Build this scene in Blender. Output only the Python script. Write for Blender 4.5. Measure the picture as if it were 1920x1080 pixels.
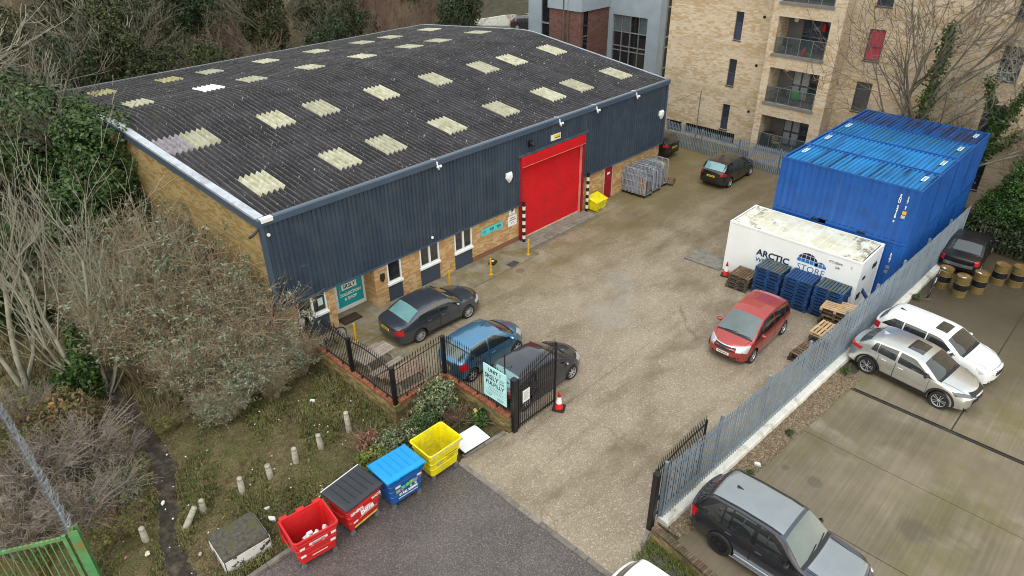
import bpy, math, random
import numpy as np
from mathutils import Vector, Matrix
from mathutils.bvhtree import BVHTree
for _o in list(bpy.data.objects): bpy.data.objects.remove(_o)
scene = bpy.context.scene
COL = scene.collection
R_ = math.radians

# ---------------------------------------------------------------- camera
CAM_H, CAM_F, PITCH, ROLL, YAW = 16.623, 1294.49, 0.5432, -0.0108, 0.7930
def cam_axes():
    cy, sy, cp, sp = math.cos(YAW), math.sin(YAW), math.cos(PITCH), math.sin(PITCH)
    F = Vector((sy*cp, cy*cp, -sp)); Rt = Vector((cy, -sy, 0)); U = Rt.cross(F)
    cr, sr = math.cos(ROLL), math.sin(ROLL)
    return cr*Rt + sr*U, -sr*Rt + cr*U, F
_r, _u, _f = cam_axes()
cd = bpy.data.cameras.new('camera'); cam = bpy.data.objects.new('camera', cd); COL.objects.link(cam)
cam.matrix_world = Matrix(((_r.x, _u.x, -_f.x, 0), (_r.y, _u.y, -_f.y, 0), (_r.z, _u.z, -_f.z, CAM_H), (0, 0, 0, 1)))
cd.sensor_width = 36; cd.lens = CAM_F/1920*36; cd.clip_end = 2000; cd.clip_start = .3
scene.camera = cam
# ---------------------------------------------------------------- world, sun, exposure (overcast day)
SUN_EL, SUN_AZ = 60, 235          # degrees; azimuth clockwise from +Y
world = bpy.data.worlds.new('World'); scene.world = world; world.use_nodes = True
wn = world.node_tree.nodes; wl = world.node_tree.links
bg = wn['Background']; sk = wn.new('ShaderNodeTexSky'); sk.sky_type = 'NISHITA'; sk.sun_disc = False
sk.sun_elevation = R_(SUN_EL); sk.sun_rotation = R_(SUN_AZ); sk.air_density = 4.5; sk.dust_density = 0.2; sk.ozone_density = 1.0
hs = wn.new('ShaderNodeHueSaturation'); hs.inputs['Saturation'].default_value = .35
wl.new(sk.outputs[0], hs.inputs['Color']); wl.new(hs.outputs[0], bg.inputs[0]); bg.inputs[1].default_value = .15
sl = bpy.data.lights.new('sun', 'SUN'); sl.energy = .8; sl.angle = R_(35); sl.color = (1, .98, .95)
sun = bpy.data.objects.new('sun', sl); COL.objects.link(sun); sun.location = (0, 0, 60)
_d = Vector((math.sin(R_(SUN_AZ))*math.cos(R_(SUN_EL)), math.cos(R_(SUN_AZ))*math.cos(R_(SUN_EL)), math.sin(R_(SUN_EL))))
sun.rotation_euler = _d.to_track_quat('Z', 'Y').to_euler()
vs = scene.view_settings; vs.view_transform = 'Standard'; vs.look = 'None'; vs.exposure = 0.72; vs.gamma = 1; vs.use_curve_mapping = False
scene.render.film_transparent = False
cy_ = scene.cycles; cy_.use_denoising = True; cy_.pixel_filter_type = 'BLACKMAN_HARRIS'; cy_.filter_width = 1.05; cy_.max_bounces = 6; cy_.diffuse_bounces = 3; cy_.glossy_bounces = 3; cy_.transmission_bounces = 4; cy_.transparent_max_bounces = 8
try: cy_.denoiser = 'OPENIMAGEDENOISE'
except Exception: pass

# ---------------------------------------------------------------- helpers: materials
MATS = {}
def srgb(h):
    c = [int(h[i:i+2], 16)/255 for i in (0, 2, 4)]
    return tuple(x/12.92 if x <= .04045 else ((x+.055)/1.055)**2.4 for x in c)
class NT:
    def __init__(s, name):
        s.m = bpy.data.materials.new(name); s.m.use_nodes = True; s.t = s.m.node_tree; s.n = s.t.nodes; s.b = s.n['Principled BSDF']
        MATS[name] = s.m; s.geo = None
    def link(s, a, b): s.t.links.new(a, b)
    def node(s, typ, **kw):
        nd = s.n.new(typ)
        for k, v in kw.items():
            if k in nd.inputs.keys() if isinstance(k, str) else False: pass
            setattr(nd, k, v)
        return nd
    def pos(s):
        if s.geo is None: s.geo = s.n.new('ShaderNodeNewGeometry')
        return s.geo.outputs['Position']
    def objpos(s):
        t = s.n.new('ShaderNodeTexCoord'); return t.outputs['Object']
    def map(s, src, scale=(1, 1, 1), loc=(0, 0, 0), rot=(0, 0, 0)):
        m = s.n.new('ShaderNodeMapping'); m.inputs['Scale'].default_value = scale; m.inputs['Location'].default_value = loc; m.inputs['Rotation'].default_value = rot
        s.link(src, m.inputs['Vector']); return m.outputs[0]
    def noise(s, src, scale, detail=3, rough=.55, dist=0):
        n = s.n.new('ShaderNodeTexNoise'); n.inputs['Scale'].default_value = scale; n.inputs['Detail'].default_value = detail; n.inputs['Roughness'].default_value = rough; n.inputs['Distortion'].default_value = dist
        s.link(src, n.inputs['Vector']); return n.outputs['Fac']
    def vor(s, src, scale, out='Distance', feature='F1'):
        n = s.n.new('ShaderNodeTexVoronoi'); n.feature = feature; n.inputs['Scale'].default_value = scale; s.link(src, n.inputs['Vector']); return n.outputs[out]
    def ramp(s, src, stops):
        r = s.n.new('ShaderNodeValToRGB'); e = r.color_ramp.elements
        while len(e) < len(stops): e.new(.5)
        for el, (p, c) in zip(e, stops):
            el.position = p; el.color = (c, c, c, 1) if not isinstance(c, tuple) else (*c, 1)
        s.link(src, r.inputs[0]); return r.outputs[0]
    def mix(s, fac, a, b, mode='MIX'):
        m = s.n.new('ShaderNodeMix'); m.data_type = 'RGBA'; m.blend_type = mode
        for i, v in ((0, fac), (6, a), (7, b)):
            if hasattr(v, 'links'): s.link(v, m.inputs[i])
            else: m.inputs[i].default_value = v if i == 0 else (*v, 1) if len(v) == 3 else v
        return m.outputs[2]
    def math(s, op, a, b=0.0, clamp=False):
        m = s.n.new('ShaderNodeMath'); m.operation = op; m.use_clamp = clamp
        for i, v in ((0, a), (1, b)):
            if hasattr(v, 'links'): s.link(v, m.inputs[i])
            else: m.inputs[i].default_value = v
        return m.outputs[0]
    def sep(s, src):
        n = s.n.new('ShaderNodeSeparateXYZ'); s.link(src, n.inputs[0]); return n.outputs
    def bump(s, src, strength=.3, dist=.01):
        b = s.n.new('ShaderNodeBump'); b.inputs['Strength'].default_value = strength; b.inputs['Distance'].default_value = dist
        s.link(src, b.inputs['Height']); s.link(b.outputs[0], s.b.inputs['Normal'])
    def setp(s, **kw):
        names = dict(rough='Roughness', metal='Metallic', spec='Specular IOR Level', coat='Coat Weight', coatr='Coat Roughness', ior='IOR', trans='Transmission Weight', sheen='Sheen Weight', alpha='Alpha')
        for k, v in kw.items():
            i = s.b.inputs[names[k]]
            if hasattr(v, 'links'): s.link(v, i)
            else: i.default_value = v
    def col(s, c):
        if hasattr(c, 'links'): s.link(c, s.b.inputs['Base Color'])
        else: s.b.inputs['Base Color'].default_value = (*c, 1)
    def rnd(s):
        return s.n.new('ShaderNodeObjectInfo').outputs['Random']
def scale3(c, k): return tuple(min(1, x*k) for x in c)
def pm(name, c, rough=.6, metal=0, var=.25, scale=3, bump=0, bscale=60, coat=0, rnd=0, dirt=None, dscale=1.2, dlo=.5, dhi=.7, spec=.5, streak=None):
    """general weathered paint or solid: base colour with noise variation, optional dirt patches, optional per-piece tint"""
    if name in MATS: return MATS[name]
    t = NT(name); p = t.pos()
    n = t.noise(p, scale, 4)
    c0 = t.mix(t.ramp(n, [(.3, 0.), (.7, 1.)]), scale3(c, 1-var), scale3(c, 1+var*.6))
    if dirt is not None:
        d = t.noise(p, dscale, 6, .65)
        c0 = t.mix(t.ramp(d, [(dlo, 0.), (dhi, 1.)]), c0, dirt)
    if streak is not None:      # rain run-off marks
        d = t.noise(t.map(p, (5, 5, .22)), 1.0, 5, .65); c0 = t.mix(t.ramp(d, [(.50, 0.), (.68, .7)]), c0, streak)
    if rnd:
        r = t.rnd(); v = t.ramp(r, [(0, 1-rnd), (1, 1+0*rnd)])
        c0 = t.mix(1., c0, v, 'MULTIPLY')
    t.col(c0); t.setp(rough=rough, metal=metal, coat=coat, spec=spec)
    if bump: t.bump(t.noise(p, bscale, 3), bump, .01)
    return t.m

# ---------------------------------------------------------------- helpers: objects
def tag(o, label=None, cat=None, group=None, kind=None):
    if label: o['label'] = label
    if cat: o['category'] = cat
    if group: o['group'] = group
    if kind: o['kind'] = kind
    return o
def thing(name, label, cat, loc=(0, 0, 0), rz=0, group=None):
    o = bpy.data.objects.new(name, None); COL.objects.link(o); o.empty_display_size = .2
    o.location = loc; o.rotation_euler = (0, 0, rz); return tag(o, label, cat, group)
def link(name, me, parent=None, loc=None, rot=None, scl=None):
    o = bpy.data.objects.new(name, me); COL.objects.link(o)
    if parent is not None: o.parent = parent
    if loc is not None: o.location = loc
    if rot is not None: o.rotation_euler = rot
    if scl is not None: o.scale = scl
    return o
def copy_tree(o, parent=None):
    c = o.copy(); COL.objects.link(c); c.parent = parent
    for ch in list(o.children): copy_tree(ch, c)
    return c
class MB:
    """collects shapes; build() links them as ONE mesh object"""
    def __init__(s): s.v = []; s.f = []; s.mi = []; s.cur = 0; s.M = None
    def add(s, vs, fs):
        b = len(s.v)
        if s.M is not None: vs = [tuple(s.M @ Vector(v)) for v in vs]
        s.v += [tuple(v) for v in vs]; s.f += [tuple(i+b for i in f) for f in fs]; s.mi += [s.cur]*len(fs); return s
    def box(s, x0, y0, z0, x1, y1, z1, bev=0):
        if bev:
            return s.bbox(x0, y0, z0, x1, y1, z1, bev)
        v = [(x0, y0, z0), (x1, y0, z0), (x1, y1, z0), (x0, y1, z0), (x0, y0, z1), (x1, y0, z1), (x1, y1, z1), (x0, y1, z1)]
        return s.add(v, [(0, 3, 2, 1), (4, 5, 6, 7), (0, 1, 5, 4), (1, 2, 6, 5), (2, 3, 7, 6), (3, 0, 4, 7)])
    def bbox(s, x0, y0, z0, x1, y1, z1, b):
        # box with bevelled vertical and top edges
        def ring(i, z): return [(x0+i+b, y0+i, z), (x1-i-b, y0+i, z), (x1-i, y0+i+b, z), (x1-i, y1-i-b, z), (x1-i-b, y1-i, z), (x0+i+b, y1-i, z), (x0+i, y1-i-b, z), (x0+i, y0+i+b, z)]
        rs = [ring(b*.7, z0), ring(0, z0+b), ring(0, z1-b), ring(b*.7, z1)]
        return s.loft(rs, True, True, True)
    def loft(s, rings, closed=True, cap0=False, cap1=False):
        n = len(rings[0]); v = [p for r in rings for p in r]; f = []
        for i in range(len(rings)-1):
            for j in range(n if closed else n-1):
                k = (j+1) % n; f.append((i*n+j, i*n+k, (i+1)*n+k, (i+1)*n+j))
        if cap0: f.append(tuple(range(n-1, -1, -1)))
        if cap1: f.append(tuple((len(rings)-1)*n+j for j in range(n)))
        return s.add(v, f)
    def tube(s, pts, r, n=6, cap=True):
        pts = [Vector(p) for p in pts]; rs = r if isinstance(r, (list, tuple)) else [r]*len(pts); rings = []
        for i, p in enumerate(pts):
            d = (pts[min(i+1, len(pts)-1)]-pts[max(i-1, 0)]).normalized()
            a = d.cross(Vector((0, 0, 1)) if abs(d.z) < .9 else Vector((1, 0, 0))).normalized(); b = d.cross(a)
            rings.append([tuple(p+(a*math.cos(2*math.pi*j/n)+b*math.sin(2*math.pi*j/n))*rs[i]) for j in range(n)])
        return s.loft(rings, True, cap, cap)
    def lathe(s, prof, n=20, axis='z', c=(0, 0, 0), cap=True):
        rings = []
        for r, h in prof:
            ring = []
            for j in range(n):
                a = 2*math.pi*j/n; x, y = r*math.cos(a), r*math.sin(a)
                p = (x, y, h) if axis == 'z' else (x, h, y) if axis == 'y' else (h, x, y)
                ring.append((p[0]+c[0], p[1]+c[1], p[2]+c[2]))
            rings.append(ring)
        return s.loft(rings, True, cap, cap)
    def prism(s, poly, z0, z1):
        n = len(poly); v = [(x, y, z0) for x, y in poly]+[(x, y, z1) for x, y in poly]
        return s.add(v, [tuple(range(n-1, -1, -1)), tuple(range(n, 2*n))]+[(i, (i+1) % n, n+(i+1) % n, n+i) for i in range(n)])
    def sheet(s, x0, y0, x1, y1, z): return s.add([(x0, y0, z), (x1, y0, z), (x1, y1, z), (x0, y1, z)], [(0, 1, 2, 3)])
    def mesh(s, name, mats, smooth=False):
        me = bpy.data.meshes.new(name); me.from_pydata(s.v, [], s.f)
        for m in (mats if isinstance(mats, (list, tuple)) else [mats]): me.materials.append(m)
        if any(s.mi): me.polygons.foreach_set('material_index', s.mi)
        if smooth: me.polygons.foreach_set('use_smooth', [True]*len(me.polygons))
        me.update(); return me
    def build(s, name, mats, parent=None, smooth=False, loc=None, rot=None):
        return link(name, s.mesh(name, mats, smooth), parent, loc, rot)
def smooth_angle(me, deg=35):
    try: me.set_sharp_from_angle(angle=R_(deg))
    except Exception: pass
def np_mesh(name, V, F, mats, smooth=False, mi=None):
    me = bpy.data.meshes.new(name); V = np.asarray(V, np.float32); F = np.asarray(F, np.int32); k = F.shape[1]
    me.vertices.add(len(V)); me.vertices.foreach_set('co', V.ravel())
    me.loops.add(F.size); me.loops.foreach_set('vertex_index', F.ravel())
    me.polygons.add(len(F)); me.polygons.foreach_set('loop_start', np.arange(0, F.size, k, dtype=np.int32)); me.polygons.foreach_set('loop_total', np.full(len(F), k, np.int32))
    for m in (mats if isinstance(mats, (list, tuple)) else [mats]): me.materials.append(m)
    if mi is not None: me.polygons.foreach_set('material_index', np.asarray(mi, np.int32))
    if smooth: me.polygons.foreach_set('use_smooth', np.ones(len(F), bool))
    me.update(calc_edges=True); return me
_dg = None
def text_mesh(body, size, mat, bold=0.0, spacing=1.0, align='CENTER', depth=.002):
    cu = bpy.data.curves.new('lettering', 'FONT'); cu.body = body; cu.size = size; cu.align_x = align; cu.align_y = 'CENTER'
    cu.offset = bold; cu.extrude = depth; cu.space_character = spacing; cu.resolution_u = 2
    ob = bpy.data.objects.new('lettering', cu); COL.objects.link(ob)
    bpy.context.view_layer.update()
    me = bpy.data.meshes.new_from_object(ob.evaluated_get(bpy.context.evaluated_depsgraph_get()))
    bpy.data.objects.remove(ob); bpy.data.curves.remove(cu)
    me.materials.clear(); me.materials.append(mat); me.name = 'lettering'; return me
def lettering(body, size, mat, parent, loc, rot, bold=0.0, spacing=1.0, sx=1.0, align='CENTER'):
    return link('lettering', text_mesh(body, size, mat, bold, spacing, align), parent, loc, rot, (sx, 1, 1))
def struct(o): o['kind'] = 'structure'; return o
rng = random.Random(7); nrng = np.random.default_rng(7)
# ---------------------------------------------------------------- materials
def brick_mat(name, c1, c2, mortar, w=.225, h=.075, ms=.01, dark=None, dk=(.45, .62), soldier=None, moss=None, dscale=1.5):
    t = NT(name); p = t.pos(); x, y, z = t.sep(p)
    u = t.math('ADD', x, y); cb = t.n.new('ShaderNodeCombineXYZ'); t.link(u, cb.inputs[0]); t.link(z, cb.inputs[1])
    def bt(vec, a, b):
        n = t.n.new('ShaderNodeTexBrick'); t.link(vec, n.inputs['Vector']); n.inputs['Scale'].default_value = 1
        n.inputs['Brick Width'].default_value = w; n.inputs['Row Height'].default_value = h; n.inputs['Mortar Size'].default_value = ms; n.inputs['Mortar Smooth'].default_value = .3
        n.inputs['Color1'].default_value = (*a, 1); n.inputs['Color2'].default_value = (*b, 1); n.inputs['Mortar'].default_value = (*mortar, 1); n.inputs['Bias'].default_value = -.1
        return n
    b1 = bt(cb.outputs[0], c1, c2); c, fac = b1.outputs['Color'], b1.outputs['Fac']
    if soldier:
        c2b = t.n.new('ShaderNodeCombineXYZ'); t.link(z, c2b.inputs[0]); t.link(u, c2b.inputs[1])
        b2 = bt(c2b.outputs[0], scale3(c1, .86), scale3(c2, .84))
        zz = t.math('ADD', z, -soldier[0]); fr = t.math('FRACT', t.math('DIVIDE', zz, soldier[1])); m = t.math('LESS_THAN', fr, soldier[2]/soldier[1])
        c = t.mix(m, c, b2.outputs['Color']); fac = t.mix(m, fac, b2.outputs['Fac'])
    # whole bricks fired darker, gathered in patches
    if dark:
        sn = t.n.new('ShaderNodeVectorMath'); sn.operation = 'SNAP'; t.link(cb.outputs[0], sn.inputs[0]); sn.inputs[1].default_value = (w, h, 1)
        wv = t.n.new('ShaderNodeTexWhiteNoise'); wv.noise_dimensions = '2D'; t.link(sn.outputs[0], wv.inputs['Vector'])
        big = t.noise(t.map(cb.outputs[0], (.8, 1.6, 1)), dscale, 4)
        s = t.math('ADD', t.math('MULTIPLY', wv.outputs['Value'], .35), big)
        c = t.mix(t.ramp(s, [(dk[0]+.17, 0.), (dk[1]+.17, 1.)]), c, dark)
    if moss:
        g = t.noise(p, 1.1, 6, .7); gz = t.math('MULTIPLY', t.ramp(z, [(0., 1.), (.9, .35)]), 1)
        c = t.mix(t.math('MULTIPLY', t.ramp(g, [(.42, 0.), (.62, .85)]), gz), c, moss)
    c = t.mix(t.ramp(t.noise(p, 22, 4), [(.3, 0.), (.7, .28)]), c, scale3(c2, .55))
    t.col(c); t.setp(rough=.85, spec=.25); t.bump(t.math('SUBTRACT', 1.0, fac), .5, .012); return t.m
M_brick = brick_mat('buff_brick', (.58, .37, .17), (.66, .45, .235), (.46, .37, .26), dark=(.44, .24, .10), dk=(.43, .55))
M_gable = brick_mat('gable_brick', (.38, .26, .105), (.44, .32, .14), (.33, .27, .17), dark=(.26, .17, .07), moss=(.12, .11, .04))
M_apt = brick_mat('apartment_brick', (.52, .41, .292), (.65, .54, .412), (.60, .53, .44), w=.29, h=.08, ms=.013, dark=(.45, .33, .20), dk=(.48, .62), soldier=(.15, 2.98, .62), dscale=.8)
M_purple = brick_mat('purple_brick', (.155, .085, .08), (.19, .105, .095), (.17, .13, .12), dark=(.16, .06, .05))
M_yellow = brick_mat('yellow_stock_brick', (.33, .235, .09), (.42, .31, .135), (.25, .20, .12), dark=(.13, .10, .05), moss=(.055, .06, .02))
M_red_brick = pm('red_coping_brick', (.36, .115, .055), .85, var=.35, scale=9, bump=.3, rnd=.45, dirt=(.13, .07, .045), dscale=3, dlo=.55, dhi=.75)
M_plinth = brick_mat('red_plinth_brick', (.24, .085, .045), (.29, .11, .06), (.22, .16, .12))
M_old_brick = pm('old_coping_brick', (.20, .125, .085), .9, var=.4, scale=8, bump=.3, rnd=.5, dirt=(.07, .07, .035), dscale=3, dlo=.45, dhi=.65)

def yard_mat():
    t = NT('yard_concrete'); p = t.pos(); x, y, z = t.sep(p)
    c = t.mix(t.ramp(t.noise(p, .45, 6, .6), [(.35, 0.), (.68, 1.)]), (.245, .190, .133), (.335, .268, .194))
    sp = t.vor(p, 26, 'Color'); g = t.sep(sp)[0]
    c = t.mix(t.ramp(g, [(.0, .55), (.25, 0.), (.8, 0.), (1., .55)]), c, t.mix(t.ramp(g, [(.4, 0.), (.6, 1.)]), (.17, .125, .08), (.60, .54, .45)))
    sp2 = t.sep(t.vor(p, 70, 'Color'))[1]
    c = t.mix(t.ramp(sp2, [(.0, .5), (.3, 0.), (.75, 0.), (1., .4)]), c, t.mix(t.ramp(sp2, [(.4, 0.), (.6, 1.)]), (.14, .105, .07), (.52, .47, .40)))
    # damp dark staining towards the far end and along the wall, moss by the front
    far = t.ramp(x, [(0, 0.), (1, 1.)]); mp = t.math('MULTIPLY', t.math('SUBTRACT', x, 24.), .055, True)
    st = t.noise(t.map(p, (.22, .5, 1)), 1.0, 7, .66)
    c = t.mix(t.math('MULTIPLY', t.ramp(t.math('ADD', st, t.math('MULTIPLY', mp, .22)), [(.50, 0.), (.70, .85)]), 1), c, (.125, .092, .05))
    c = t.mix(t.math('MULTIPLY', mp, .55), c, (.16, .118, .06))
    my = t.math('MULTIPLY', t.math('SUBTRACT', y, 16.2), .2, True)
    ms = t.math('MULTIPLY', t.ramp(t.noise(p, .55, 6, .62), [(.36, 0.), (.56, 1.)]), my)
    c = t.mix(t.math('MULTIPLY', ms, .75), c, (.155, .118, .038))
    ex = t.math('MULTIPLY', t.math('SUBTRACT', 12.9, x), .5, True)   # damp edge by the kerb
    oil = t.noise(p, 1.7, 5, .7); c = t.mix(t.ramp(oil, [(.64, 0.), (.72, .65)]), c, (.10, .075, .045))
    cr = t.n.new('ShaderNodeTexVoronoi'); cr.feature = 'DISTANCE_TO_EDGE'; cr.inputs['Scale'].default_value = .33
    wv = t.n.new('ShaderNodeVectorMath'); wv.operation = 'MULTIPLY_ADD'; nz = t.n.new('ShaderNodeTexNoise'); nz.inputs['Scale'].default_value = .9; nz.inputs['Detail'].default_value = 6; t.link(p, nz.inputs['Vector']); t.link(nz.outputs['Color'], wv.inputs[0]); wv.inputs[1].default_value = (1.1, 1.1, 0); t.link(p, wv.inputs[2]); t.link(wv.outputs[0], cr.inputs['Vector'])
    c = t.mix(t.math('MULTIPLY', t.ramp(cr.outputs['Distance'], [(.0012, .5), (.005, 0.)]), t.ramp(t.noise(p, .22, 3), [(.48, 0.), (.56, 1.)])), c, (.07, .05, .03))
    ty = t.noise(t.map(p, (.16, 2.2, 1), (3, 8, 0), (0, 0, .25)), 1.0, 5, .6); c = t.mix(t.ramp(ty, [(.56, 0.), (.68, .25)]), c, (.15, .118, .08))
    # two shallow wet patches
    wet = None
    for cx, cy, r in ((23.6, 16.0, 1.0), (20.9, 14.7, 1.3), (22.3, 15.0, .8), (30.6, 9.6, .6)):
        v = t.n.new('ShaderNodeVectorMath'); v.operation = 'DISTANCE'; t.link(p, v.inputs[0]); v.inputs[1].default_value = (cx, cy, 0)
        d = t.math('ADD', t.math('DIVIDE', v.outputs['Value'], r), t.math('MULTIPLY', t.math('SUBTRACT', t.noise(p, 1.6, 6, .7), .5), 1.6))
        w = t.ramp(d, [(.55, 1.), (1.05, 0.)]); wet = w if wet is None else t.math('MAXIMUM', wet, w)
    c = t.mix(t.math('MULTIPLY', wet, .28), c, (.27, .26, .25))
    t.col(c); ro = t.ramp(t.noise(p, .6, 5), [(.35, .5), (.65, .8)]); t.setp(rough=t.mix(t.math('MULTIPLY', wet, .7), ro, (.16, .16, .16)), spec=.4)
    t.bump(t.noise(p, 55, 3), .35, .012); return t.m
M_yard = yard_mat()
def asphalt_mat():
    t = NT('asphalt'); p = t.pos()
    c = t.mix(t.ramp(t.noise(p, .5, 5, .6), [(.35, 0.), (.65, 1.)]), (.060, .052, .050), (.105, .088, .086))
    g = t.sep(t.vor(p, 38, 'Color')); c = t.mix(t.ramp(g[0], [(.0, .8), (.3, 0.), (.7, 0.), (1., .8)]), c, t.mix(t.ramp(g[0], [(.45, 0.), (.55, 1.)]), (.018, .016, .018), (.24, .20, .19)))
    g2 = t.sep(t.vor(p, 80, 'Color')); c = t.mix(t.ramp(g2[1], [(.6, 0.), (1., .5)]), c, (.22, .16, .15))
    t.col(c); t.setp(rough=t.ramp(t.noise(p, .7, 4), [(.35, .32), (.65, .62)]), spec=.5); t.bump(t.noise(p, 60, 2), .6, .015); return t.m
M_asphalt = asphalt_mat()
STAINS = ((17.7, 4.09, .30), (17.63, 5.03, .17), (17.85, 1.15, .55), (30.9, 4.45, .28), (31.6, 4.75, .26), (31.5, 4.1, .26))
def brushed_mat():
    t = NT('brushed_concrete'); p = t.pos(); x, y, z = t.sep(p)
    c = t.mix(t.ramp(t.noise(p, .35, 7, .62), [(.36, 0.), (.62, 1.)]), (.148, .118, .078), (.242, .198, .140))
    c = t.mix(t.ramp(t.noise(t.map(p, (1, 1, 1), (5, 3, 0)), .42, 6, .65), [(.50, 0.), (.66, .7)]), c, (.15, .13, .045))
    c = t.mix(t.ramp(t.noise(t.map(p, (1, .6, 1), (15, 3, 0)), .5, 6, .6), [(.56, 0.), (.68, .7)]), c, (.31, .265, .205))
    c = t.mix(t.math('MULTIPLY', t.math('SUBTRACT', x, 25.5), .14, True), c, t.mix(t.noise(p, .6, 5), (.040, .031, .020), (.090, .07, .042)))  # darkening of the far end paints in the trees' shade
    w = t.noise(t.map(p, (.07, 11, 1)), 1.0, 2, .5); w2 = t.ramp(w, [(.38, 0.), (.62, 1.)])
    am = t.ramp(t.noise(p, .3, 3), [(.35, .2), (.6, .85)])
    c = t.mix(t.math('MULTIPLY', t.math('SUBTRACT', 1.0, w2), t.math('MULTIPLY', am, .38)), c, (.075, .058, .037))
    for cx, cy, r in STAINS:
        v = t.n.new('ShaderNodeVectorMath'); v.operation = 'DISTANCE'; t.link(p, v.inputs[0]); v.inputs[1].default_value = (cx, cy, 0); d = t.math('ADD', t.math('DIVIDE', v.outputs['Value'], r), t.math('MULTIPLY', t.math('SUBTRACT', t.noise(p, 3, 6, .75), .5), 1.1)); c = t.mix(t.ramp(d, [(.6, .5), (1.08, 0.)]), c, (.075, .062, .045))
    sp = t.noise(p, 40, 2); c = t.mix(t.ramp(sp, [(.35, .3), (.5, 0.)]), c, (.05, .04, .025))
    t.col(c); t.setp(rough=.55, spec=.4); t.bump(w, .35, .01); return t.m
M_brushed = brushed_mat()
def soil_mat():
    t = NT('rough_grass_soil'); p = t.pos()
    n1 = t.noise(p, .5, 6, .65); n2 = t.noise(p, 3.2, 6, .7); n3 = t.noise(p, 22, 4, .7)
    c = t.mix(t.ramp(n2, [(.35, 0.), (.6, 1.)]), (.088, .068, .034), (.185, .146, .078))
    c = t.mix(t.ramp(n1, [(.46, 0.), (.60, .6)]), c, (.085, .098, .028))
    c = t.mix(t.ramp(n3, [(.38, .8), (.52, 0.)]), c, (.022, .018, .010))
    c = t.mix(t.ramp(t.noise(t.map(p, (1, 1, 1), (9, 4, 0)), 2.6, 6, .7), [(.58, 0.), (.68, .6)]), c, (.20, .165, .085))
    t.col(c); t.setp(rough=.95, spec=.1); t.bump(n3, .8, .04); return t.m
M_soil = soil_mat()
M_path = pm('trodden_earth', (.030, .022, .015), .9, var=.6, scale=9, bump=.8, bscale=18, dirt=(.085, .064, .045), dscale=2.6, dlo=.48, dhi=.64)
M_conc = pm('grey_concrete', (.23, .21, .175), .85, var=.3, scale=4, bump=.3, bscale=50, dirt=(.12, .105, .06), dscale=1.5)
M_pave = pm('pavement_concrete', (.255, .215, .155), .75, var=.3, scale=2, bump=.3, bscale=60, dirt=(.15, .12, .045), dscale=.9, dlo=.42, dhi=.62)
M_kerb = pm('kerb_concrete', (.26, .225, .20), .85, var=.25, scale=6, bump=.3, bscale=70, rnd=.4, dirt=(.10, .085, .07), dscale=2.5, dlo=.5, dhi=.72)
M_joint = pm('joint_filler', (.06, .048, .03), .9)
M_white_wall = pm('whitewashed_concrete', (.64, .62, .57), .8, var=.15, scale=3, bump=.25, bscale=30, dirt=(.27, .25, .15), dscale=1.3, dlo=.52, dhi=.68)
M_gravel = NT('gravel')
_p = M_gravel.pos(); _g = M_gravel.vor(_p, 22, 'Color'); _s = M_gravel.sep(_g)
M_gravel.col(M_gravel.mix(_s[0], M_gravel.mix(_s[1], (.05, .03, .018), (.26, .16, .085)), M_gravel.mix(_s[2], (.11, .08, .05), (.38, .30, .21)))); M_gravel.setp(rough=.85); M_gravel.bump(M_gravel.vor(_p, 22), .9, .03); M_gravel = M_gravel.m
M_navy = pm('navy_cladding_paint', (.034, .052, .084), .42, var=.14, scale=.8, dirt=(.052, .070, .098), dscale=1.2, dlo=.46, dhi=.7, spec=.45, rnd=.10, streak=(.062, .078, .10))
M_navy_trim = pm('navy_trim_paint', (.055, .082, .125), .35, var=.12, scale=1.2, spec=.5)
M_navy_panel = pm('navy_infill_panel', (.045, .062, .098), .45, var=.1)
M_red_door = pm('red_shutter_paint', (.60, .006, .012), .42, var=.10, scale=.9, spec=.4, dirt=(.42, .010, .014), dscale=1.1, dlo=.52, dhi=.8, streak=(.46, .016, .018))
M_red_dark = pm('dark_red_door_paint', (.30, .008, .016), .4, var=.08)
M_upvc = pm('white_frame_plastic', (.78, .78, .78), .35, var=.05)
M_black = pm('black_paint', (.010, .010, .013), .35, var=.3, spec=.5)
M_rubber = pm('black_rubber', (.012, .012, .013), .7, var=.2)
M_dark = pm('dark_void', (.008, .008, .009), .9)
M_steel = pm('galvanised_steel', (.36, .39, .43), .38, metal=.75, var=.2, scale=4, rnd=.15)
M_pale_steel = pm('palisade_steel', (.265, .325, .40), .42, metal=.3, var=.12, scale=2.5, rnd=.08, dirt=(.22, .25, .29), dscale=1.0)
M_flash = pm('pale_flashing', (.50, .53, .60), .5, metal=.2, var=.15, scale=2, dirt=(.26, .25, .25), dscale=1.3)
M_white = pm('white_plastic', (.80, .80, .80), .4, var=.05)
M_text_white = pm('white_print', (.82, .82, .82), .5, var=.02)
M_text_dark = pm('dark_print', (.012, .018, .035), .5, var=.02)
M_chrome = pm('chrome', (.75, .75, .77), .15, metal=1, var=.03)
M_yellow_bin = pm('yellow_plastic', (.78, .66, .004), .42, var=.1, dirt=(.50, .43, .05), dscale=2.6, dlo=.5, dhi=.72)
M_yellow_post = pm('yellow_post_paint', (.66, .36, .012), .5, var=.15, scale=12)
M_red_plastic = pm('red_plastic', (.58, .011, .014), .42, var=.14, scale=4, dirt=(.40, .03, .022), dscale=2.4, dlo=.5, dhi=.75)
M_blue_plastic = pm('blue_plastic', (.006, .090, .34), .42, var=.18, scale=4, dirt=(.02, .075, .2), dscale=2.6, dlo=.52, dhi=.75)
M_cyan_lid = pm('bright_blue_lid', (.004, .29, .70), .38, var=.06)
M_lid_dark = pm('charcoal_lid', (.028, .030, .040), .45, var=.15)
M_teal = pm('teal_sign_face', (.010, .35, .40), .4, var=.03)
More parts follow.
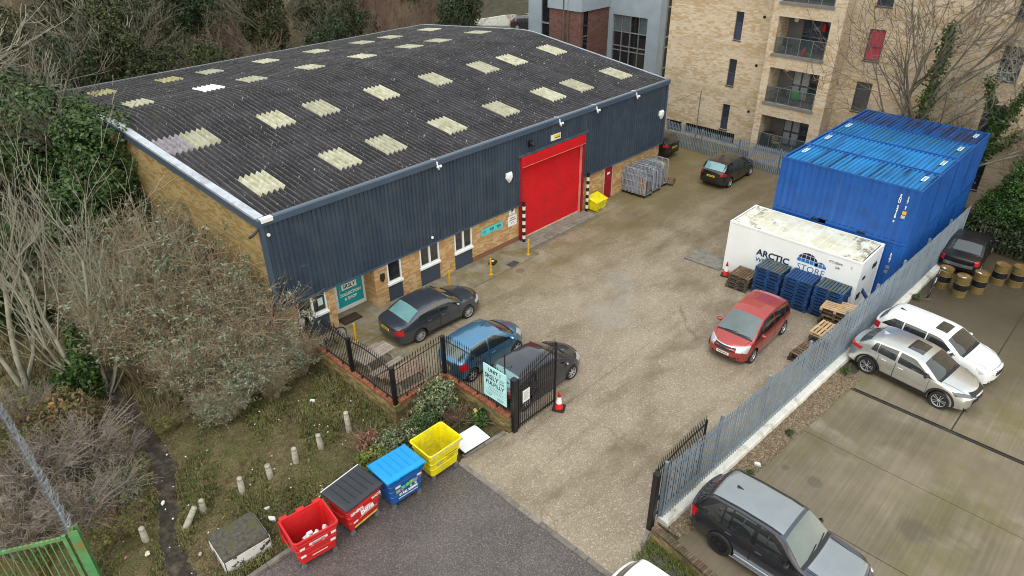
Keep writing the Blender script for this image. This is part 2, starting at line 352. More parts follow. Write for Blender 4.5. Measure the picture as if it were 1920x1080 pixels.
M_aqua = pm('pale_aqua_sign_face', (.46, .76, .79), .4, var=.03)
M_turq = pm('turquoise_sign_face', (.08, .58, .60), .4, var=.03)
def glass_mat(name, c, rough=.04, spec=1.0):
    t = NT(name); p = t.pos(); t.col(t.mix(t.noise(p, 1.4, 3), scale3(c, .6), scale3(c, 1.5))); t.setp(rough=rough, spec=spec, ior=1.6); t.b.inputs['Coat Weight'].default_value = .6; t.b.inputs['Coat Roughness'].default_value = .02; return t.m
M_glass = glass_mat('window_glass', (.018, .022, .026))
M_glass_apt = glass_mat('apartment_glass', (.024, .034, .050))
def roof_mat():
    t = NT('fibre_cement_roof'); p = t.pos(); o = t.objpos()
    c = t.mix(t.ramp(t.noise(p, .7, 6, .6), [(.35, 0.), (.65, 1.)]), (.020, .0195, .024), (.038, .0355, .042))
    c = t.mix(t.ramp(t.noise(t.map(p, (6, .4, 1)), 1.0, 4), [(.45, 0.), (.7, .4)]), c, (.062, .056, .06))
    c = t.mix(1., c, t.ramp(t.rnd(), [(0, .78), (1, 1.15)]), 'MULTIPLY')
    ed = t.noise(p, 9, 3)
    ox = t.sep(o)[0]; ph = t.math('COSINE', t.math('MULTIPLY', ox, 2*math.pi*5/1.21)); cr = t.math('MULTIPLY', t.ramp(ph, [(.80, 0.), (.97, 1.)]), t.ramp(t.noise(t.map(p, (1.2, .7, 1)), 2.0, 5, .7), [(.40, 0.), (.60, .75)]))
    c = t.mix(t.math('MULTIPLY', cr, .72), c, (.20, .185, .185))     # lichen keeps to the crests
    for sc, th, lo in ((2.6, .10, .52), (5.5, .11, .40), (11, .13, .42)):
        v = t.n.new('ShaderNodeTexVoronoi'); v.inputs['Scale'].default_value = sc; t.link(t.map(p, (1, 1, .3), (sc, 0, 0)), v.inputs['Vector'])
        d = t.math('ADD', v.outputs['Distance'], t.math('MULTIPLY', t.math('SUBTRACT', ed, .5), .10)); k = t.sep(v.outputs['Color'])
        ring = t.math('MULTIPLY', t.ramp(d, [(th*.55, .35), (th*.75, 1.), (th, 1.), (th*1.35, 0.)]), t.math('GREATER_THAN', k[0], lo))
        c = t.mix(t.math('MULTIPLY', ring, t.ramp(k[1], [(0, .15), (1, .8)])), c, (.40, .39, .40))
    y = t.sep(p)[1]
    c = t.mix(t.math('MULTIPLY', t.ramp(t.noise(p, .9, 5, .7), [(.55, 0.), (.68, .5)]), t.math('MULTIPLY', t.math('SUBTRACT', 13.5, t.sep(p)[0]), .25, True)), c, (.085, .10, .025))
    t.col(c); t.setp(rough=.72, spec=.3); t.bump(t.noise(p, 40, 3), .3, .01); return t.m
M_roof = roof_mat()
M_roof_pale = pm('pale_weathered_sheet', (.27, .24, .27), .7, var=.35, scale=4, dirt=(.14, .12, .13), dscale=3)
M_light_sheet = pm('cream_rooflight_sheet', (.50, .48, .365), .5, var=.22, scale=3.5, rnd=.28, dirt=(.27, .25, .13), dscale=2.2, dlo=.46, dhi=.72)
M_light_old = pm('mossy_rooflight_sheet', (.36, .33, .16), .6, var=.3, scale=3, dirt=(.16, .15, .05), dscale=2)
M_light_white = pm('white_rooflight_sheet', (.80, .82, .86), .35, var=.08)

# ---------------------------------------------------------------- ground, road, yard, car park
def ground_mesh():
    xs = np.concatenate([[-400, -200, -100, -50], np.arange(-25, 14.1, .5), [20, 36, 60, 100, 200, 450]]); ys = np.concatenate([[-300, -100, -40], np.arange(0, 50.1, .5), [60, 80, 120, 200, 500]])
    X, Y = np.meshgrid(xs, ys); Z = np.full_like(X, -.09)
    w = np.clip((9.6-X)/2, 0, 1)*np.clip((Y-14.3)/1.5, 0, 1)*np.clip((45-Y)/10, 0, 1)*np.clip((X+22)/8, 0, 1)
    Z += w*(.12+.10*np.sin(X*1.3+Y*.7)+.07*np.sin(X*2.9-Y*2.1)+.05*np.sin(X*5.1+Y*4.3))
    # the dirt path is trodden a little into the ground
    pth = PATH; d = np.full_like(X, 99.)
    for (ax, ay, _w), (bx, by, _w2) in zip(pth[:-1], pth[1:]):
        t = np.clip(((X-ax)*(bx-ax)+(Y-ay)*(by-ay))/((bx-ax)**2+(by-ay)**2), 0, 1); d = np.minimum(d, np.hypot(X-ax-t*(bx-ax), Y-ay-t*(by-ay)))
    k = np.clip((.95-d)/.5, 0, 1); Z = Z*(1-k)+k*(-.03)
    nx, ny = len(xs), len(ys); V = np.stack([X.ravel(), Y.ravel(), Z.ravel()], 1); F = []
    for j in range(ny-1):
        for i in range(nx-1): F.append((j*nx+i, j*nx+i+1, (j+1)*nx+i+1, (j+1)*nx+i))
    return np_mesh('ground', V, F, M_soil, True)
PATH = [(3.95, 29.5, .42), (3.9, 26.6, .45), (3.82, 24.6, .42), (3.85, 22.8, .46), (3.78, 21.2, .40), (3.62, 19.8, .40), (3.42, 18.9, .33), (3.05, 18.0, .26), (2.62, 17.0, .24), (2.42, 16.2, .28), (2.3, 15.4, .32), (2.15, 14.6, .42), (1.9, 13.7, .55)]
struct(link('ground', ground_mesh()))
b = MB(); pv = []; _t = np.linspace(0, len(PATH)-1, 150); _pp = [np.interp(_t, range(len(PATH)), [p[k] for p in PATH]) for k in range(3)]; _k = np.ones(9)/9
_pp = [np.concatenate([v[:4], np.convolve(v, _k, 'valid'), v[-4:]]) for v in _pp]; r6 = random.Random(9)
for i in range(150):
    x, y, w = (float(v[i]) for v in _pp); j = min(i+1, 149); h = max(j-1, 0); dx, dy = _pp[0][j]-_pp[0][h], _pp[1][j]-_pp[1][h]; L = math.hypot(dx, dy)+1e-6; nx, ny = dy/L, -dx/L
    wa, wb = w*(1+.22*math.sin(i*.5)+r6.uniform(-.22, .22)), w*(1+.22*math.sin(i*.43+2)+r6.uniform(-.22, .22)); z = r6.uniform(-.012, .012)
    pv.append([(x-nx*wa*1.2, y-ny*wa*1.2, -.05), (x-nx*wa*.75, y-ny*wa*.75, .010+z), (x, y, z), (x+nx*wb*.75, y+ny*wb*.75, .010+z), (x+nx*wb*1.2, y+ny*wb*1.2, -.05)])
b.loft(pv, False); struct(b.build('path', M_path, smooth=True))
b = MB(); b.sheet(-60, -60, 10.43, 13.72, -.045); b.add([(10.43, -60, -.045), (13.5, -60, -.045), (11.3, 3.3, -.045), (10.43, 4.6, -.045)], [(0, 1, 2, 3)]); struct(b.build('road', M_asphalt))
yp = [(10.58, 4.9), (11.55, 5.9), (12.55, 6.65), (13.0, 6.72), (41.2, 5.75), (41.3, 27), (36.0, 27), (36.0, 22.45), (10.3, 22.45), (10.3, 16.1), (12.74, 16.1), (12.74, 12.72), (10.58, 12.9)]
b = MB(); b.prism(yp, -.08, 0.); struct(b.build('yard', M_yard))
b = MB()
for x0, y0, x1, y1 in ((13.0, 12.16, 20.5, 12.172), (12.8, 12.62, 13.5, 12.632), (23.4, 15.9, 23.41, 21.1), (30.0, 15.4, 30.01, 21), (28.5, 21.2, 34, 21.212)): b.sheet(x0, y0, x1, y1, .004)
struct(b.build('yard_joints', M_joint))
b = MB(); b.box(10.45, 20.62, 0, 22.95, 22.43, .035); struct(b.build('pavement', M_pave))
b = MB(); b.box(22.97, 21.35, 0, 28.55, 22.43, .03); apron = struct(b.build('loading_apron', M_conc))
for yy in (21.27, 21.13):
    b = MB(); b.box(22.97, yy, .0, 28.6, yy+.035, .022); b.build('channel_rail', M_steel, apron)
# kerb stones: a dropped kerb across the yard entrance and a raised kerb along the grass
def kerb_stone(name, L, w, h): b = MB(); b.box(-L/2+.004, -w/2, -.12, L/2-.004, w/2, h, .012); return b.mesh('kerb_stone', M_kerb)
kerb = struct(bpy.data.objects.new('kerb', None)); COL.objects.link(kerb)
ks = {}
y = 12.86; i = 0
while y > -12:
    L = (.9, .9, .9, .45, .45, .45, .9, .45)[i % 8]; y1 = y-L; ym = (y+y1)/2; ks.setdefault(L, kerb_stone('k', L, .17, .0))
    link('kerb_stone', ks[L], kerb, (10.505+rng.uniform(-.008, .008), ym, rng.uniform(-.004, .006)), (rng.uniform(-.02, .02), 0, math.pi/2+rng.uniform(-.012, .012))); y = y1; i += 1
x = 10.4; me = kerb_stone('k', .9, .14, .075)
while x > 2.4:
    link('kerb_stone', me, kerb, (x-.45, 13.79, rng.uniform(-.015, .0)), (0, rng.uniform(-.01, .01), rng.uniform(-.015, .015))); x -= .9
me = kerb_stone('k', .9, .13, .10)
for i, xx in enumerate((11.15, 12.05)): link('kerb_stone', me, kerb, (xx, 12.86-.10*i, 0), (0, 0, -.11))
a = [(11.45, 5.85), (11.62, 6.3), (11.95, 6.62), (12.42, 6.75)]
me = kerb_stone('k', .52, .11, .05)
for (x0, y0), (x1, y1) in zip(a[:-1], a[1:]): link('kerb_stone', me, kerb, ((x0+x1)/2, (y0+y1)/2, 0), (0, 0, math.atan2(y1-y0, x1-x0)))
for q in range(5): link('kerb_stone', me, kerb, (11.42-.03*q, 5.58-.52*q, 0), (0, 0, math.pi/2+.06))
# car park on the right: brushed concrete bays with open joints, drain channel, gravel margin, white upstand
park = struct(bpy.data.objects.new('car_park', None)); COL.objects.link(park)
b = MB(); b.box(12.25, -60, -.14, 90, 6.3, -.025); b.build('sub_base', M_joint, park)
xb = [12.35, 16.14, 19.72, 23.06]
for x0, x1 in zip(xb[:-1], xb[1:]):
    for y0, y1 in ((-9, 6.0), (-24, -9.02)):
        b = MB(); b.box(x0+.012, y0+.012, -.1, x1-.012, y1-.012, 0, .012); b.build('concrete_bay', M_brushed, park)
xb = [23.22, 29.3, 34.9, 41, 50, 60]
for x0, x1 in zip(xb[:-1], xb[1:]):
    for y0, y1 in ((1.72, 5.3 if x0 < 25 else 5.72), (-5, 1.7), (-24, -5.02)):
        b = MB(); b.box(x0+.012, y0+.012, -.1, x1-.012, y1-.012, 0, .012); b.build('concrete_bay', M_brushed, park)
b = MB()
for k in range(150): b.box(23.08, 4.9-k*.1-.035, -.02, 23.21, 4.9-k*.1, -.002)
b.box(23.06, -10.2, -.02, 23.08, 5, .001); b.box(23.21, -10.2, -.02, 23.23, 5, .001); gr = b.build('drain_grating', M_black, park); gr['kind'] = 'stuff'
gx = [(12.9, 5.95)]+[(13.2+k*.45, 5.93-.083*(13.2+k*.45-13.2)+rng.uniform(-.06, .06)) for k in range(24)]+[(24.0, 4.98), (24.1, 6.3), (12.9, 6.75)]
b = MB(); b.prism(gx, -.05, .014); struct(b.build('gravel_margin', M_gravel))
def fy(x): return 6.72-.05*(x-13) if x < 25 else 6.12-.034*(x-25)
pv = []
for k in range(170):
    x = 12.95+k*.135; w = rng.uniform(-.008, .008); h = .19+.015*math.sin(x*1.7)+rng.uniform(-.004, .004); yo = fy(x)-.10
    pv.append([(x, yo-.20+w*1.5, -.02), (x, yo-.17+w, h-.05), (x, yo-.12+w, h-.015), (x, yo+.10, h), (x, yo+.17+w, h-.03), (x, yo+.19, 0)])
b = MB(); b.loft(pv, False, False, False); b.add(pv[0], [(5, 4, 3, 2, 1, 0)]); wu = b.build('white_upstand', M_white_wall); tag(wu, 'low white painted concrete upstand along the foot of the grey palisade fence', 'wall')
# gravel stones, as real stones
V = []; F = []
def stones(n, fx, size, V, F):
    for _ in range(n):
        x, y, z = fx(); s = size*rng.uniform(.6, 1.5); k = len(V); a = rng.uniform(0, 6.3)
        for q in range(4): V.append((x+s*math.cos(a+q*1.57)*rng.uniform(.7, 1.2), y+s*math.sin(a+q*1.57)*rng.uniform(.7, 1.2), z))
        V.append((x, y, z+s*.9)); F.extend([(k, k+1, k+4), (k+1, k+2, k+4), (k+2, k+3, k+4), (k+3, k, k+4)])
def gpt():
    x = rng.uniform(13, 24); return (x, rng.uniform(5.86-.083*(x-13.2), fy(x)-.2), .010)
stones(5200, gpt, .022, V, F)
o = link('gravel_stones', np_mesh('gravel', V, F, M_gravel)); tag(o, 'brown gravel scattered along the white upstand', 'gravel', kind='stuff')
# corner verge at the bottom right
b = MB(); b.prism([(11.5, 5.6), (11.75, 6.35), (12.1, 6.6), (12.3, 6.6), (12.0, 2), (11.1, 2)], -.08, .03); struct(b.build('verge', M_soil))
for k, (x, y, sx, sy, rz) in enumerate(((11.72, 5.95, .42, .46, .1), (11.62, 5.32, .62, .58, .08))):
    t = thing('chamber_cover', ('small', 'large')[k]+' grey chamber cover set in the grass verge beside the yard kerb', 'cover', (x, y, .03), rz)
    b = MB(); b.box(-sx/2, -sy/2, -.04, sx/2, sy/2, .025, .01); b.build('frame', M_conc, t)
    b = MB(); b.box(-sx/2+.04, -sy/2+.04, .025, sx/2-.04, sy/2-.04, .036, .004); b.build('lid', pm('dark_cover', (.09, .08, .075), .8, var=.4, scale=6, dirt=(.05, .055, .03)), t)
# ---------------------------------------------------------------- warehouse
WX0, WX1, WY0, WY1 = 9.71, 36.0, 22.42, 44.9
ZE, ZR, YR, ZB, YB = 5.88, 7.28, 33.75, 6.28, 45.0     # front eave, ridge, back eave
CZ0, CZ1, CY = 2.10, 5.93, 22.30                       # cladding bottom, top, face
wh = thing('warehouse', 'large navy clad warehouse with black corrugated roof and red roller door', 'warehouse', (0, 0, 0))
def vx(y): return WX0-.066*(y-22.3)                    # the left gable wall is a little skew
def rz_(y):
    if y < YR-1.0: return ZE+(ZR-ZE)*(y-22.35)/(YR-22.35)
    if y > YR+1.0: return ZR-(ZR-ZB)*(y-YR)/(YB-YR)
    t = (y-YR+1)/2; a = ZE+(ZR-ZE)*(YR-1-22.35)/(YR-22.35); c = ZR-(ZR-ZB)/(YB-YR); s0 = (ZR-ZE)/(YR-22.35)*2; s1 = -(ZR-ZB)/(YB-YR)*2
    return (2*t**3-3*t*t+1)*a+(t**3-2*t*t+t)*s0+(-2*t**3+3*t*t)*c+(t**3-t*t)*s1
# masonry
for x0, x1, z0 in ((9.80, 10.47, 0), (11.86, 12.24, 0), (14.27, 14.93, 0), (15.72, 16.77, 0), (17.94, 18.88, 0), (20.02, 23.32, .30), (28.42, 30.42, .12), (31.26, 35.95, .12)):
    b = MB(); b.box(x0, WY0, z0, x1, WY0+.28, 2.2)
    if x0 == 11.86: b.box(12.0, WY0+.28, 0, 12.24, 23.35, 2.2)
    if x0 == 14.27: b.box(14.27, WY0+.28, 0, 14.5, 23.35, 2.2)
    b.build('brick_pier', M_brick, wh)
b = MB(); b.box(20.02, WY0-.012, 0, 23.32, WY0+.28, .30); b.build('plinth', M_plinth, wh)
b = MB(); b.box(28.42, WY0-.012, 0, 30.42, WY0+.28, .12); b.box(31.26, WY0-.012, 0, 35.95, WY0+.28, .12); b.build('plinth', M_brick, wh)
b = MB()
g = [(y, rz_(y)-.16) for y in np.linspace(22.72, 45, 24)]
for (x0f) in (0,):
    vs = []; n = len(g)
    for y, z in g: vs += [(vx(y)+.1, y, -.1), (vx(y)+.1, y, z)]
    b.add(vs, [(2*i+2, 2*i, 2*i+1, 2*i+3) for i in range(n-1)]); b.add([(x+.3, y, z) for x, y, z in vs], [(2*i, 2*i+2, 2*i+3, 2*i+1) for i in range(n-1)])
b.build('gable_wall', M_gable, wh)
b = MB(); vs = []
for y, z in g: vs += [(35.9, y, -.1), (35.9, y, z)]
b.add(vs, [(2*i, 2*i+2, 2*i+3, 2*i+1) for i in range(len(g)-1)]); b.build('gable_wall', M_gable, wh)
b = MB(); b.box(vx(45)+.1, 44.8, -.1, 35.95, 45.0, 6.1); b.build('rear_wall', M_gable, wh)
b = MB(); b.box(9.9, 22.75, 0, 12.0, 22.8, 2.2); b.box(14.5, 22.75, 0, 35.85, 22.8, 2.2); b.build('inner_lining', M_dark, wh)
b = MB(); b.box(12.0, 23.5, 0, 14.5, 23.55, 2.2); b.build('inner_lining', M_dark, wh)
# navy trapezoidal cladding, a metre-wide panel at a time
pitch = .2
def clad_panel(w, z0, z1):
    b = MB(); prof = []; n = int(round(w/pitch))
    for i in range(n):
        x = i*pitch; prof += [(x, 0), (x+.055, 0), (x+.075, -.04), (x+.165, -.04), (x+.185, 0)]
    prof.append((w, 0)); b.loft([[(x, y, z0) for x, y in prof], [(x, y, z1) for x, y in prof]], False)
    return b.mesh('cladding_panel', M_navy)
full = clad_panel(1.0, CZ0, CZ1-.02); DX0, DX1, DZ = 23.36, 28.32, 4.58
up = clad_panel(1.0, DZ+.14, CZ1-.02)
x = 9.75
while x < 35.9:
    w = min(1.0, 36.0-x); w = round(w/pitch)*pitch
    if x+w <= DX0+.02 or x >= DX1-.02: me = full if abs(w-1) < .01 else clad_panel(w, CZ0, CZ1-.02); link('cladding_panel', me, wh, (x, CY+.04, 0))
    elif x >= DX0-.02 and x+w <= DX1+.02: link('cladding_panel', up, wh, (x, CY+.04, 0))
    else:
        # split at the door jamb
        if x < DX0: wl_ = DX0-x; link('cladding_panel', clad_panel(round(wl_/pitch)*pitch, CZ0, CZ1-.02), wh, (x, CY+.04, 0)); link('cladding_panel', clad_panel(1-round(wl_/pitch)*pitch, DZ+.14, CZ1-.02), wh, (x+round(wl_/pitch)*pitch, CY+.04, 0))
        else: wr = round((DX1-x)/pitch)*pitch; link('cladding_panel', clad_panel(wr, DZ+.14, CZ1-.02), wh, (x, CY+.04, 0)); link('cladding_panel', clad_panel(1-wr, CZ0, CZ1-.02), wh, (x+wr, CY+.04, 0))
    x += w
b = MB(); b.box(9.70, CY-.03, CZ0-.06, DX0-.06, CY+.13, CZ0-.0); b.box(DX1+.06, CY-.03, CZ0-.06, 36.0, CY+.13, CZ0); b.build('drip_flashing', M_navy_trim, wh)
b = MB(); b.box(9.66, CY-.05, CZ0-.05, 9.80, CY+.16, CZ1); b.build('corner_flashing', M_navy_trim, wh)
b = MB(); b.box(35.97, CY-.05, CZ0-.05, 36.1, CY+.16, CZ1); b.build('corner_flashing', M_navy_trim, wh)
b = MB(); b.loft([[(9.6, CY-.09, CZ1-.22), (9.6, CY-.09, CZ1+.01), (9.6, CY-.04, CZ1+.05), (9.6, CY+.13, CZ1+.05), (9.6, CY+.16, CZ1-.12)], [(36.15, CY-.09, CZ1-.22), (36.15, CY-.09, CZ1+.01), (36.15, CY-.04, CZ1+.05), (36.15, CY+.13, CZ1+.05), (36.15, CY+.16, CZ1-.12)]], True, True, True); b.build('eaves_flashing', M_navy_trim, wh)
b = MB(); b.loft([[(36.02, y, rz_(y)-.28), (36.02, y, rz_(y)+.10), (36.14, y, rz_(y)+.10), (36.14, y, rz_(y)-.28)] for y in np.linspace(22.5, 45, 30)], True, True, True); b.build('verge_flashing', pm('pale_blue_trim', (.30, .36, .43), .45, var=.12), wh)
b = MB(); b.loft([[(vx(y)-.03, y, rz_(y)-.02), (vx(y)-.05, y, rz_(y)+.09), (vx(y)+.27, y, rz_(y)+.11), (vx(y)+.30, y, rz_(y)+.03)] for y in np.linspace(22.44, 45, 40)], True, True, True); b.build('verge_flashing', M_flash, wh)
b = MB(); b.loft([[(vx(y)-.05, y, rz_(y)-.30), (vx(y)-.05, y, rz_(y)-.02), (vx(y)+.1, y, rz_(y)-.02), (vx(y)+.1, y, rz_(y)-.30)] for y in np.linspace(22.44, 45, 40)], True, True, True); b.build('barge_board', M_navy_trim, wh)
b = MB(); b.box(9.6, 45.0, 6.16, 36.1, 45.14, 6.36); b.build('rear_gutter', pm('grey_gutter', (.16, .18, .19), .5), wh)
b = MB(); b.box(9.72, CY-.12, CZ1-.10, 10.2, CY+.1, CZ1+.058, .01); b.build('repair_patch', M_white, wh)
b = MB(); b.tube([(9.72, CY+.1, 5.62), (9.42, CY+.05, 5.45), (9.22, CY+.02, 5.4)], .05, 8); b.build('overflow_spout', M_black, wh)
# corrugated roof sheets: 1.21 m wide, one object per sheet, shared mesh per course
SW = 1.21; NC = 5; AMP = .066
def sheet_mesh(name, y0, y1, mat, x0=0., x1=SW, n=5, lap=.10, lift=.0, xclip=None, world_x=0):
    ys = np.linspace(y0-lap, y1, n); cols = int(round(8*NC*(x1-x0)/SW)); xs = np.linspace(x0, x1, cols+1); V = []; F = []
    for j, y in enumerate(ys):
        for x in xs:
            xx = x
            if xclip is not None: xx = max(x, xclip(y)-world_x)
            yy = y+.04*0; V.append((xx, y, rz_(max(22.35, min(y, 45)))+AMP*math.cos(2*math.pi*xx*NC/SW)*(1.18-.18*abs(math.cos(2*math.pi*xx*NC/SW)))+.022*(1-(y-ys[0])/(ys[-1]-ys[0]))+lift))
    k = cols+1; 
    for j in range(len(ys)-1):
        for i in range(cols): F.append((j*k+i, j*k+i+1, (j+1)*k+i+1, (j+1)*k+i))
    # sheet edge seen at the lap
    b0 = len(V)
    for i in range(k): x, y, z = V[i]; V.append((x, y, z-.018))
    for i in range(cols): F.append((b0+i, b0+i+1, i+1, i))
    return np_mesh(name, V, F, mat, False)
rows = [22.42, 24.12, 25.86, 27.52, 29.22, 30.98, 32.6, 34.9, 36.0, 37.75, 39.6, 41.3, 43.0, 45.05]
def back_y(y0, y1): return y0, y1
X0S = 9.39; lights = {(1, 1): 0, (1, 4): 0, (1, 6): 0, (1, 9): 0, (1, 12): 0, (1, 15): 0, (1, 17): 0, (1, 20): 0, (4, 1): 0, (4, 4): 0, (4, 6): 0, (4, 9): 0, (4, 12): 0, (4, 15): 0, (4, 17): 0, (4, 20): 0,
    (8, 1): 0, (8, 4): 2, (8, 6): 0, (8, 9): 0, (8, 12): 0, (8, 15): 0, (8, 17): 0, (8, 20): 0, (11, 1): 1, (11, 4): 1, (11, 6): 0, (11, 9): 0, (11, 12): 0, (11, 15): 0, (11, 17): 0, (11, 20): 0}
pale = {(4, 0)}
nrow = len(rows)-1; smooth_done = []
for r in range(nrow):
    y0, y1 = rows[r], rows[r+1]; lap = .10 if r < 7 else .0
    n = 12 if r == 6 else 4
    if r >= 7: y0b, y1b = y0-.0, y1+.0
    me = sheet_mesh('roof_sheet', y0, y1, M_roof, n=n, lap=lap); mp = None
    for m in (me,): m.polygons.foreach_set('use_smooth', [True]*len(m.polygons)); smooth_angle(m, 50)
    lm = {}
    for c in range(22):
        if (r, c) in lights:
            k = lights[(r, c)]
            if k not in lm: lm[k] = sheet_mesh('rooflight', y0, y1, (M_light_sheet, M_light_old, M_light_white)[k], n=n, lap=lap, lift=.006)
            o = link('rooflight', lm[k], wh, (X0S+c*SW, 0, 0))
        elif c == 0:
            link('roof_sheet', sheet_mesh('roof_sheet', y0, y1, M_roof_pale if (r, c) in pale else M_roof, n=n, lap=lap, xclip=lambda y: vx(y)+.05, world_x=X0S), wh, (X0S, 0, 0))
        else: link('roof_sheet', me, wh, (X0S+c*SW, 0, 0))
    if vx(y1)+.05 < X0S: link('roof_sheet', sheet_mesh('roof_sheet', y0, y1, M_roof_pale if r == 4 else M_roof, n=n, lap=lap, xclip=lambda y: vx(y)+.05, world_x=X0S-SW), wh, (X0S-SW, 0, 0))
# roller door with headbox, guides and ribbed curtain
b = MB(); vs = []; z = .03; prof = []
while z < 4.10:
    prof += [(22.47, z), (22.445, z+.018), (22.445, z+.058), (22.47, z+.076)]; z += .08
b.loft([[(DX0+.06, y, z) for y, z in prof], [(DX1-.06, y, z) for y, z in prof]][::-1], False); rd = b.build('roller_door', M_red_door, wh)
b = MB(); b.box(DX0-.02, 22.20, 4.08, DX1-.0, 22.5, DZ, .01); b.build('headbox', M_red_door, rd)
for x0 in (DX0-.06, DX1-.10): b = MB(); b.box(x0, 22.28, 0, x0+.16, 22.5, 4.08); b.build('guide_rail', M_red_dark, rd)
b = MB(); b.box(DX1-.165, 22.30, .02, DX1-.145, 22.44, 4.07); b.box(DX0, 22.19, 4.06, DX1-.02, 22.2, 4.085); b.build('edge_strip', pm('pink_edge_paint', (.65, .25, .22), .5), rd)
b = MB(); b.box(DX0+.06, 22.41, .03, DX1-.2, 22.47, .09); b.build('bottom_bar', pm('sandy_edge', (.55, .42, .26), .6), rd)
b = MB(); b.box(DX0-.22, CY-.07, DZ+.02, DX1+.28, CY+.14, DZ+.13); b.build('head_flashing', pm('slate_flashing', (.06, .085, .10), .45), wh)
b = MB(); b.box(DX1+.04, CY-.02, CZ0-.05, DX1+.2, CY+.12, DZ); b.build('jamb_flashing', M_navy, wh)
b = MB(); b.box(DX0, 22.5, 0, DX1, 22.55, 4.6); b.build('door_backing', M_dark, wh)
# red personnel door
b = MB(); b.box(30.46, 22.43, .04, 31.22, 22.49, 2.09); dr = b.build('door', M_red_dark, wh)
b = MB(); b.box(31.2, 22.40, .03, 31.26, 22.5, 2.1); b.box(30.42, 22.40, .03, 30.47, 22.5, 2.1); b.build('frame', pm('pink_frame', (.6, .42, .40), .5), dr)
b = MB(); b.box(30.54, 22.40, 1.0, 30.68, 22.43, 1.04); b.build('handle', M_chrome, dr)
b = MB(); b.box(30.72, 22.415, 1.5, 30.98, 22.43, 1.62); b.build('notice', M_white, dr)
# windows along the front with navy infill panels below
def window(x0, x1, z0, z1, lights_, name='window', sill=True):
    b = MB(); fw = .07; y = 22.43
    b.box(x0, y-.03, z0, x1, y+.09, z0+fw); b.box(x0, y-.03, z1-fw, x1, y+.09, z1); b.box(x0, y-.029, z0+fw, x0+fw, y+.09, z1-fw); b.box(x1-fw, y-.029, z0+fw, x1, y+.09, z1-fw)
    ds = [x0+(x1-x0)*k for k in lights_]
    for d in ds: b.box(d-.05, y-.028, z0+fw, d+.05, y+.09, z1-fw)
    f = b.build('window', M_upvc, wh)
    xs = [x0+fw]+[v for d in ds for v in (d-.05, d+.05)]+[x1-fw]
    for a, c in zip(xs[::2], xs[1::2]): b = MB(); b.box(a+.001, y+.02, z0+fw+.001, c-.001, y+.04, z1-fw-.001); b.build('pane', M_glass, f)
    if sill: b = MB(); b.box(x0-.04, y-.1, z0-.11, x1+.04, y+.05, z0-.002, .01); b.build('sill', M_upvc, f)
    return f
for x0, x1, z0, ls in ((10.5, 11.84, 1.1, (.5,)), (14.94, 15.71, .98, ()), (16.78, 17.93, 1.02, (.5,)), (18.89, 20.01, .98, (.5,))):
    f = window(x0, x1, z0, 2.08, ls); b = MB(); b.box(x0, 22.44, .0, x1, 22.5, z0-.11); b.build('infill_panel', M_navy_panel, wh)
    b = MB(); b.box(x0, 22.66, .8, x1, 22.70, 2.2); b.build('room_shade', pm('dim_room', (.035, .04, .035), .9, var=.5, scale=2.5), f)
b = MB(); b.box(11.45, 22.425, 1.42, 11.68, 22.44, 1.76); b.build('window_notice', pm('pale_notice', (.52, .66, .72), .5, var=.3, scale=9), wh)
# entrance: white door and side light in the porch
pd = MB(); pd.box(12.24, 23.30, 0.035, 12.75, 23.36, 2.1); pd.box(12.76, 23.30, .035, 12.86, 23.38, 2.1); pd.box(14.17, 23.30, .035, 14.27, 23.38, 2.1); pd.box(12.86, 23.3, .035, 14.17, 23.38, .22); pd.box(12.86, 23.3, 1.38, 14.17, 23.38, 1.46); pd.box(12.86, 23.3, 2.02, 14.17, 23.38, 2.1)
pdo = pd.build('entrance_door', M_upvc, wh)
b = MB(); b.box(12.861, 23.33, 1.461, 14.169, 23.345, 2.019); b.build('pane', M_glass, pdo)
b = MB(); b.box(12.3, 23.29, 1.1, 12.68, 23.30, 1.95); b.build('pane', M_glass, pdo)
b = MB(); b.box(12.92, 23.26, .8, 12.96, 23.3, 1.2); b.build('handle', M_chrome, pdo)
b = MB(); b.box(12.861, 23.322, .221, 14.169, 23.34, 1.379); b.build('pane', M_teal, pdo)
RX = (math.pi/2, 0, 0)
lettering('SRSLY', .26, M_text_dark, pdo, (13.5, 23.316, 1.17), RX, .006, sx=.95); b = MB(); b.box(13.12, 23.319, 1.03, 13.88, 23.3215, 1.31); b.build('logo_plate', M_text_white, pdo)
b = MB(); b.tube([(13.08, 23.316, 1.0), (13.12, 23.316, .93), (13.2, 23.316, .96), (13.35, 23.316, .99), (13.7, 23.316, .99)], .012, 5); b.build('logo_swash', M_text_dark, pdo)
lettering('COLLECTION', .185, M_text_white, pdo, (13.51, 23.316, .80), RX, .007, sx=.98); lettering('& SHOP', .185, M_text_white, pdo, (13.51, 23.316, .56), RX, .007)
b = MB(); b.box(12.25, 22.435, -.05, 14.26, 23.4, .033); b.build('porch_floor', M_pave, wh)
b = MB(); b.box(12.2, CY+.16, 2.1, 14.3, 23.4, 2.16); b.build('porch_soffit', M_white, wh)
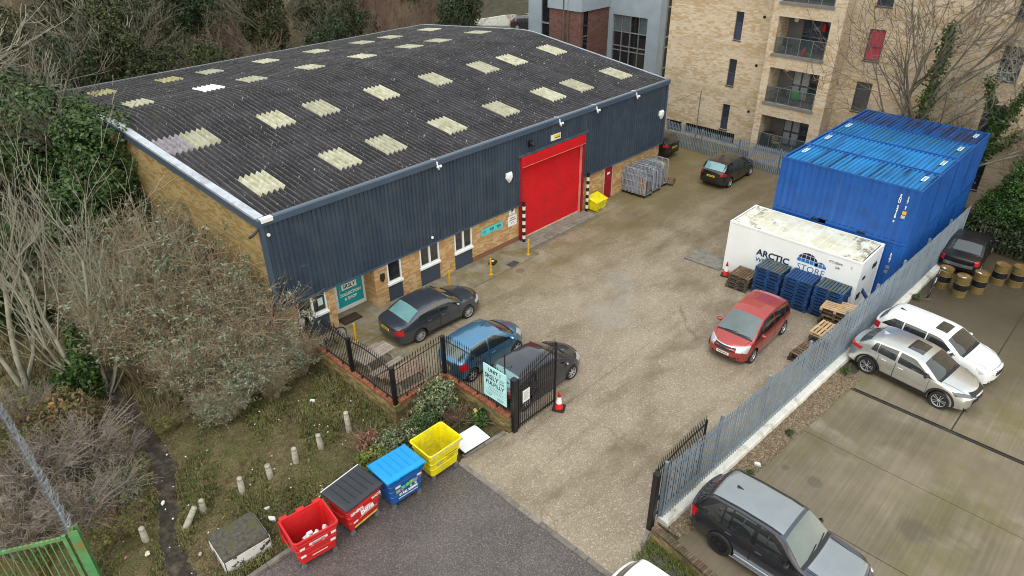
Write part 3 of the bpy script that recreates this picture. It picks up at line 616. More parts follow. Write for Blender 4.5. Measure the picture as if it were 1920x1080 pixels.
# fittings on the front
for i, x in enumerate((18.0, 26.1, 29.1, 32.7)):
    b = MB(); b.box(x-.03, CY-.13, 5.74, x+.03, CY-.09, 5.88); b.tube([(x, CY-.12, 5.76), (x, CY-.2, 5.70)], .02, 5)
    for dx in (-.075, .075): b.bbox(x+dx-.05, CY-.29, 5.66, x+dx+.05, CY-.19, 5.76, .015)
    b.lathe([(.03, 0), (.035, .06), (.01, .08)], 8, c=(x, CY-.2, 5.56)); b.tube([(x-.14, CY+.16, 5.99), (x-.05, CY-.02, 6.0), (x, CY-.11, 5.86)], .016, 5); b.build('floodlight', M_white, wh)
for x, z in ((22.48, 3.81), (35.57, 3.97)):
    b = MB(); b.add([(x-.19, CY-.05, z+.26), (x+.19, CY-.05, z+.26), (x+.21, CY-.05, z+.0), (x, CY-.05, z-.28), (x-.21, CY-.05, z), (x-.12, CY-.16, z+.18), (x+.12, CY-.16, z+.18), (x+.13, CY-.16, z+.02), (x, CY-.14, z-.18), (x-.13, CY-.16, z+.02), (x-.19, CY+.02, z+.26), (x+.19, CY+.02, z+.26), (x+.21, CY+.02, z+.0), (x, CY+.02, z-.28), (x-.21, CY+.02, z)],
        [(5, 9, 8, 7, 6), (0, 5, 6, 1), (1, 6, 7, 2), (2, 7, 8, 3), (3, 8, 9, 4), (4, 9, 5, 0), (0, 1, 11, 10), (1, 2, 12, 11), (2, 3, 13, 12), (3, 4, 14, 13), (4, 0, 10, 14)]); b.build('alarm_box', M_white, wh)
b = MB(); b.box(23.85, CY-.1, 5.02, 24.1, CY, 5.3); b.tube([(23.97, CY-.1, 5.2), (23.97, CY-.3, 5.1)], .09, 8); b.build('dome_camera', M_black, wh)
for x, y, z in ((17.5, CY, 2.38), (9.93, CY-.02, 5.3)): b = MB(); b.lathe([(.0, -.05), (.06, -.05), (.07, 0)], 10, 'y', (x, y, z)); b.build('vent_cap', M_white, wh)
b = MB(); b.box(14.55, 22.40, 1.30, 14.80, 22.42, 1.62); b.box(14.6, 22.38, 1.22, 14.72, 22.42, 1.34); b.build('intercom', pm('intercom_black', (.03, .025, .01), .5, var=.8, scale=20), wh)
def sign(name, label, x0, x1, z0, z1, y, mat):
    t = thing(name, label, 'sign', ((x0+x1)/2, y, (z0+z1)/2)); w, h = (x1-x0)/2, (z1-z0)/2
    b = MB(); b.box(-w, -.012, -h, w, .012, h); b.build('board', mat, t); return t
t = sign('wall_sign', 'long turquoise sign on the brick between the last window and the red shutter', 20.63, 22.12, 1.22, 1.58, WY0-.014, M_turq)
b = MB(); b.box(-.76, -.008, -.195, -.745, .01, .195); b.box(.745, -.008, -.195, .76, .01, .195); b.box(-.745, -.008, .18, .745, .01, .195); b.box(-.745, -.008, -.195, .745, .01, -.18); b.build('border', M_steel, t)
for dx, w, m in ((-.55, .2, M_teal), (-.02, .24, M_text_dark), (.46, .24, M_text_dark)):
    b = MB(); r2 = random.Random(int(dx*100))
    for q in range(7): x = dx-w/2+q*w/6; h = r2.uniform(.04, .09); b.box(x-.012, -.016, -h*.6, x+.012, -.013, h)
    b.box(dx-w/2, -.016, -.1, dx+w/2, -.013, -.085); b.build('print', m, t)
t = sign('wall_sign', 'small white sign with a dark camera picture under the cladding by the red shutter', 22.60, 23.02, 1.68, 2.04, WY0-.014, M_white)
b = MB(); b.box(-.07, -.016, -.01, .07, -.013, .12); b.tube([(-.06, -.015, .06), (.1, -.015, .1)], .025, 5); b.box(-.08, -.016, -.12, .06, -.013, -.10); b.build('print', M_text_dark, t)
t = sign('wall_sign', 'white notice with three lines of dark print beside the red shutter', 22.52, 23.14, 1.06, 1.62, WY0-.014, M_white)
for z, w, k in ((.16, .4, .05), (.05, .5, .05), (-.07, .3, .03), (-.14, .36, .02)):
    b = MB(); n = int(w/.05)
    for q in range(n): b.box(-w/2+q*.05, -.016, z-k/2, -w/2+q*.05+.033, -.013, z+k/2+rng.uniform(-.01, .01))
    b.build('print', M_text_dark if k > .04 else M_steel, t)
t = sign('hazard_sign', 'small yellow and white sign on the navy cladding above the red shutter', 25.55, 26.3, 4.86, 5.16, CY-.014, M_white)
b = MB(); b.box(-.15, -.018, -.08, .34, -.013, .12); b.build('panel', pm('sign_yellow', (.72, .60, .03), .5), t)
b = MB(); b.box(-.1, -.022, -.06, .3, -.018, -.02); b.build('print', M_text_dark, t)
# ---------------------------------------------------------------- boundary walls, railings and gates
def coping_brick(w, t=.068, h=.105): b = MB(); b.box(-t/2, -w/2, 0, t/2, w/2, h, .008); return b.mesh('coping_brick', M_red_brick)
CB = coping_brick(.235)
def brick_wall(label, pts, h, mat, cop, hb=.105):
    """wall through pts (axis aligned runs), brick on edge coping laid one brick at a time"""
    t = thing('brick_wall', label, 'wall', (*pts[0], 0)); ox, oy = pts[0]
    for k, ((x0, y0), (x1, y1)) in enumerate(zip(pts[:-1], pts[1:])):
        L = math.hypot(x1-x0, y1-y0); a = math.atan2(y1-y0, x1-x0); w = .108
        b = MB(); b.box(0 if k == 0 else w, -w, -.1, L+w, w, h-hb); o = b.build('wall_run', mat, t, loc=(x0-ox, y0-oy, 0), rot=(0, 0, a))
        n = int(L/.076)
        for q in range(n):
            d = (q+.5)*.076 + (0 if k == 0 else .118)
            if d > L+.1: break
            link('coping_brick', cop, t, (x0-ox+math.cos(a)*d, y0-oy+math.sin(a)*d, h-hb+rng.uniform(-.003, .004)), (0, 0, a+rng.uniform(-.015, .015)))
    return t
brick_wall('yellow brick boundary wall with red brick-on-edge coping under the black railings', [(10.4, 22.3), (10.4, 16.05), (12.7, 16.05), (12.7, 12.72)], .72, M_yellow, CB)
# spiked bar: 1 m shaft (scaled) and spear head
def bar_mesh(H, r=.011):
    b = MB(); b.tube([(0, 0, 0), (0, 0, H)], r, 5)
    b.loft([[(.011, 0, H), (0, .011, H), (-.011, 0, H), (0, -.011, H)], [(.028, 0, H+.03), (0, .012, H+.03), (-.028, 0, H+.03), (0, -.012, H+.03)], [(.002, 0, H+.13), (0, .002, H+.13), (-.002, 0, H+.13), (0, -.002, H+.13)]], True, True, True)
    return b.mesh('bar', M_black)
BAR = bar_mesh(1.0)
def railing(label, p0, p1, z0, zt, arch, pitch=.118, posts=(), group=None):
    t = thing('railing', label, 'railing', (*p0, 0), 0); L = math.hypot(p1[0]-p0[0], p1[1]-p0[1]); ux, uy = (p1[0]-p0[0])/L, (p1[1]-p0[1])/L; a = math.atan2(uy, ux)
    n = int(L/pitch); top = []
    for k in range(1, n):
        d = k*pitch; s = d/L; H = zt[0]+(zt[1]-zt[0])*s+arch*math.sin(math.pi*s)-z0-.13
        o = link('bar', BAR, t, (ux*d, uy*d, z0), (0, 0, a), (1, 1, H))
    for kk, (zz, fl) in enumerate(((z0+.06, 0), (None, 1))):
        pts = []
        for k in range(13):
            s = k/12; z = zz if zz else zt[0]+(zt[1]-zt[0])*s+arch*math.sin(math.pi*s)-.26; pts.append((ux*L*s, uy*L*s, z))
        b = MB(); nx, ny = -uy*.02, ux*.02
        b.loft([[(x+nx, y+ny, z-.006), (x+nx, y+ny, z+.006), (x-nx, y-ny, z+.006), (x-nx, y-ny, z-.006)] for x, y, z in pts], True, True, True); b.build('rail', M_black, t)
    for d, zz0, zz1, w in posts:
        b = MB(); b.box(-w/2, -w/2, zz0, w/2, w/2, zz1, .006); b.build('post', M_black, t, loc=(ux*d, uy*d, 0))
        b = MB(); b.box(-w/2-.012, -w/2-.012, zz1, w/2+.012, w/2+.012, zz1+.02); b.build('post_cap', M_black, t, loc=(ux*d, uy*d, 0))
    for k in range(3):
        d = L*(k+.8)/3.4; b = MB(); b.tube([(0, 0, .72), (0, 0, z0+.07)], .018, 6); b.lathe([(.05, .72), (.035, .75), (.02, .8)], 8); b.build('foot', M_black, t, loc=(ux*d, uy*d, 0))
    return t
railing('black spiked railing beside the shop front, half behind the big shrub', (10.4, 22.25), (10.4, 18.62), .80, (2.22, 2.34), .06, posts=((.72, .6, 2.2, .13),))
railing('black spiked railing panel in front of the picnic tables, on the long wall run', (10.4, 18.62), (10.4, 16.05), .80, (2.36, 2.34), .16, posts=((0, .5, 2.18, .13),))
railing('short black spiked railing behind the variegated shrub, facing the blue hatchback', (10.4, 16.05), (12.7, 16.05), .80, (2.30, 2.45), .02, posts=((0, .5, 2.22, .13),))
railing('black spiked railing carrying the pale aqua unit sign by the gate', (12.7, 16.05), (12.7, 12.72), .80, (2.48, 2.32), .16, posts=((0, .5, 2.36, .13),))
# gates
def gate_leaf(label, p0, p1, z0, zt, arch, kind=0, pitch=.105):
    t = thing('gate', label, 'gate', (*p0, 0)); L = math.hypot(p1[0]-p0[0], p1[1]-p0[1]); ux, uy = (p1[0]-p0[0])/L, (p1[1]-p0[1])/L; a = math.atan2(uy, ux)
    t.rotation_euler = (0, 0, a); n = int(L/pitch)
    for k in range(1, n+1):
        d = k*L/(n+1); s = d/L; H = zt[0]+(zt[1]-zt[0])*s**1.4+arch*math.sin(math.pi*s)-z0-.13; link('bar', BAR, t, (d, 0, z0), None, (1.15, 1.15, H))
    def Z(s): return zt[0]+(zt[1]-zt[0])*s**1.4+arch*math.sin(math.pi*s)-.25
    b = MB(); b.loft([[(L*s, -.02, Z(s)-.015), (L*s, -.02, Z(s)+.015), (L*s, .02, Z(s)+.015), (L*s, .02, Z(s)-.015)] for s in [k/12 for k in range(13)]], True, True, True); b.build('top_rail', M_black, t)
    b = MB(); b.box(0, -.02, z0+.1, L, .02, z0+.14); b.build('bottom_rail', M_black, t)
    b = MB(); b.box(0, -.02, .78, L, .02, .82); b.build('middle_rail', M_black, t)
    b = MB(); b.tube([(.05, .0, .80), (L-.03, .0, zt[1]-.75)], .016, 5); b.build('brace', M_black, t)
    for d, zz in ((.02, zt[0]-.1), (L-.02, zt[1]-.1)): b = MB(); b.box(d-.025, -.025, z0, d+.025, .025, zz); b.build('stile', M_black, t)
    return t
gl = gate_leaf('open black spiked gate leaf in front of the black hatchback, beside the cone', (12.93, 12.5), (14.86, 12.5), .07, (2.34, 2.84), .04)
sg = thing('gate_notice', 'small white notice hanging on the open black gate leaf', 'sign', (13.28, 12.455, 1.38)); b = MB(); b.box(-.17, -.006, -.25, .17, .006, .25); b.build('board', M_white, sg)
b = MB()
for q in range(6): b.box(-.12, -.009, .15-q*.06, .12-.05*(q % 2), -.006, .165-q*.06)
b.build('print', M_steel, sg)
def gate_post(label, x, y, h, w=.17):
    t = thing('gate_post', label, 'post', (x, y, 0)); b = MB(); b.box(-w/2, -w/2, -.1, w/2, w/2, h, .01); b.build('shaft', M_black, t)
    b = MB(); b.box(-w/2-.01, -w/2-.01, h, w/2+.01, w/2+.01, h+.02); b.build('cap', M_black, t)
    for z in (.35, 1.75): b = MB(); b.tube([(w/2+.02, 0, z-.06), (w/2+.02, 0, z+.06)], .025, 6); b.build('hinge', M_black, t)
gate_post('thick black gate post at the end of the yellow brick wall, left of the entrance', 12.80, 12.56, 2.26, .19)
gate_post('thick black gate post at the near end of the grey palisade, right of the entrance', 12.58, 6.80, 2.24, .17)
gate_leaf('black spiked gate leaf folded back against the grey palisade fence', (12.68, 6.90), (15.38, 6.90), .1, (2.36, 2.46), .10)
# unit sign
S = thing('unit_sign', 'pale aqua board reading UNIT 1 on the railing by the gate post', 'sign', (12.56, 13.22, 1.82), -math.pi/2)
b = MB(); b.box(-.54, -.015, -.665, .54, .015, .665); b.build('board', M_aqua, S)
for x in (-.4, .4): b = MB(); b.tube([(x, .04, -.9), (x, .04, .6)], .02, 6); b.build('leg', M_black, S)
b = MB(); b.tube([(.42, .06, -.9), (.42, .06, 1.45)], .022, 6); b.build('mast', M_black, S)
def txt(s, sz, x, z, m=M_text_dark, bold=.004, al='CENTER', par=S, y=-.018, sx=1): return lettering(s, sz, m, par, (x, y, z), RX, bold, sx=sx, align=al)
txt('UNIT 1', .20, 0, .50, bold=.004); txt('SRSLY', .25, -.48, .225, al='LEFT', bold=.005); txt('LOW', .10, .20, .285, al='LEFT', bold=0); txt('CARB', .10, .20, .185, al='LEFT', bold=0); txt('FULFILLY', .22, 0, -.03, bold=.004)
b = MB()
for z in (.365, .105, -.155, -.275, -.40): b.box(-.54, -.018, z-.004, .54, -.0155, z+.004)
b.box(-.014, -.018, -.66, -.004, -.0155, -.40)
for z, x0, x1 in ((-.215, -.3, .34), (-.335, -.34, .36), (-.47, -.42, -.1), (-.52, -.42, -.16), (-.57, -.4, -.2), (-.5, .1, .42), (-.55, .1, .46), (-.60, .1, .36)):
    x = x0
    while x < x1: w = rng.uniform(.02, .05); b.box(x, -.018, z-.012, min(x+w, x1), -.0155, z+.012); x += w+.014
b.build('small_print', pm('grey_print', (.16, .22, .24), .5), S)
# grey palisade fence: every pale its own
def pale_mesh(H, w=.072):
    b = MB(); pr = [(-w/2, .0), (-w/2+.008, .014), (-.012, .012), (0, .022), (.012, .012), (w/2-.008, .014), (w/2, 0)]
    b.loft([[(x, -y, 0) for x, y in pr], [(x, -y, H-.10) for x, y in pr]], False)
    n0 = [(x, -y, H-.10) for x, y in pr]
    for s, xo in ((.0, -.024), (.0, 0), (.0, .024)): pass
    b.loft([[(x, -y, H-.10) for x, y in pr], [(x*.45+(.014 if x > 0 else -.014 if x < 0 else 0), -y*.8, H-(.0 if abs(x) < .02 else .03)) for x, y in pr]], False)
    b.add([(x, 0, z) for x, z in ((-w/2, 0), (w/2, 0), (w/2, H-.1), (-w/2, H-.1))], [(0, 1, 2, 3)]); return b.mesh('pale', M_pale_steel)
PALE = pale_mesh(2.15)
def palisade(label, fpts, h, pitch=.128, hpale=2.15, z0=.06, post_every=2.75, posth=None, side=1, mesh=None):
    t = thing('palisade_fence', label, 'fence', (*fpts[0], 0)); ox, oy = fpts[0]; acc = 0; lastpost = -9; tot = 0
    for (x0, y0), (x1, y1) in zip(fpts[:-1], fpts[1:]):
        L = math.hypot(x1-x0, y1-y0); a = math.atan2(y1-y0, x1-x0); ux, uy = (x1-x0)/L, (y1-y0)/L; nx, ny = -uy, ux; d = acc
        while d < L:
            link('pale', mesh or PALE, t, (x0-ox+ux*d+nx*-.02*side, y0-oy+uy*d+ny*-.02*side, z0+rng.uniform(-.006, .006)), (rng.uniform(-.004, .004), rng.uniform(-.003, .003), a+(0 if side > 0 else math.pi)), (1, 1, h/hpale))
            if tot+d-lastpost > post_every:
                lastpost = tot+d; b = MB(); b.box(-.035, .02*side-.04, 0, .035, .02*side+.06, h+.02); b.build('post', M_pale_steel, t, loc=(x0-ox+ux*d+nx*.05*side, y0-oy+uy*d+ny*.05*side, 0), rot=(0, 0, a))
            d += pitch
        acc = d-L; tot += L
        for z in (.42, h-.42): b = MB(); b.box(-.0, -.022, z-.025, L, .022, z+.025); b.build('rail', M_pale_steel, t, loc=(x0-ox+nx*.03*side, y0-oy+ny*.03*side, z0), rot=(0, 0, a))
    return t
palisade('long grey palisade fence between the yard and the car park', [(13.05, fy(13.05)), (17, fy(17)), (21, fy(21)), (25, fy(25)), (31, fy(31)), (38, fy(38))], 2.34)
palisade('grey palisade fence across the back of the yard before the apartments', [(41.45, 25.3), (41.1, 21), (41.1, 12.6)], 1.62, z0=.02)
# low brick wall at the bottom right, its coping of worn bricks
b = MB(); b.box(-.036, -.12, 0, .036, .12, .11, .01); OB = b.mesh('coping_brick', M_old_brick)
brick_wall('old mossy brick wall with worn coping beside the dark grey 4x4', [(12.36, 6.55), (11.75, 2.2)], .52, M_yellow, OB, .11)
# green gate and post with a barbed fence, bottom left
M_green = pm('weathered_green_paint', (.10, .29, .115), .5, var=.3, scale=4, dirt=(.23, .17, .05), dscale=1.7, dlo=.46, dhi=.66)
gp = thing('steel_post', 'tall green painted H section steel post at the bottom left corner', 'post', (.60, 16.33, 0), math.radians(-20))
b = MB(); b.box(-.11, -.10, -.1, .11, -.085, 2.46); b.box(-.11, .085, -.1, .11, .10, 2.46); b.box(-.006, -.085, -.1, .006, .085, 2.46); b.build('section', M_green, gp)
gt = thing('field_gate', 'green barred steel gate with rust patches at the bottom left corner', 'gate', (.42, 16.42, 0), math.radians(152))
b = MB(); b.box(0, -.03, 2.16, 2.6, .03, 2.26); b.build('rail', M_green, gt); b = MB(); b.box(0, -.03, .3, 2.6, .03, .38); b.build('rail', M_green, gt)
b = MB(); b.box(0, -.035, .2, .1, .035, 2.3); b.build('stile', M_green, gt)
b = MB(); b.box(-.012, -.012, .38, .012, .012, 2.16); bm_ = b.mesh('bar', M_green)
for k in range(16): link('bar', bm_, gt, (.24+k*.15, 0, 0))
b = MB()
for k in range(20): b.add([(.1+k*.12, 0, 2.26), (.16+k*.12, 0, 2.26), (.13+k*.12, 0, 2.33)], [(0, 1, 2)]); b.add([(.1+k*.12, .012, 2.26), (.16+k*.12, .012, 2.26), (.13+k*.12, .012, 2.33)], [(2, 1, 0)])
b.build('spike_strip', M_green, gt)
wf = thing('mesh_fence', 'grey weld mesh fence with barbed wire running up from the green post', 'fence', (.56, 16.5, 0))
b = MB(); r2 = random.Random(3)
Lf = 7.5
for k in range(int(Lf/.1)): b.box(-.003, k*.1-.003, .1, .003, k*.1+.003, 2.3)
for k in range(14): b.box(-.004, 0, .15+k*.165-.003, .0041, Lf, .15+k*.165+.003)
o = b.build('weld_mesh', M_steel, wf); o['kind'] = 'stuff'
for k in range(4): b = MB(); b.box(-.03, k*2.5-.03, 0, .03, k*2.5+.03, 2.45); b.build('post', M_steel, wf)
b = MB()
for j in range(5):
    pts = []; ph = r2.uniform(0, 6)
    for k in range(150): s = k/149; rr = .11+.05*math.sin(k*.7+j); pts.append((rr*math.cos(k*(.9+.11*j)+ph), s*Lf, 2.42+rr*math.sin(k*(.9+.11*j)+ph)))
    b.tube(pts, .006, 3, False)
o = b.build('barbed_wire', M_steel, wf); o['kind'] = 'stuff'
# ---------------------------------------------------------------- shipping containers
M_cblue = pm('blue_container_paint', (.004, .078, .345), .42, var=.2, scale=.9, dirt=(.008, .055, .22), dscale=1.6, dlo=.48, dhi=.75, streak=(.012, .10, .36))
def cont_roof_mat(name, base, streak, rust):
    t = NT(name); p = t.pos(); x, y, z = t.sep(p)
    c = t.mix(t.ramp(t.noise(p, .5, 4), [(.3, 0.), (.7, 1.)]), scale3(base, .75), scale3(base, 1.2))
    s = t.noise(t.map(p, (.22, 5.0, 1)), 1.0, 2, .5); c = t.mix(t.ramp(s, [(.54, 0.), (.59, .85)]), c, streak)
    if rust: c = t.mix(t.ramp(t.noise(p, 1.1, 6, .7), [(.45, 0.), (.62, .85)]), c, rust)
    t.col(c); t.setp(rough=.5); return t.m
CR = [cont_roof_mat('faded_blue_roof', (.014, .19, .46), (.008, .04, .11), None), cont_roof_mat('faded_blue_roof', (.016, .20, .49), (.015, .12, .31), None), cont_roof_mat('green_stained_blue_roof', (.010, .15, .42), (.012, .10, .24), (.022, .13, .22)), cont_roof_mat('rusty_blue_roof', (.007, .085, .31), (.008, .03, .09), (.04, .03, .04))]
M_cwhite = pm('white_container_paint', (.80, .82, .84), .4, var=.04, scale=1.2, dirt=(.68, .68, .66), dscale=1.5, dlo=.6, dhi=.8)
def wroof():
    t = NT('stained_white_roof'); p = t.pos()
    n = t.noise(p, 1.3, 7, .7); c = t.mix(t.ramp(n, [(.36, 0.), (.66, 1.)]), (.76, .75, .69), (.58, .53, .35))
    x, y, z = t.sep(p); e = t.math('ADD', t.noise(p, 2.2, 6, .7), t.math('MULTIPLY', t.math('ABSOLUTE', t.math('SUBTRACT', y, 10.1)), .05))
    c = t.mix(t.ramp(e, [(.62, 0.), (.74, .85)]), c, (.16, .12, .075)); t.col(c); t.setp(rough=.6); return t.m
M_wroof = wroof()
CL, CW, CH = 6.058, 2.438, 2.591
def corr(b, L, H, z0, ax, off, sgn, pitch=.278, dep=.036):
    """vertical trapezoid corrugated wall: ax 'x' or 'y' run, at offset"""
    pr = []; n = int((L-.24)/pitch); w = (L-.24)/n
    for i in range(n):
        u = .12+i*w; pr += [(u, 0), (u+w*.26, 0), (u+w*.5, -dep), (u+w*.76, -dep), (u+w, 0)]
    pts = [(u, off+sgn*d) for u, d in pr]
    if ax == 'x': r = [[(u, v, z) for u, v in pts] for z in (z0, H)]
    else: r = [[(v, u, z) for u, v in pts] for z in (z0, H)]
    b.loft(r, False)
def container(label, x, y, z, body, roof, group, smooth_sides=False, letter=None):
    # local: length along -Y (v), width along +X
    t = thing('shipping_container', label, 'container', (x, y, z), 0, group)
    def P(b, nm, m, par=t): return b.build(nm, m, par)
    for u, s in ((0.012, 1), (CW-.012, -1)):
        b = MB()
        if smooth_sides: b.box(u if s > 0 else u-.02, -CL+.1, .15, u+.02 if s > 0 else u, -.1, CH-.1)
        else:
            bb = MB(); corr(bb, CL, CH-.09, .14, 'y', 0, 1, .278, .024); bb.v = [(u-s*v[0]*-1 if False else u-s*v[0], v[1]-CL, v[2]) for v in bb.v]; b = bb
        P(b, 'side_wall', body)
    for v, s in ((-.012, -1), (-CL+.012, 1)):
        bb = MB(); corr(bb, CW, CH-.1, .14, 'x', 0, 1, .22 if not smooth_sides else .6, .05 if not smooth_sides else .004); bb.v = [(p[0], v-s*p[1]*1.0, p[2]) for p in bb.v]; P(bb, 'end_wall', body)
    rd = .07 if not smooth_sides else .008; bb = MB(); pr = []; n = 30; w = (CL-.24)/n
    for i in range(n):
        v0 = -.12-i*w; pr += [(v0, CH-rd), (v0-w*.42, CH-rd), (v0-w*.52, CH-.006), (v0-w*.9, CH-.006), (v0-w, CH-rd)]
    bb.loft([[(.06, v, zz) for v, zz in pr], [(CW-.06, v, zz) for v, zz in pr]], False); P(bb, 'roof_panel', roof)
    for u in (0, CW-.12):
        for v in (0, -CL+.12): b = MB(); b.box(u, v-.12, .0, u+.12, v, CH); P(b, 'corner_post', body)
    for u in (0, CW-.07):
        b = MB(); b.box(u, -CL+.12, CH-.085, u+.07, -.12, CH-.004); P(b, 'top_rail', body)
        b = MB(); b.box(u, -CL+.12, .0, u+.07, -2.9+.35+.36, .15); b.box(u, -2.9+.35-.0, 0, u+.07, -2.12+.16, .15); b.box(u, -1.9, .0, u+.07, -.12, .15)
        b.box(u+.01, -CL+.12, .1, u+.06, -.12, .15); P(b, 'bottom_rail', body)
    for v in (-.08, -CL+.004):
        b = MB(); b.box(.12, v, CH-.11, CW-.12, v+.075, CH-.002); P(b, 'top_rail', body)
        b = MB(); b.box(.12, v, .0, CW-.12, v+.075, .15); P(b, 'bottom_rail', body)
    for u in (-.006, CW-.156):
        for v in (.006, -CL+.156):
            for zz in (-.002, CH-.115):
                b = MB(); b.box(u, v-.162, zz, u+.162, v, zz+.12, .01); b.box(u+.05, v-.1, zz+.1201, u+.11, v-.06, zz+.1215); P(b, 'corner_casting', body)
    for v in (-2.1, -4.15):
        b = MB(); b.box(-.006, v-.18, .02, -.001, v+.18, .12); P(b, 'fork_pocket', M_dark)
    b = MB(); b.box(.1, -CL+.1, .1, CW-.1, -.1, .14); P(b, 'floor', M_dark)
    for v in ((-.42,) if z < 1 or smooth_sides else ()): pass
    return t
B0x, B0y, BW = 30.475, 12.358, 2.529
wordn = ('first', 'second', 'third', 'fourth')
ups = []
for i in range(4):
    lab = ('upper blue container nearest the white one, with dark streaks across its pale roof', 'upper blue container second from the white one, its roof evenly faded blue', 'upper blue container third from the white one, its roof stained greenish', 'upper blue container furthest back by the bare tree, its dark roof rusty')[i]
    c = container(lab, B0x+i*BW, B0y-.0*i, CH+.05, M_cblue, CR[i], 'blue shipping containers stacked two high'); ups.append(c)
    for u, v in ((CW*.62, -.42), (CW*.62, -CL+.42)):
        if i == 3 and v > -1: continue
        b = MB(); b.box(u-.33, v-.085, CH-.0, u+.33, v+.085, CH+.004)
        nm = b.build('marking', M_text_white, c)
        b = MB()
        for q in range(5): b.box(u-.29+q*.125, v-.05, CH+.0045, u-.21+q*.125, v+.05, CH+.006)
        b.build('marking', CR[0], c)
    lc = container(('lower blue container directly behind the white one', 'lower blue container second from the white one, its end above the palisade', 'lower blue container third from the white one, behind the palisade', 'lower blue container furthest from the white one, below the rusty roofed one')[i], B0x+i*BW, B0y, .03, M_cblue, CR[0], 'blue shipping containers stacked two high')
    if i == 0: low0 = lc
# vertical reporting marks
RV = (math.pi/2, 0, -math.pi/2)
z = 2.22
for ch in 'SANU 244158 0':
    if ch != ' ': lettering(ch, .13, M_text_white, ups[0], (-.028, -CL+.76, z), RV, .006)
    z -= .1
z = 2.2
for ch in '22G1 US': lettering(ch, .1, M_text_white, ups[0], (-.028, -CL+.46, z), RV, .004) if ch != ' ' else None; z -= .085
b = MB(); b.box(-.03, -CL+.37, 1.42, -.026, -CL+.53, 1.58); b.build('marking', pm('orange_label', (.78, .38, .02), .5), ups[0])
b = MB(); b.box(-.03, -CL+.38, 1.24, -.026, -CL+.54, 1.38); b.build('marking', pm('pale_label', (.45, .55, .62), .5, var=.6, scale=25), ups[0])
z = 2.15
for ch in '22G1': lettering(ch, .13, M_text_white, low0, (-.028, -CL+.46, z), RV, .006); z -= .12
b = MB(); b.box(-.03, -CL+.38, 1.42, -.026, -CL+.54, 1.58); b.box(-.03, -CL+.4, 1.2, -.026, -CL+.55, 1.36); b.build('marking', M_steel, low0)
wc = container('white refrigerated container with blue lettering behind the pallet stacks', 27.883, 13.133, .02, M_cwhite, M_wroof, None, True)
def ctxt(s, sz, y0, z, m, bold=.0, sx=1.0): lettering(s, sz, m, wc, (-.004, y0-13.133, z), RV, bold, sx=sx, align='LEFT')
M_anavy = pm('navy_print', (.008, .016, .065), .5, var=.02); M_ablue = pm('royal_print', (.012, .10, .33), .5, var=.02); M_abl2 = pm('mid_blue_print', (.02, .16, .46), .5, var=.02)
ctxt('ARCTIC', .43, 11.62, 1.50, M_anavy, .012, 1.02); ctxt('STORE', .43, 9.72, 1.50, M_ablue, -.004, .98); ctxt('WE STORE', .30, 11.62, 1.13, M_ablue, .003)
ctxt('ITTU 825041', .15, 8.42, 2.22, M_text_dark, 0, .72); ctxt('22R1', .13, 8.12, 2.02, M_text_dark, 0, .8); ctxt('2', .15, 7.5, 2.22, M_text_dark, 0, .8)
# domed grid emblem: two overlapping arched blocks cut into tiles
def dome(cy, r, zb, m1, m2, clip=None):
    n = 5 if r > .4 else 3; w = 2*r/n
    for i in range(n):
        for j in range(4):
            y0 = -r+i*w+.012; y1 = -r+(i+1)*w-.012; z0 = j*w+.012; z1 = (j+1)*w-.012; ym = max(abs(y0), abs(y1)); yi = min(abs(y0), abs(y1)) if y0*y1 > 0 else 0
            def zc(y): return math.sqrt(max(0, r*r-y*y))*1.05
            ys = np.linspace(y0, y1, 5); top = [min(z1, zc(y)) for y in ys]
            pts = [(y, t_) for y, t_ in zip(ys, top) if t_ > z0+.004]
            if len(pts) < 2: continue
            if clip and all((cy-y) < clip for y, _ in pts): continue
            b = MB(); n2 = len(pts); X = -.004
            vs = [(X, -(13.133-cy)+(-y)*1.0, zb+z0) for y, _ in pts]+[(X, -(13.133-cy)-y, zb+t_) for y, t_ in pts]
            b.add([(v[0], v[1], v[2]) for v in vs], [(k, k+1, n2+k+1, n2+k) for k in range(n2-1)]); b.build('emblem_tile', m1 if j > 0 else m2, wc)
dome(9.30, .47, 1.76, M_anavy, M_abl2); dome(8.72, .26, 1.74, M_ablue, M_abl2)
b = MB(); 
for k in range(11): yy = -.5-k*.5; b.box(.1, yy-.012, CH-.010, CW-.1, yy+.012, CH-.003)
b.build('roof_rib', M_cwhite, wc)
b = MB(); b.box(.3, -CL-.02, .7, .62, -CL+.01, .95); b.box(1.5, -CL-.02, 1.75, 1.9, -CL+.01, 1.95); b.box(.5, -CL-.02, 1.6, .75, -CL+.01, 1.72); b.build('cooling_grille', M_dark, wc)
t = thing('ramp_plate', 'grey steel ramp plate lying by the end of the white container', 'ramp', (28.2, 14.15, .02), .05)
b = MB(); b.box(-.62, -.95, 0, .62, .95, .05, .008); b.build('plate', M_conc, t); b = MB(); b.box(-.6, -.9, .051, -.5, .9, .065); b.box(.5, -.9, .051, .6, .9, .065); b.build('edge_rail', M_steel, t)
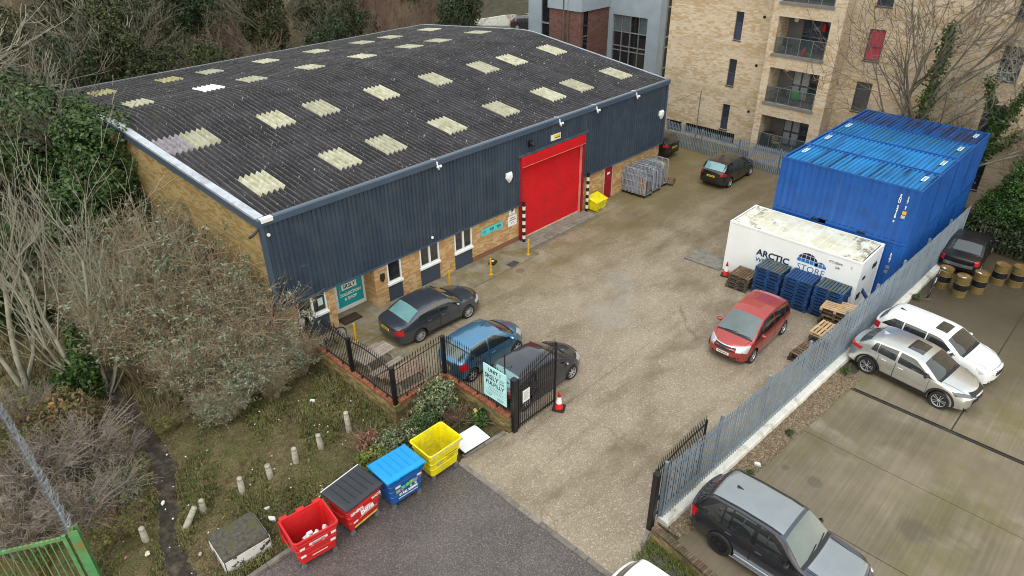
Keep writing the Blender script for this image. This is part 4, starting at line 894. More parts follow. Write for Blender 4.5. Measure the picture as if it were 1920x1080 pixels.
# ---------------------------------------------------------------- pallets: every pallet a thing of boards and blocks
M_pb = pm('blue_pallet_paint', (.010, .062, .21), .75, var=.35, scale=4, rnd=.35, dirt=(.035, .055, .085), dscale=2.5, dlo=.5, dhi=.7)
M_pt = pm('weathered_teal_board', (.055, .105, .125), .85, var=.4, scale=5, rnd=.35, dirt=(.12, .105, .09), dscale=3, dlo=.42, dhi=.62)
M_pw = pm('new_pine_board', (.60, .40, .22), .8, var=.2, scale=5, rnd=.22)
M_pbr = pm('old_brown_board', (.205, .125, .068), .9, var=.35, scale=5, rnd=.4, dirt=(.11, .07, .04), dscale=3)
M_pgrey = pm('grey_wet_board', (.10, .075, .055), .9, var=.4, scale=6, rnd=.35)
def pallet_meshes(m_top, m_low, nb=7, L=1.2, W=1.0, gap=None):
    d = {}
    bw = .098 if nb > 6 else .12
    b = MB(); b.box(-W/2, -bw/2, 0, W/2, bw/2, .02); d['top'] = b.mesh('top_board', m_top)
    b = MB(); b.box(-.05, -L/2, 0, .05, L/2, .02); d['string'] = b.mesh('stringer_board', m_low)
    b = MB(); b.box(-.05, -.07, 0, .05, .07, .078); d['block'] = b.mesh('block', m_low)
    d['p'] = (nb, L, W); return d
def pallet(label, x, y, z, rz, d, group, tilt=(0, 0)):
    nb, L, W = d['p']; t = thing('pallet', label, 'pallet', (x, y, z), rz, group); t.rotation_euler = (tilt[0], tilt[1], rz)
    for i in (-1, 0, 1): link('stringer_board', d['string'], t, (i*(W/2-.05), 0, 0)); link('stringer_board', d['string'], t, (i*(W/2-.05), 0, .1))
    for i in (-1, 0, 1):
        for j in (-1, 0, 1): link('block', d['block'], t, (i*(W/2-.05), j*(L/2-.07), .0212))
    for k in range(nb): link('top_board', d['top'], t, (0, -L/2+.06+k*(L-.12)/(nb-1), .1205))
    return t
ordn = ('topmost', 'second from the top', 'third from the top', 'fourth from the top', 'fifth from the top', 'sixth from the top', 'third from the ground', 'second from the ground', 'lowest', 'ground level')
PM_b = pallet_meshes(M_pb, M_pb, 9); PM_t = pallet_meshes(M_pt, M_pb, 9)
ords9 = ('topmost', 'second from the top', 'third from the top', 'fourth from the top', 'fifth or middle', 'fourth from the ground', 'third from the ground', 'second from the ground', 'lowest')
for si, (cx, cy, where) in enumerate(((27.30, 10.50, 'left stack beside the brown pallets'), (27.33, 9.16, 'middle stack'), (27.42, 7.86, 'right stack near the palisade'))):
    n = 9
    for k in range(n):
        o = ords9[n-1-k]
        pallet('blue pallet, %s in the %s' % (o, where), cx+rng.uniform(-.025, .025), cy+rng.uniform(-.025, .025), .005+k*.162, rng.uniform(-.025, .025), PM_t if (k == n-1 and si != 1) else PM_b, 'blue pallets stacked in front of the white container')
b = MB(); b.box(-.04, -.7, 0, .04, .7, .16); o = b.build('blue_beam', M_pb, None, loc=(28.75, 6.95, .75), rot=(.5, 0, -.5)); tag(o, 'long blue timber leaning against the end of the white container', 'timber')
PM_br = pallet_meshes(M_pbr, M_pgrey, 8, 1.0, 1.0); PM_w = pallet_meshes(M_pw, M_pw, 7, 1.0, 1.2); PM_g = pallet_meshes(M_pgrey, M_pgrey, 6, 1.0, 1.2); PM_b3 = pallet_meshes(M_pbr, M_pgrey, 8, 1.2, 1.0)
G2 = 'loose wooden pallets'
pallet('upper worn brown pallet left of the blue pallet stacks', 27.22, 11.72, .50, .0, PM_br, G2)
pallet('lower dark broken pallet left of the blue pallet stacks, under the brown one', 27.15, 11.76, .005, .05, PM_g, G2); pallet('middle dark pallet left of the blue pallet stacks, second from the ground', 27.22, 11.68, .335, -.08, PM_g, G2, (.03, .02)); pallet('dark pallet second up in the brown stack left of the blue pallets', 27.2, 11.74, .17, .03, PM_g, G2)
pallet('fresh pale pine pallet topmost at the palisade by the blue stacks', 26.72, 7.22, .86, math.pi/2+.05, PM_w, G2, (.0, .04)); pallet('dark pallet directly under the topmost fresh pine pallet', 26.72, 7.2, .68, math.pi/2, PM_g, G2)
pallet('broken pallet near the ground under the fresh pine pallet', 26.74, 7.18, .18, math.pi/2-.04, PM_g, G2); pallet('ground pallet under the topmost fresh pine pallet, at the palisade', 26.7, 7.15, .005, math.pi/2, PM_g, G2); pallet('weathered pallet midway in the pile under the fresh pine pallet', 26.7, 7.2, .51, math.pi/2+.06, PM_br, G2); pallet('worn pallet just below the middle of the pile under the fresh pine pallet', 26.7, 7.16, .345, math.pi/2, PM_g, G2)
pallet('honey coloured pallet second from the blue stacks along the palisade', 25.35, 7.02, .46, -.05, PM_w, G2); pallet('dark wet pallet directly under the honey coloured one', 25.33, 7.02, .295, .02, PM_g, G2); pallet('ground pallet under the honey coloured one by the palisade', 25.35, 7.0, .005, -.03, PM_g, G2)
b = MB(); b.box(-.1, -.5, 0, .1, .5, .1); o = b.build('timber_block', M_pgrey, None, loc=(25.35, 7.05, .172), rot=(0, 0, 1.5)); tag(o, 'grey timber spacer between the honey coloured pallet pile boards', 'timber')
pallet('upper brown slatted pallet nearest the red car along the palisade', 23.62, 6.98, .33, math.pi/2-.1, PM_b3, G2); pallet('middle brown pallet nearest the red car along the palisade', 23.62, 6.95, .168, math.pi/2-.06, PM_g, G2); pallet('lowest pallet nearest the red car, on the ground by the palisade', 23.6, 6.97, .005, math.pi/2-.1, PM_g, G2)
pallet('single brown pallet lying behind the roll cages', 35.3, 21.25, .02, .4, PM_br, G2)
# ---------------------------------------------------------------- waste bins
def castor(b, x, y, r=.085):
    b.lathe([(r*.5, -.028), (r, -.022), (r, .022), (r*.5, .028)], 12, 'y', (x, y, r)); b.box(x-.05, y-.05, r*2, x+.05, y+.05, r*2+.05)
    for s in (-1, 1): b.box(x-.02, y+s*.034, r*.8, x+.02, y+s*.042, r*2)
def bin_(label, x, y, rz, m_body, m_lid=None, m_in=None, group='large wheeled waste bins along the road edge', lid_tilt=0, lid_open=False):
    t = thing('waste_bin', label, 'bin', (x, y, -.045), rz, group)
    L0, L1, D0, D1, z0, z1 = 1.06, 1.27, .78, 1.02, .24, 1.26
    def ring(L, D, z, c=.07): return [(-L/2+c, -D/2, z), (L/2-c, -D/2, z), (L/2, -D/2+c, z), (L/2, D/2-c, z), (L/2-c, D/2, z), (-L/2+c, D/2, z), (-L/2, D/2-c, z), (-L/2, -D/2+c, z)]
    def lerp(s, g=0): return (L0+(L1-L0)*s+g, D0+(D1-D0)*s+g)
    rs = [ring(*lerp(0, -.06), z0)]
    for s in (0.02, .30, .31, .335, .345, .55, .56, .585, .595, .80, .81, .835, .845, .97):
        g = .022 if s in (.31, .335, .56, .585, .81, .835) else 0; rs.append(ring(*lerp(s, g), z0+(z1-z0)*s))
    rs += [ring(*lerp(1, .07), z1-.03), ring(*lerp(1, .07), z1+.02), ring(*lerp(1, -.03), z1+.02)]
    for s in (.9, .4, .05): rs.append(ring(*lerp(s, -.06), z0+(z1-z0)*s))
    b = MB(); b.loft(rs, True, True, False)
    if m_in: b.cur = 1
    b.add(rs[-1], [tuple(range(8))]); b.build('body', [m_body, m_in or m_body], t)
    for i, xx in enumerate((-L0/2+.07, L0/2-.07)):
        for yy in (-D0/2+.04, D0/2-.04): b = MB(); castor(b, xx, yy); b.build('castor', [M_steel], t)
    b = MB(); b.tube([(-L1/2-.02, -.3, .95), (-L1/2-.06, -.3, .93), (-L1/2-.06, .3, .93), (-L1/2-.02, .3, .95)], .015, 5); b.build('handle', m_body, t)
    b = MB(); b.tube([(L1/2+.02, -.3, .95), (L1/2+.06, -.3, .93), (L1/2+.06, .3, .93), (L1/2+.02, .3, .95)], .015, 5); b.build('handle', m_body, t)
    if m_lid:
        b = MB(); W, D = L1/2+.06, D1/2+.05
        b.loft([[(-W, -D, 0), (W, -D, 0), (W, D, .0), (-W, D, .0)], [(-W, -D, .05), (W, -D, .05), (W, D, .06), (-W, D, .06)], [(-W+.09, -D+.11, .12), (W-.09, -D+.11, .12), (W-.05, D-.05, .12), (-W+.05, D-.05, .12)]], True, True, True)
        ld = b.build('lid', m_lid, t, loc=(0, 0, z1+.025), rot=(lid_tilt, 0, 0))
        for k in range(5):
            xx = -W+.26+k*(2*W-.52)/4; b = MB(); b.box(xx-.016, -D+.16, .118, xx+.016, D-.12, .15, .005); b.build('rib', m_lid, ld)
        b = MB(); b.tube([(-W, D, .07), (W, D, .07)], .022, 6); b.build('hinge_bar', m_lid if m_lid is not M_lid_dark else M_white, ld)
        for xx in (-.35, .35): b = MB(); b.box(xx-.07, -D-.02, .0, xx+.07, -D+.05, .03); b.build('grip', m_lid, ld)
    if lid_open:
        b = MB(); b.loft([[(-.66, .55, 1.20), (.66, .55, 1.20), (.66, .62, 1.20), (-.66, .62, 1.20)], [(-.66, .60, .30), (.66, .60, .30), (.66, .69, .3), (-.66, .69, .3)]], True, True, True); b.build('lid', m_body, t)
        b = MB()
        for xx in (-.5, 0, .5): b.box(xx-.12, .48, 1.24, xx+.12, .62, 1.31, .01)
        b.build('hinge', m_body, t)
    return t
def btxt(par, s, sz, x, z, m, bold=.004, sx=1.0, rz=0):
    s_ = (z+.045-.24)/1.02; yf = -(.78+.24*s_)/2-.014; lettering(s, sz, m, par, (x, yf, z), (math.pi/2-.117, 0, 0), bold, sx=sx)
def bplate(par, x0, x1, z0, z1, m, nm='sticker'):
    b = MB(); V = []
    for z in (z0, z1):
        yf = -(.78+.24*((z+.045-.24)/1.02))/2-.011; V += [(x0, yf, z), (x1, yf, z)]
    b.add(V, [(0, 1, 3, 2)]); b.add([(x, y+.006, z) for x, y, z in V], [(0, 2, 3, 1)]); b.build(nm, m, par)
B1 = bin_('open red wheeled bin with white packing waste inside, nearest the concrete block', 5.30, 13.25, -.13, M_red_plastic, None, None, lid_open=True)
bplate(B1, -.24, .30, .93, 1.03, M_white); btxt(B1, 'RECYCLING', .07, .03, .98, M_text_dark, .002)
for x0, z0 in ((-.52, .88), (.40, .93), (-.52, .55), (.36, .62)): bplate(B1, x0, x0+.15, z0, z0+.1, M_white)
b = MB()
for cx in (-.15, .18):
    for q in range(4): w = rng.uniform(.03, .07); b.box(cx-w, -.465+.02*q, .83-q*.08, cx+w, -.462+.02*q, .87-q*.08); 
b.build('pictogram', pm('pink_print', (.72, .25, .28), .5), B1); bplate(B1, -.2, .25, .44, .475, M_white)
b = MB(); b.box(-.62, -.2, 1.0, -.60, .2, 1.04); b.box(-.62, -.2, 1.08, -.6, .25, 1.12); b.build('sticker', pm('orange_strip', (.72, .36, .05), .5), B1)
V = []; F = []; r2 = random.Random(5)
w = MB()
for q in range(90):
    a = Vector((r2.uniform(-.40, .46), r2.uniform(-.34, .10), .42+r2.uniform(.0, .34))); s = r2.uniform(.04, .09); M = Matrix.Translation(a) @ Matrix.Rotation(r2.uniform(0, 3), 4, Vector((r2.random(), r2.random(), r2.random())).normalized()); w.M = M; w.box(-s, -s*.7, -s*.4, s, s*.7, s*.4)
w.M = None; o = w.build('packing_waste', M_white); o.location = (5.30, 13.25, 0); o.rotation_euler = (0, 0, -.13); tag(o, 'heap of white packing waste lying inside the open red bin', 'packing waste', kind='stuff')
B2 = bin_('red wheeled bin with closed charcoal lid and white lettering', 6.83, 13.34, .10, M_red_plastic, M_lid_dark, lid_tilt=.03)
btxt(B2, 'GENERAL', .125, -.30, .98, M_text_white, .004, .9); btxt(B2, 'WASTE', .125, .42, 1.02, M_text_white, .004, .85); btxt(B2, 'Biffa', .30, .06, .78, M_text_white, .012, .95)
bplate(B2, -.2, .45, .585, .60, M_text_white, 'print'); bplate(B2, -.45, -.28, .52, .60, M_text_white); bplate(B2, -.42, .45, .30, .38, pm('yellow_sticker', (.72, .62, .12), .5, var=.4, scale=14))
B3 = bin_('blue wheeled bin with bright blue lid slightly ajar and coloured print', 8.31, 13.16, -.06, M_blue_plastic, M_cyan_lid, lid_tilt=-.10)
bplate(B3, -.42, -.24, .92, 1.02, M_white); bplate(B3, .36, .52, .94, 1.04, M_white)
for x0, c, z0 in ((-.40, (.35, .45, .22), .70), (-.22, (.10, .55, .25), .76), (-.05, (.15, .6, .2), .78), (.08, (.2, .65, .15), .80), (.22, (.35, .3, .45), .78), (.36, (.12, .12, .3), .82)):
    bplate(B3, x0, x0+.15, z0, z0+.15, pm('print_%d' % int(c[1]*100+c[2]*1000), c, .5, var=.5, scale=22))
for x0, c in ((-.2, (.62, .12, .4)), (.1, (.75, .45, .5)), (.27, (.8, .8, .85))): bplate(B3, x0, x0+.07, .66, .75, pm('print_p%d' % int(c[1]*100), c, .5))
btxt(B3, '01442 228000', .115, .04, .575, M_text_white, .004); 
b = MB(); 
for q in range(22): b.box(-.32+q*.032, -.432, .41, -.32+q*.032+.022, -.428, .445)
b.build('print', M_text_white, B3)
M_bin_in = pm('grimy_yellow', (.33, .31, .12), .6, var=.5, scale=3, dirt=(.10, .095, .08), dscale=2)
B4 = bin_('open yellow wheeled bin with grimy inside, last before the yard entrance', 9.86, 13.18, -.02, M_yellow_bin, None, M_bin_in)
bplate(B4, -.34, -.16, .66, .80, pm('grey_sticker', (.45, .45, .42), .5, var=.5, scale=20))
b = MB()
for z, x0, x1 in ((.90, -.02, .45), (.82, .1, .34), (.72, .05, .3)):
    x = x0
    while x < x1: b.box(x, -.49+(.9-z)*.118, z-.02, x+.03, -.484+(.9-z)*.118, z+.02); x += .045
b.build('print', pm('faded_print', (.33, .28, .02), .5), B4)
b = MB(); b.box(-.64, -.553, 1.2, .67, -.549, 1.28); b.build('scuffed_rim', pm('scuffed_yellow', (.62, .56, .22), .6, var=.4, scale=9), B4)
# ---------------------------------------------------------------- cones, posts, bollards, barrels, small things
M_cone = pm('cone_red', (.62, .020, .012), .5, var=.08); M_cone_w = pm('cone_white', (.78, .76, .76), .45, var=.08)
def cone(label, x, y, s=1.0, rz=0):
    t = thing('traffic_cone', label, 'cone', (x, y, 0), rz, 'traffic cones in the yard'); t.scale = (s, s, s)
    b = MB(); b.bbox(-.22, -.22, 0, .22, .22, .06, .05); b.build('base', M_rubber, t)
    def r(z): return .15-.12*(z-.06)/.70
    b = MB(); b.lathe([(r(.06)+.01, .06), (r(.28), .28)], 18, cap=False); b.build('cone_body', M_cone, t, True)
    b = MB(); b.lathe([(r(.28)+.004, .28), (r(.56)+.004, .56)], 18, cap=False); b.build('reflective_sleeve', M_cone_w, t, True)
    b = MB(); b.lathe([(r(.56), .56), (r(.74), .74), (.02, .78)], 18); b.build('cone_tip', M_cone, t, True)
cone('red and white traffic cone at the end of the open black gate leaf', 14.75, 12.22, 1.0, .5); cone('red and white traffic cone at the corner of the white container', 27.45, 12.72, .95, .3)
for i, (x, z, c) in enumerate(((23.38, 2.25, 'left'), (28.57, 2.3, 'right'))):
    t = thing('guard_post', 'black and white striped guard post on the %s side of the red shutter' % c, 'post', (x, 22.12, 0), 0, 'striped guard posts'); n = 11; h = z/n
    for k in range(n): b = MB(); b.lathe([(.085, k*h+.0), (.085, (k+1)*h)], 14); b.build('band', M_black if (k % 2 == 0 or k == 0) else pm('pale_band', (.74, .66, .58), .5, var=.15), t)
for i, (x, y, lab) in enumerate(((12.12, 21.05, 'thin yellow bollard behind the railings by the dark grey saloon'), (15.35, 21.1, 'thin yellow bollard mostly hidden behind the dark grey saloon bonnet'), (17.67, 21.5, 'thin yellow bollard at the pavement edge below the third window'), (19.81, 20.95, 'thin yellow bollard at the pavement edge before the turquoise sign'), (22.5, 21.0, 'thin yellow bollard nearest the striped guard post'))):
    t = thing('yellow_bollard', lab, 'bollard', (x, y-.02, 0), 0, 'thin yellow bollards along the pavement'); b = MB(); b.lathe([(.11, 0), (.11, .035), (.05, .05), (.045, .88), (.03, .9)], 12); b.build('shaft', M_yellow_post, t); b = MB(); b.lathe([(.13, .0), (.13, .02)], 12); b.build('base_plate', M_yellow_post, t)
t = thing('grit_bin', 'yellow grit bin with sloping lid beside the right striped post', 'bin', (29.27, 21.98, 0), .02)
b = MB(); b.loft([[(-.46, -.32, .08), (.46, -.32, .08), (.46, .3, .08), (-.46, .3, .08)], [(-.50, -.38, .55), (.50, -.38, .55), (.50, .34, .72), (-.5, .34, .72)]], True, True, True)
for x in (-.34, .2): b.box(x, -.3, 0, x+.18, .28, .09)
b.build('body', M_yellow_bin, t); b = MB(); b.loft([[(-.53, -.42, .55), (.53, -.42, .55), (.53, .36, .73), (-.53, .36, .73)], [(-.53, -.42, .6), (.53, -.42, .6), (.53, .36, .8), (-.53, .36, .8)], [(-.45, -.34, .66), (.45, -.34, .66), (.45, .3, .85), (-.45, .3, .85)]], True, True, True); b.build('lid', M_yellow_bin, t)
M_stone = pm('pale_weathered_concrete', (.40, .37, .31), .9, var=.3, scale=7, bump=.3, bscale=40, dirt=(.20, .18, .11), dscale=4)
bl = [(2.06, 17.1, .72, .12, 0, 'leftmost concrete bollard, on the far side of the dirt path near the green gate'), (3.02, 16.72, .80, 0, .62, 'concrete bollard leaning steeply beside the dirt path'), (3.72, 16.95, .55, 0, .05, 'short brownish concrete bollard sunk in dead grass by the leaning one'), (4.9, 16.78, .72, 0, .04, 'concrete bollard just beyond the painted concrete block, in dead grass'), (5.82, 16.66, .72, .03, -.04, 'third concrete bollard from the variegated shrubs, behind the open red bin'), (6.72, 16.64, .78, 0, .03, 'fourth concrete bollard, in line behind the charcoal lidded bin'), (7.66, 16.62, .80, .03, -.05, 'second concrete bollard from the variegated shrubs'), (8.86, 16.78, .86, -.03, .0, 'concrete bollard furthest right, nearest the yellow brick wall')]
for x, y, h, tx, ty, lab in bl:
    t = thing('concrete_bollard', lab, 'bollard', (x, y, -.05), 0, 'concrete bollards in the rough grass'); t.rotation_euler = (tx, ty, 0)
    b = MB(); b.lathe([(.105, 0), (.10, h*.3), (.085, h-.13), (.07, h-.12), (.072, h-.10), (.088, h-.09), (.085, h-.03), (.05, h), (.0, h+.005)], 14, cap=False); b.build('shaft', M_stone, t, True)
t = thing('concrete_block', 'mossy concrete block with peeling white paint at the road edge', 'block', (3.90, 14.90, -.05), -.06)
M_blk = pm('mossy_block_top', (.085, .075, .06), .95, var=.5, scale=9, bump=.6, bscale=22, dirt=(.075, .080, .020), dscale=2.6, dlo=.52, dhi=.66)
M_peel = pm('peeling_white_paint', (.62, .62, .62), .7, var=.12, scale=4, dirt=(.055, .05, .045), dscale=2.6, dlo=.54, dhi=.57)
b = MB(); b.bbox(-.66, -.58, 0, .66, .58, .60, .05); b.build('block_core', M_blk, t)
b = MB(); b.box(-.64, -.60, .02, .64, -.583, .46); b.box(-.68, -.56, .02, -.663, .5, .42); b.box(.663, -.56, .02, .68, .5, .5); b.build('paint_layer', M_peel, t)
M_drum = pm('olive_drum_paint', (.155, .110, .034), .45, var=.2, scale=3, dirt=(.12, .085, .03), dscale=2); M_drum_top = pm('rusty_drum_top', (.17, .085, .03), .55, var=.4, scale=5, dirt=(.32, .24, .12), dscale=2)
def drum(label, x, y, spots=True, h=.98, r=.30):
    t = thing('oil_drum', label, 'drum', (x, y, 0), rng.uniform(0, 6), 'olive and black oil drums')
    b = MB(); b.lathe([(r-.02, .02), (r, .0), (r, .025), (r-.008, .03), (r-.008, .30), (r+.005, .315), (r-.008, .33)], 24, cap=True); b.lathe([(r-.008, .62), (r+.006, .635), (r-.008, .65), (r-.008, h-.02), (r+.004, h-.015), (r+.004, h+.012), (r-.014, h+.012), (r-.014, h-.02)], 24, cap=False); b.build('shell', M_drum, t, False)
    b = MB(); b.lathe([(r-.006, .33), (r-.006, .62)], 24, cap=False); b.build('black_band', M_black, t)
    b = MB(); b.lathe([(0.001, h-.018), (r-.014, h-.019)], 24, cap=False); b.lathe([(.035, h-.018), (.035, h), (.001, h)], 8, c=(.18, 0, 0), cap=False); b.build('drum_top', M_drum_top, t)
    if spots: b = MB(); b.box(-.1, -.16, h-.017, .06, -.08, h-.011); b.build('label', M_white, t); b = MB(); b.M = Matrix.Rotation(-2.0, 4, 'Z'); b.box(-.09, -r+.0, .42, .09, -r+.004, .56); b.build('label', M_steel, t)
for a, lab in zip(((33.35, 5.0, 1), (33.05, 4.22, 1), (33.95, 3.72, 1), (35.45, 3.25, 0), (35.75, 2.6, 0)), ('olive oil drum nearest the bicycle and the palisade', 'olive oil drum in front of the other two near the bicycle', 'olive oil drum right of the pair beside the bicycle, with a rusty top', 'left drum of the olive pair at the right edge of the photo', 'olive oil drum cut by the right edge of the photo')): drum(lab, a[0], a[1], a[2])
def bicycle(label, x, y, rz, m_frame, s=1.0, lean=.12):
    t = thing('bicycle', label, 'bicycle', (x, y, 0)); t.rotation_euler = (lean, 0, rz); R = .34
    for xx in (-.53, .53):
        b = MB(); pts = [(xx+R*math.cos(a), 0, R+R*math.sin(a)) for a in np.linspace(0, 2*math.pi, 25)]; b.tube(pts, .022, 6, False); wq = b.build('wheel', M_rubber, t)
        b = MB(); pts = [(xx+(R-.03)*math.cos(a), 0, R+(R-.03)*math.sin(a)) for a in np.linspace(0, 2*math.pi, 25)]; b.tube(pts, .01, 4, False)
        for k in range(14): a = k*math.pi/7; b.tube([(xx, 0, R), (xx+(R-.03)*math.cos(a), 0, R+(R-.03)*math.sin(a))], .003, 3)
        b.build('rim', M_steel, wq)
    b = MB(); hd, st, bb = (.36, 0, .86), (-.2, 0, .86), (-.05, 0, .3)
    for p, q in ((hd, st), (hd, bb), (st, bb), (st, (-.53, 0, R)), (bb, (-.53, 0, R)), (hd, (.53, 0, R)), (hd, (.33, 0, 1.0)), (st, (-.23, 0, .97))): b.tube([p, q], .019, 6)
    b.build('frame', m_frame, t)
    b = MB(); b.tube([(.30, -.28, 1.02), (.36, -.1, 1.02), (.36, .1, 1.02), (.30, .28, 1.02)], .014, 6); b.build('handlebar', M_steel, t)
    b = MB(); b.loft([[(-.36, -.07, .97), (-.36, .07, .97), (-.36, .07, 1.01), (-.36, -.07, 1.01)], [(-.08, -.02, .98), (-.08, .02, .98), (-.08, .02, 1.0), (-.08, -.02, 1.0)]], True, True, True); b.build('saddle', M_black, t)
    b = MB(); b.lathe([(.09, -.03), (.09, -.024)], 14, 'y', bb); b.tube([(-.05, -.08, .3), (.06, -.08, .18)], .012, 5); b.build('crank', M_steel, t)
bicycle('silver bicycle leaning on the palisade beside the oil drums', 32.5, 5.22, .15, pm('silver_frame', (.45, .46, .48), .3, metal=.8))
bicycle('dark bicycle parked behind the railings below the first window', 11.15, 21.35, .15, M_black, lean=-.1)
# galvanised roll cages, nested
M_sack = pm('pale_plastic_wrap', (.42, .45, .50), .35, var=.4, scale=9); M_grey_sack = pm('purple_grey_sack', (.26, .25, .33), .6, var=.4, scale=9)
M_cage = pm('bright_zinc', (.42, .45, .51), .35, metal=.35, var=.15)
def roll_cage(label, x, y, rz, fill=None):
    t = thing('roll_cage', label, 'roll cage', (x, y, 0), rz, 'galvanised roll cages by the red side door'); W, D, H = .72, .80, 1.68
    b = MB(); b.box(-W/2, -D/2, .16, W/2, D/2, .19); b.build('base', M_steel, t)
    for sx in (-1, 1):
        b = MB(); X = sx*W/2; b.tube([(X, -D/2, .18), (X, -D/2, H-.06), (X, -D/2+.06, H), (X, D/2-.06, H), (X, D/2, H-.06), (X, D/2, .18)], .022, 6)
        for k in range(7): yy = -D/2+(k+1)*D/8; b.tube([(X, yy, .18), (X, yy, H)], .011, 4)
        for z in (.5, .9, 1.3): b.tube([(X, -D/2, z), (X, D/2, z)], .012, 4)
        b.build('side_frame', M_cage, t)
    b = MB()
    for k in range(7): xx = -W/2+(k+1)*W/8; b.tube([(xx, D/2, .18), (xx, D/2, H-.1)], .011, 4)
    for z in (.5, .9, 1.3, H-.1): b.tube([(-W/2, D/2, z), (W/2, D/2, z)], .012, 4)
    b.build('back_frame', M_cage, t)
    for xx in (-W/2+.06, W/2-.06):
        for yy in (-D/2+.06, D/2-.06): b = MB(); castor(b, xx, yy, .06); b.build('castor', M_rubber, t)
    if fill:
        
        n = 7
        for q in range(n):
            xx = -W/2+.07+q*(W-.14)/(n-1); b = MB(); z1 = fill[1]*rng.uniform(.72, 1.); b.M = Matrix.Translation((xx, 0, .2)) @ Matrix.Rotation(rng.uniform(-.09, .09), 4, 'Y'); b.bbox(-.018, -D/2+.05+rng.uniform(0, .2), 0, .018, D/2-.05-rng.uniform(0, .15), z1-.2, .012); b.M = None; b.build('folded_sack', (fill[0], M_sack, fill[0], M_steel, M_sack, M_grey_sack, fill[0])[q], t)
cg = [(32.55, 21.95, 0), (32.58, 21.68, 0), (32.6, 21.42, 0), (32.62, 21.12, 1), (33.55, 21.85, 2), (33.6, 21.5, 0), (33.62, 21.2, 0), (34.45, 21.75, 2), (34.5, 21.35, 3)]
cl = ('roll cage at the wall in the row nearest the red side door', 'second roll cage from the wall in the row nearest the red side door', 'third roll cage from the wall in the row nearest the red side door', 'roll cage with an orange sack, front of the row by the red side door', 'wrapped roll cage at the wall in the middle row', 'second roll cage of the middle row', 'front roll cage of the middle row, facing the yard', 'rear roll cage of the row furthest right, with wrapping', 'front roll cage of the row furthest right, with cream bags')
M_orange_sack = pm('orange_sack', (.45, .19, .03), .7, var=.3, scale=8); M_cream = pm('cream_bag', (.58, .53, .36), .6, var=.3, scale=7)
for (x, y, k), lab in zip(cg, cl): roll_cage(lab, x, y, rng.uniform(-.06, .06), ((M_grey_sack, 1.5), (M_orange_sack, 1.2), (M_sack, 1.62), (M_cream, 1.5))[k])
# picnic tables behind the railing
M_deck = pm('bleached_deck_board', (.36, .30, .25), .85, var=.3, scale=6, rnd=.3, dirt=(.25, .18, .12), dscale=3)
M_deck2 = pm('reddish_deck_board', (.33, .22, .155), .85, var=.3, scale=6, rnd=.3)
b = MB(); b.box(-.75, -.068, 0, .75, .068, .035); TB = b.mesh('plank', M_deck); TB2 = MB().box(-.75, -.068, 0, .75, .068, .035).mesh('plank', M_deck2)
for i, (x, y) in enumerate(((11.62, 18.95), (11.75, 17.15))):
    t = thing('picnic_table', ('bleached picnic table behind the railing, nearer the building', 'reddish picnic table behind the railing, in the corner by the blue hatchback')[i], 'table', (x, y, 0), .05-.08*i, 'picnic tables behind the railing')
    for k in range(5): link('plank', (TB, TB2)[i], t, (0, -.30+k*.15, .72))
    for s in (-1, 1):
        for k in range(2): link('plank', (TB, TB2)[i], t, (0, s*(.62+k*.15), .42))
        for xx in (-.55, .55): b = MB(); b.tube([(xx, s*.72, 0), (xx, s*.2, .72)], .04, 4); b.build('leg', M_deck, t)
    for xx in (-.55, .55): b = MB(); b.box(xx-.02, -.78, .36, xx+.02, .78, .42); b.build('crossbar', M_deck, t)
t = thing('door_mat', 'dark brown door mat before the shop entrance', 'mat', (12.9, 22.62, .036), 0); b = MB(); b.box(-.42, -.24, 0, .42, .24, .015); b.build('pile', pm('mat_brown', (.055, .025, .012), .95), t); b = MB(); b.box(-.47, -.33, -.0, .47, .29, .008); b.build('rim', M_rubber, t)
t = thing('floor_lamp_box', 'small black box with a white top on the pavement under the turquoise sign', 'box', (20.6, 21.6, .035), .35); b = MB(); b.bbox(-.2, -.16, 0, .2, .16, .14, .03); b.build('case', M_black, t); b = MB(); b.box(-.06, -.06, .141, .06, .06, .15); b.build('label', M_white, t)
t = thing('manhole_cover', 'reddish round cover in the yard near the pavement', 'cover', (21.05, 20.15, .001), 0); b = MB(); b.lathe([(.22, 0), (.22, .006)], 18); b.build('lid', pm('red_cover', (.22, .12, .08), .8, var=.4, scale=9), t); b = MB(); b.lathe([(.26, .0), (.26, .003)], 18); b.build('rim', M_conc, t)
t = thing('manhole_cover', 'square grey iron cover at the pavement edge near the shutter', 'cover', (21.25, 20.85, .036), .05); b = MB(); b.box(-.3, -.2, 0, .3, .2, .008); b.build('lid', pm('iron_cover', (.085, .08, .085), .6, metal=.4), t); b = MB(); b.box(-.34, -.24, 0, .34, .24, .004); b.build('rim', M_conc, t)
t = thing('display_board', 'large white faced panel lying against the kerb beside the yellow bin', 'panel', (11.38, 13.28, .12), -.02); t.rotation_euler = (.06, .03, -.04)
b = MB(); b.box(-.56, -.40, 0, .56, .40, .035); b.build('face', M_white, t); b = MB(); b.box(-.60, -.43, -.05, .60, -.40, .03); b.box(-.60, .40, -.05, .6, .43, .03); b.box(-.60, -.40, -.05, -.56, .40, .03); b.box(.56, -.40, -.05, .60, .40, .03); b.build('frame', M_black, t)
for a in (((-.5, .43), (-.4, .75)), ((.5, .43), (.6, .78)), ((-.4, .75), (.6, .78))): b = MB(); b.tube([(*a[0], .0), (*a[1], .02)], .018, 5); b.build('stand_tube', M_black, t)
o = MB().bbox(-.1, -.06, 0, .1, .06, .52, .03).build('marker_stone', pm('yellow_marker', (.52, .38, .10), .8, var=.25, scale=9), None, loc=(12.25, 13.95, -.06), rot=(.05, .05, 1.2)); tag(o, 'yellow hydrant marker stone below the aqua sign', 'marker')
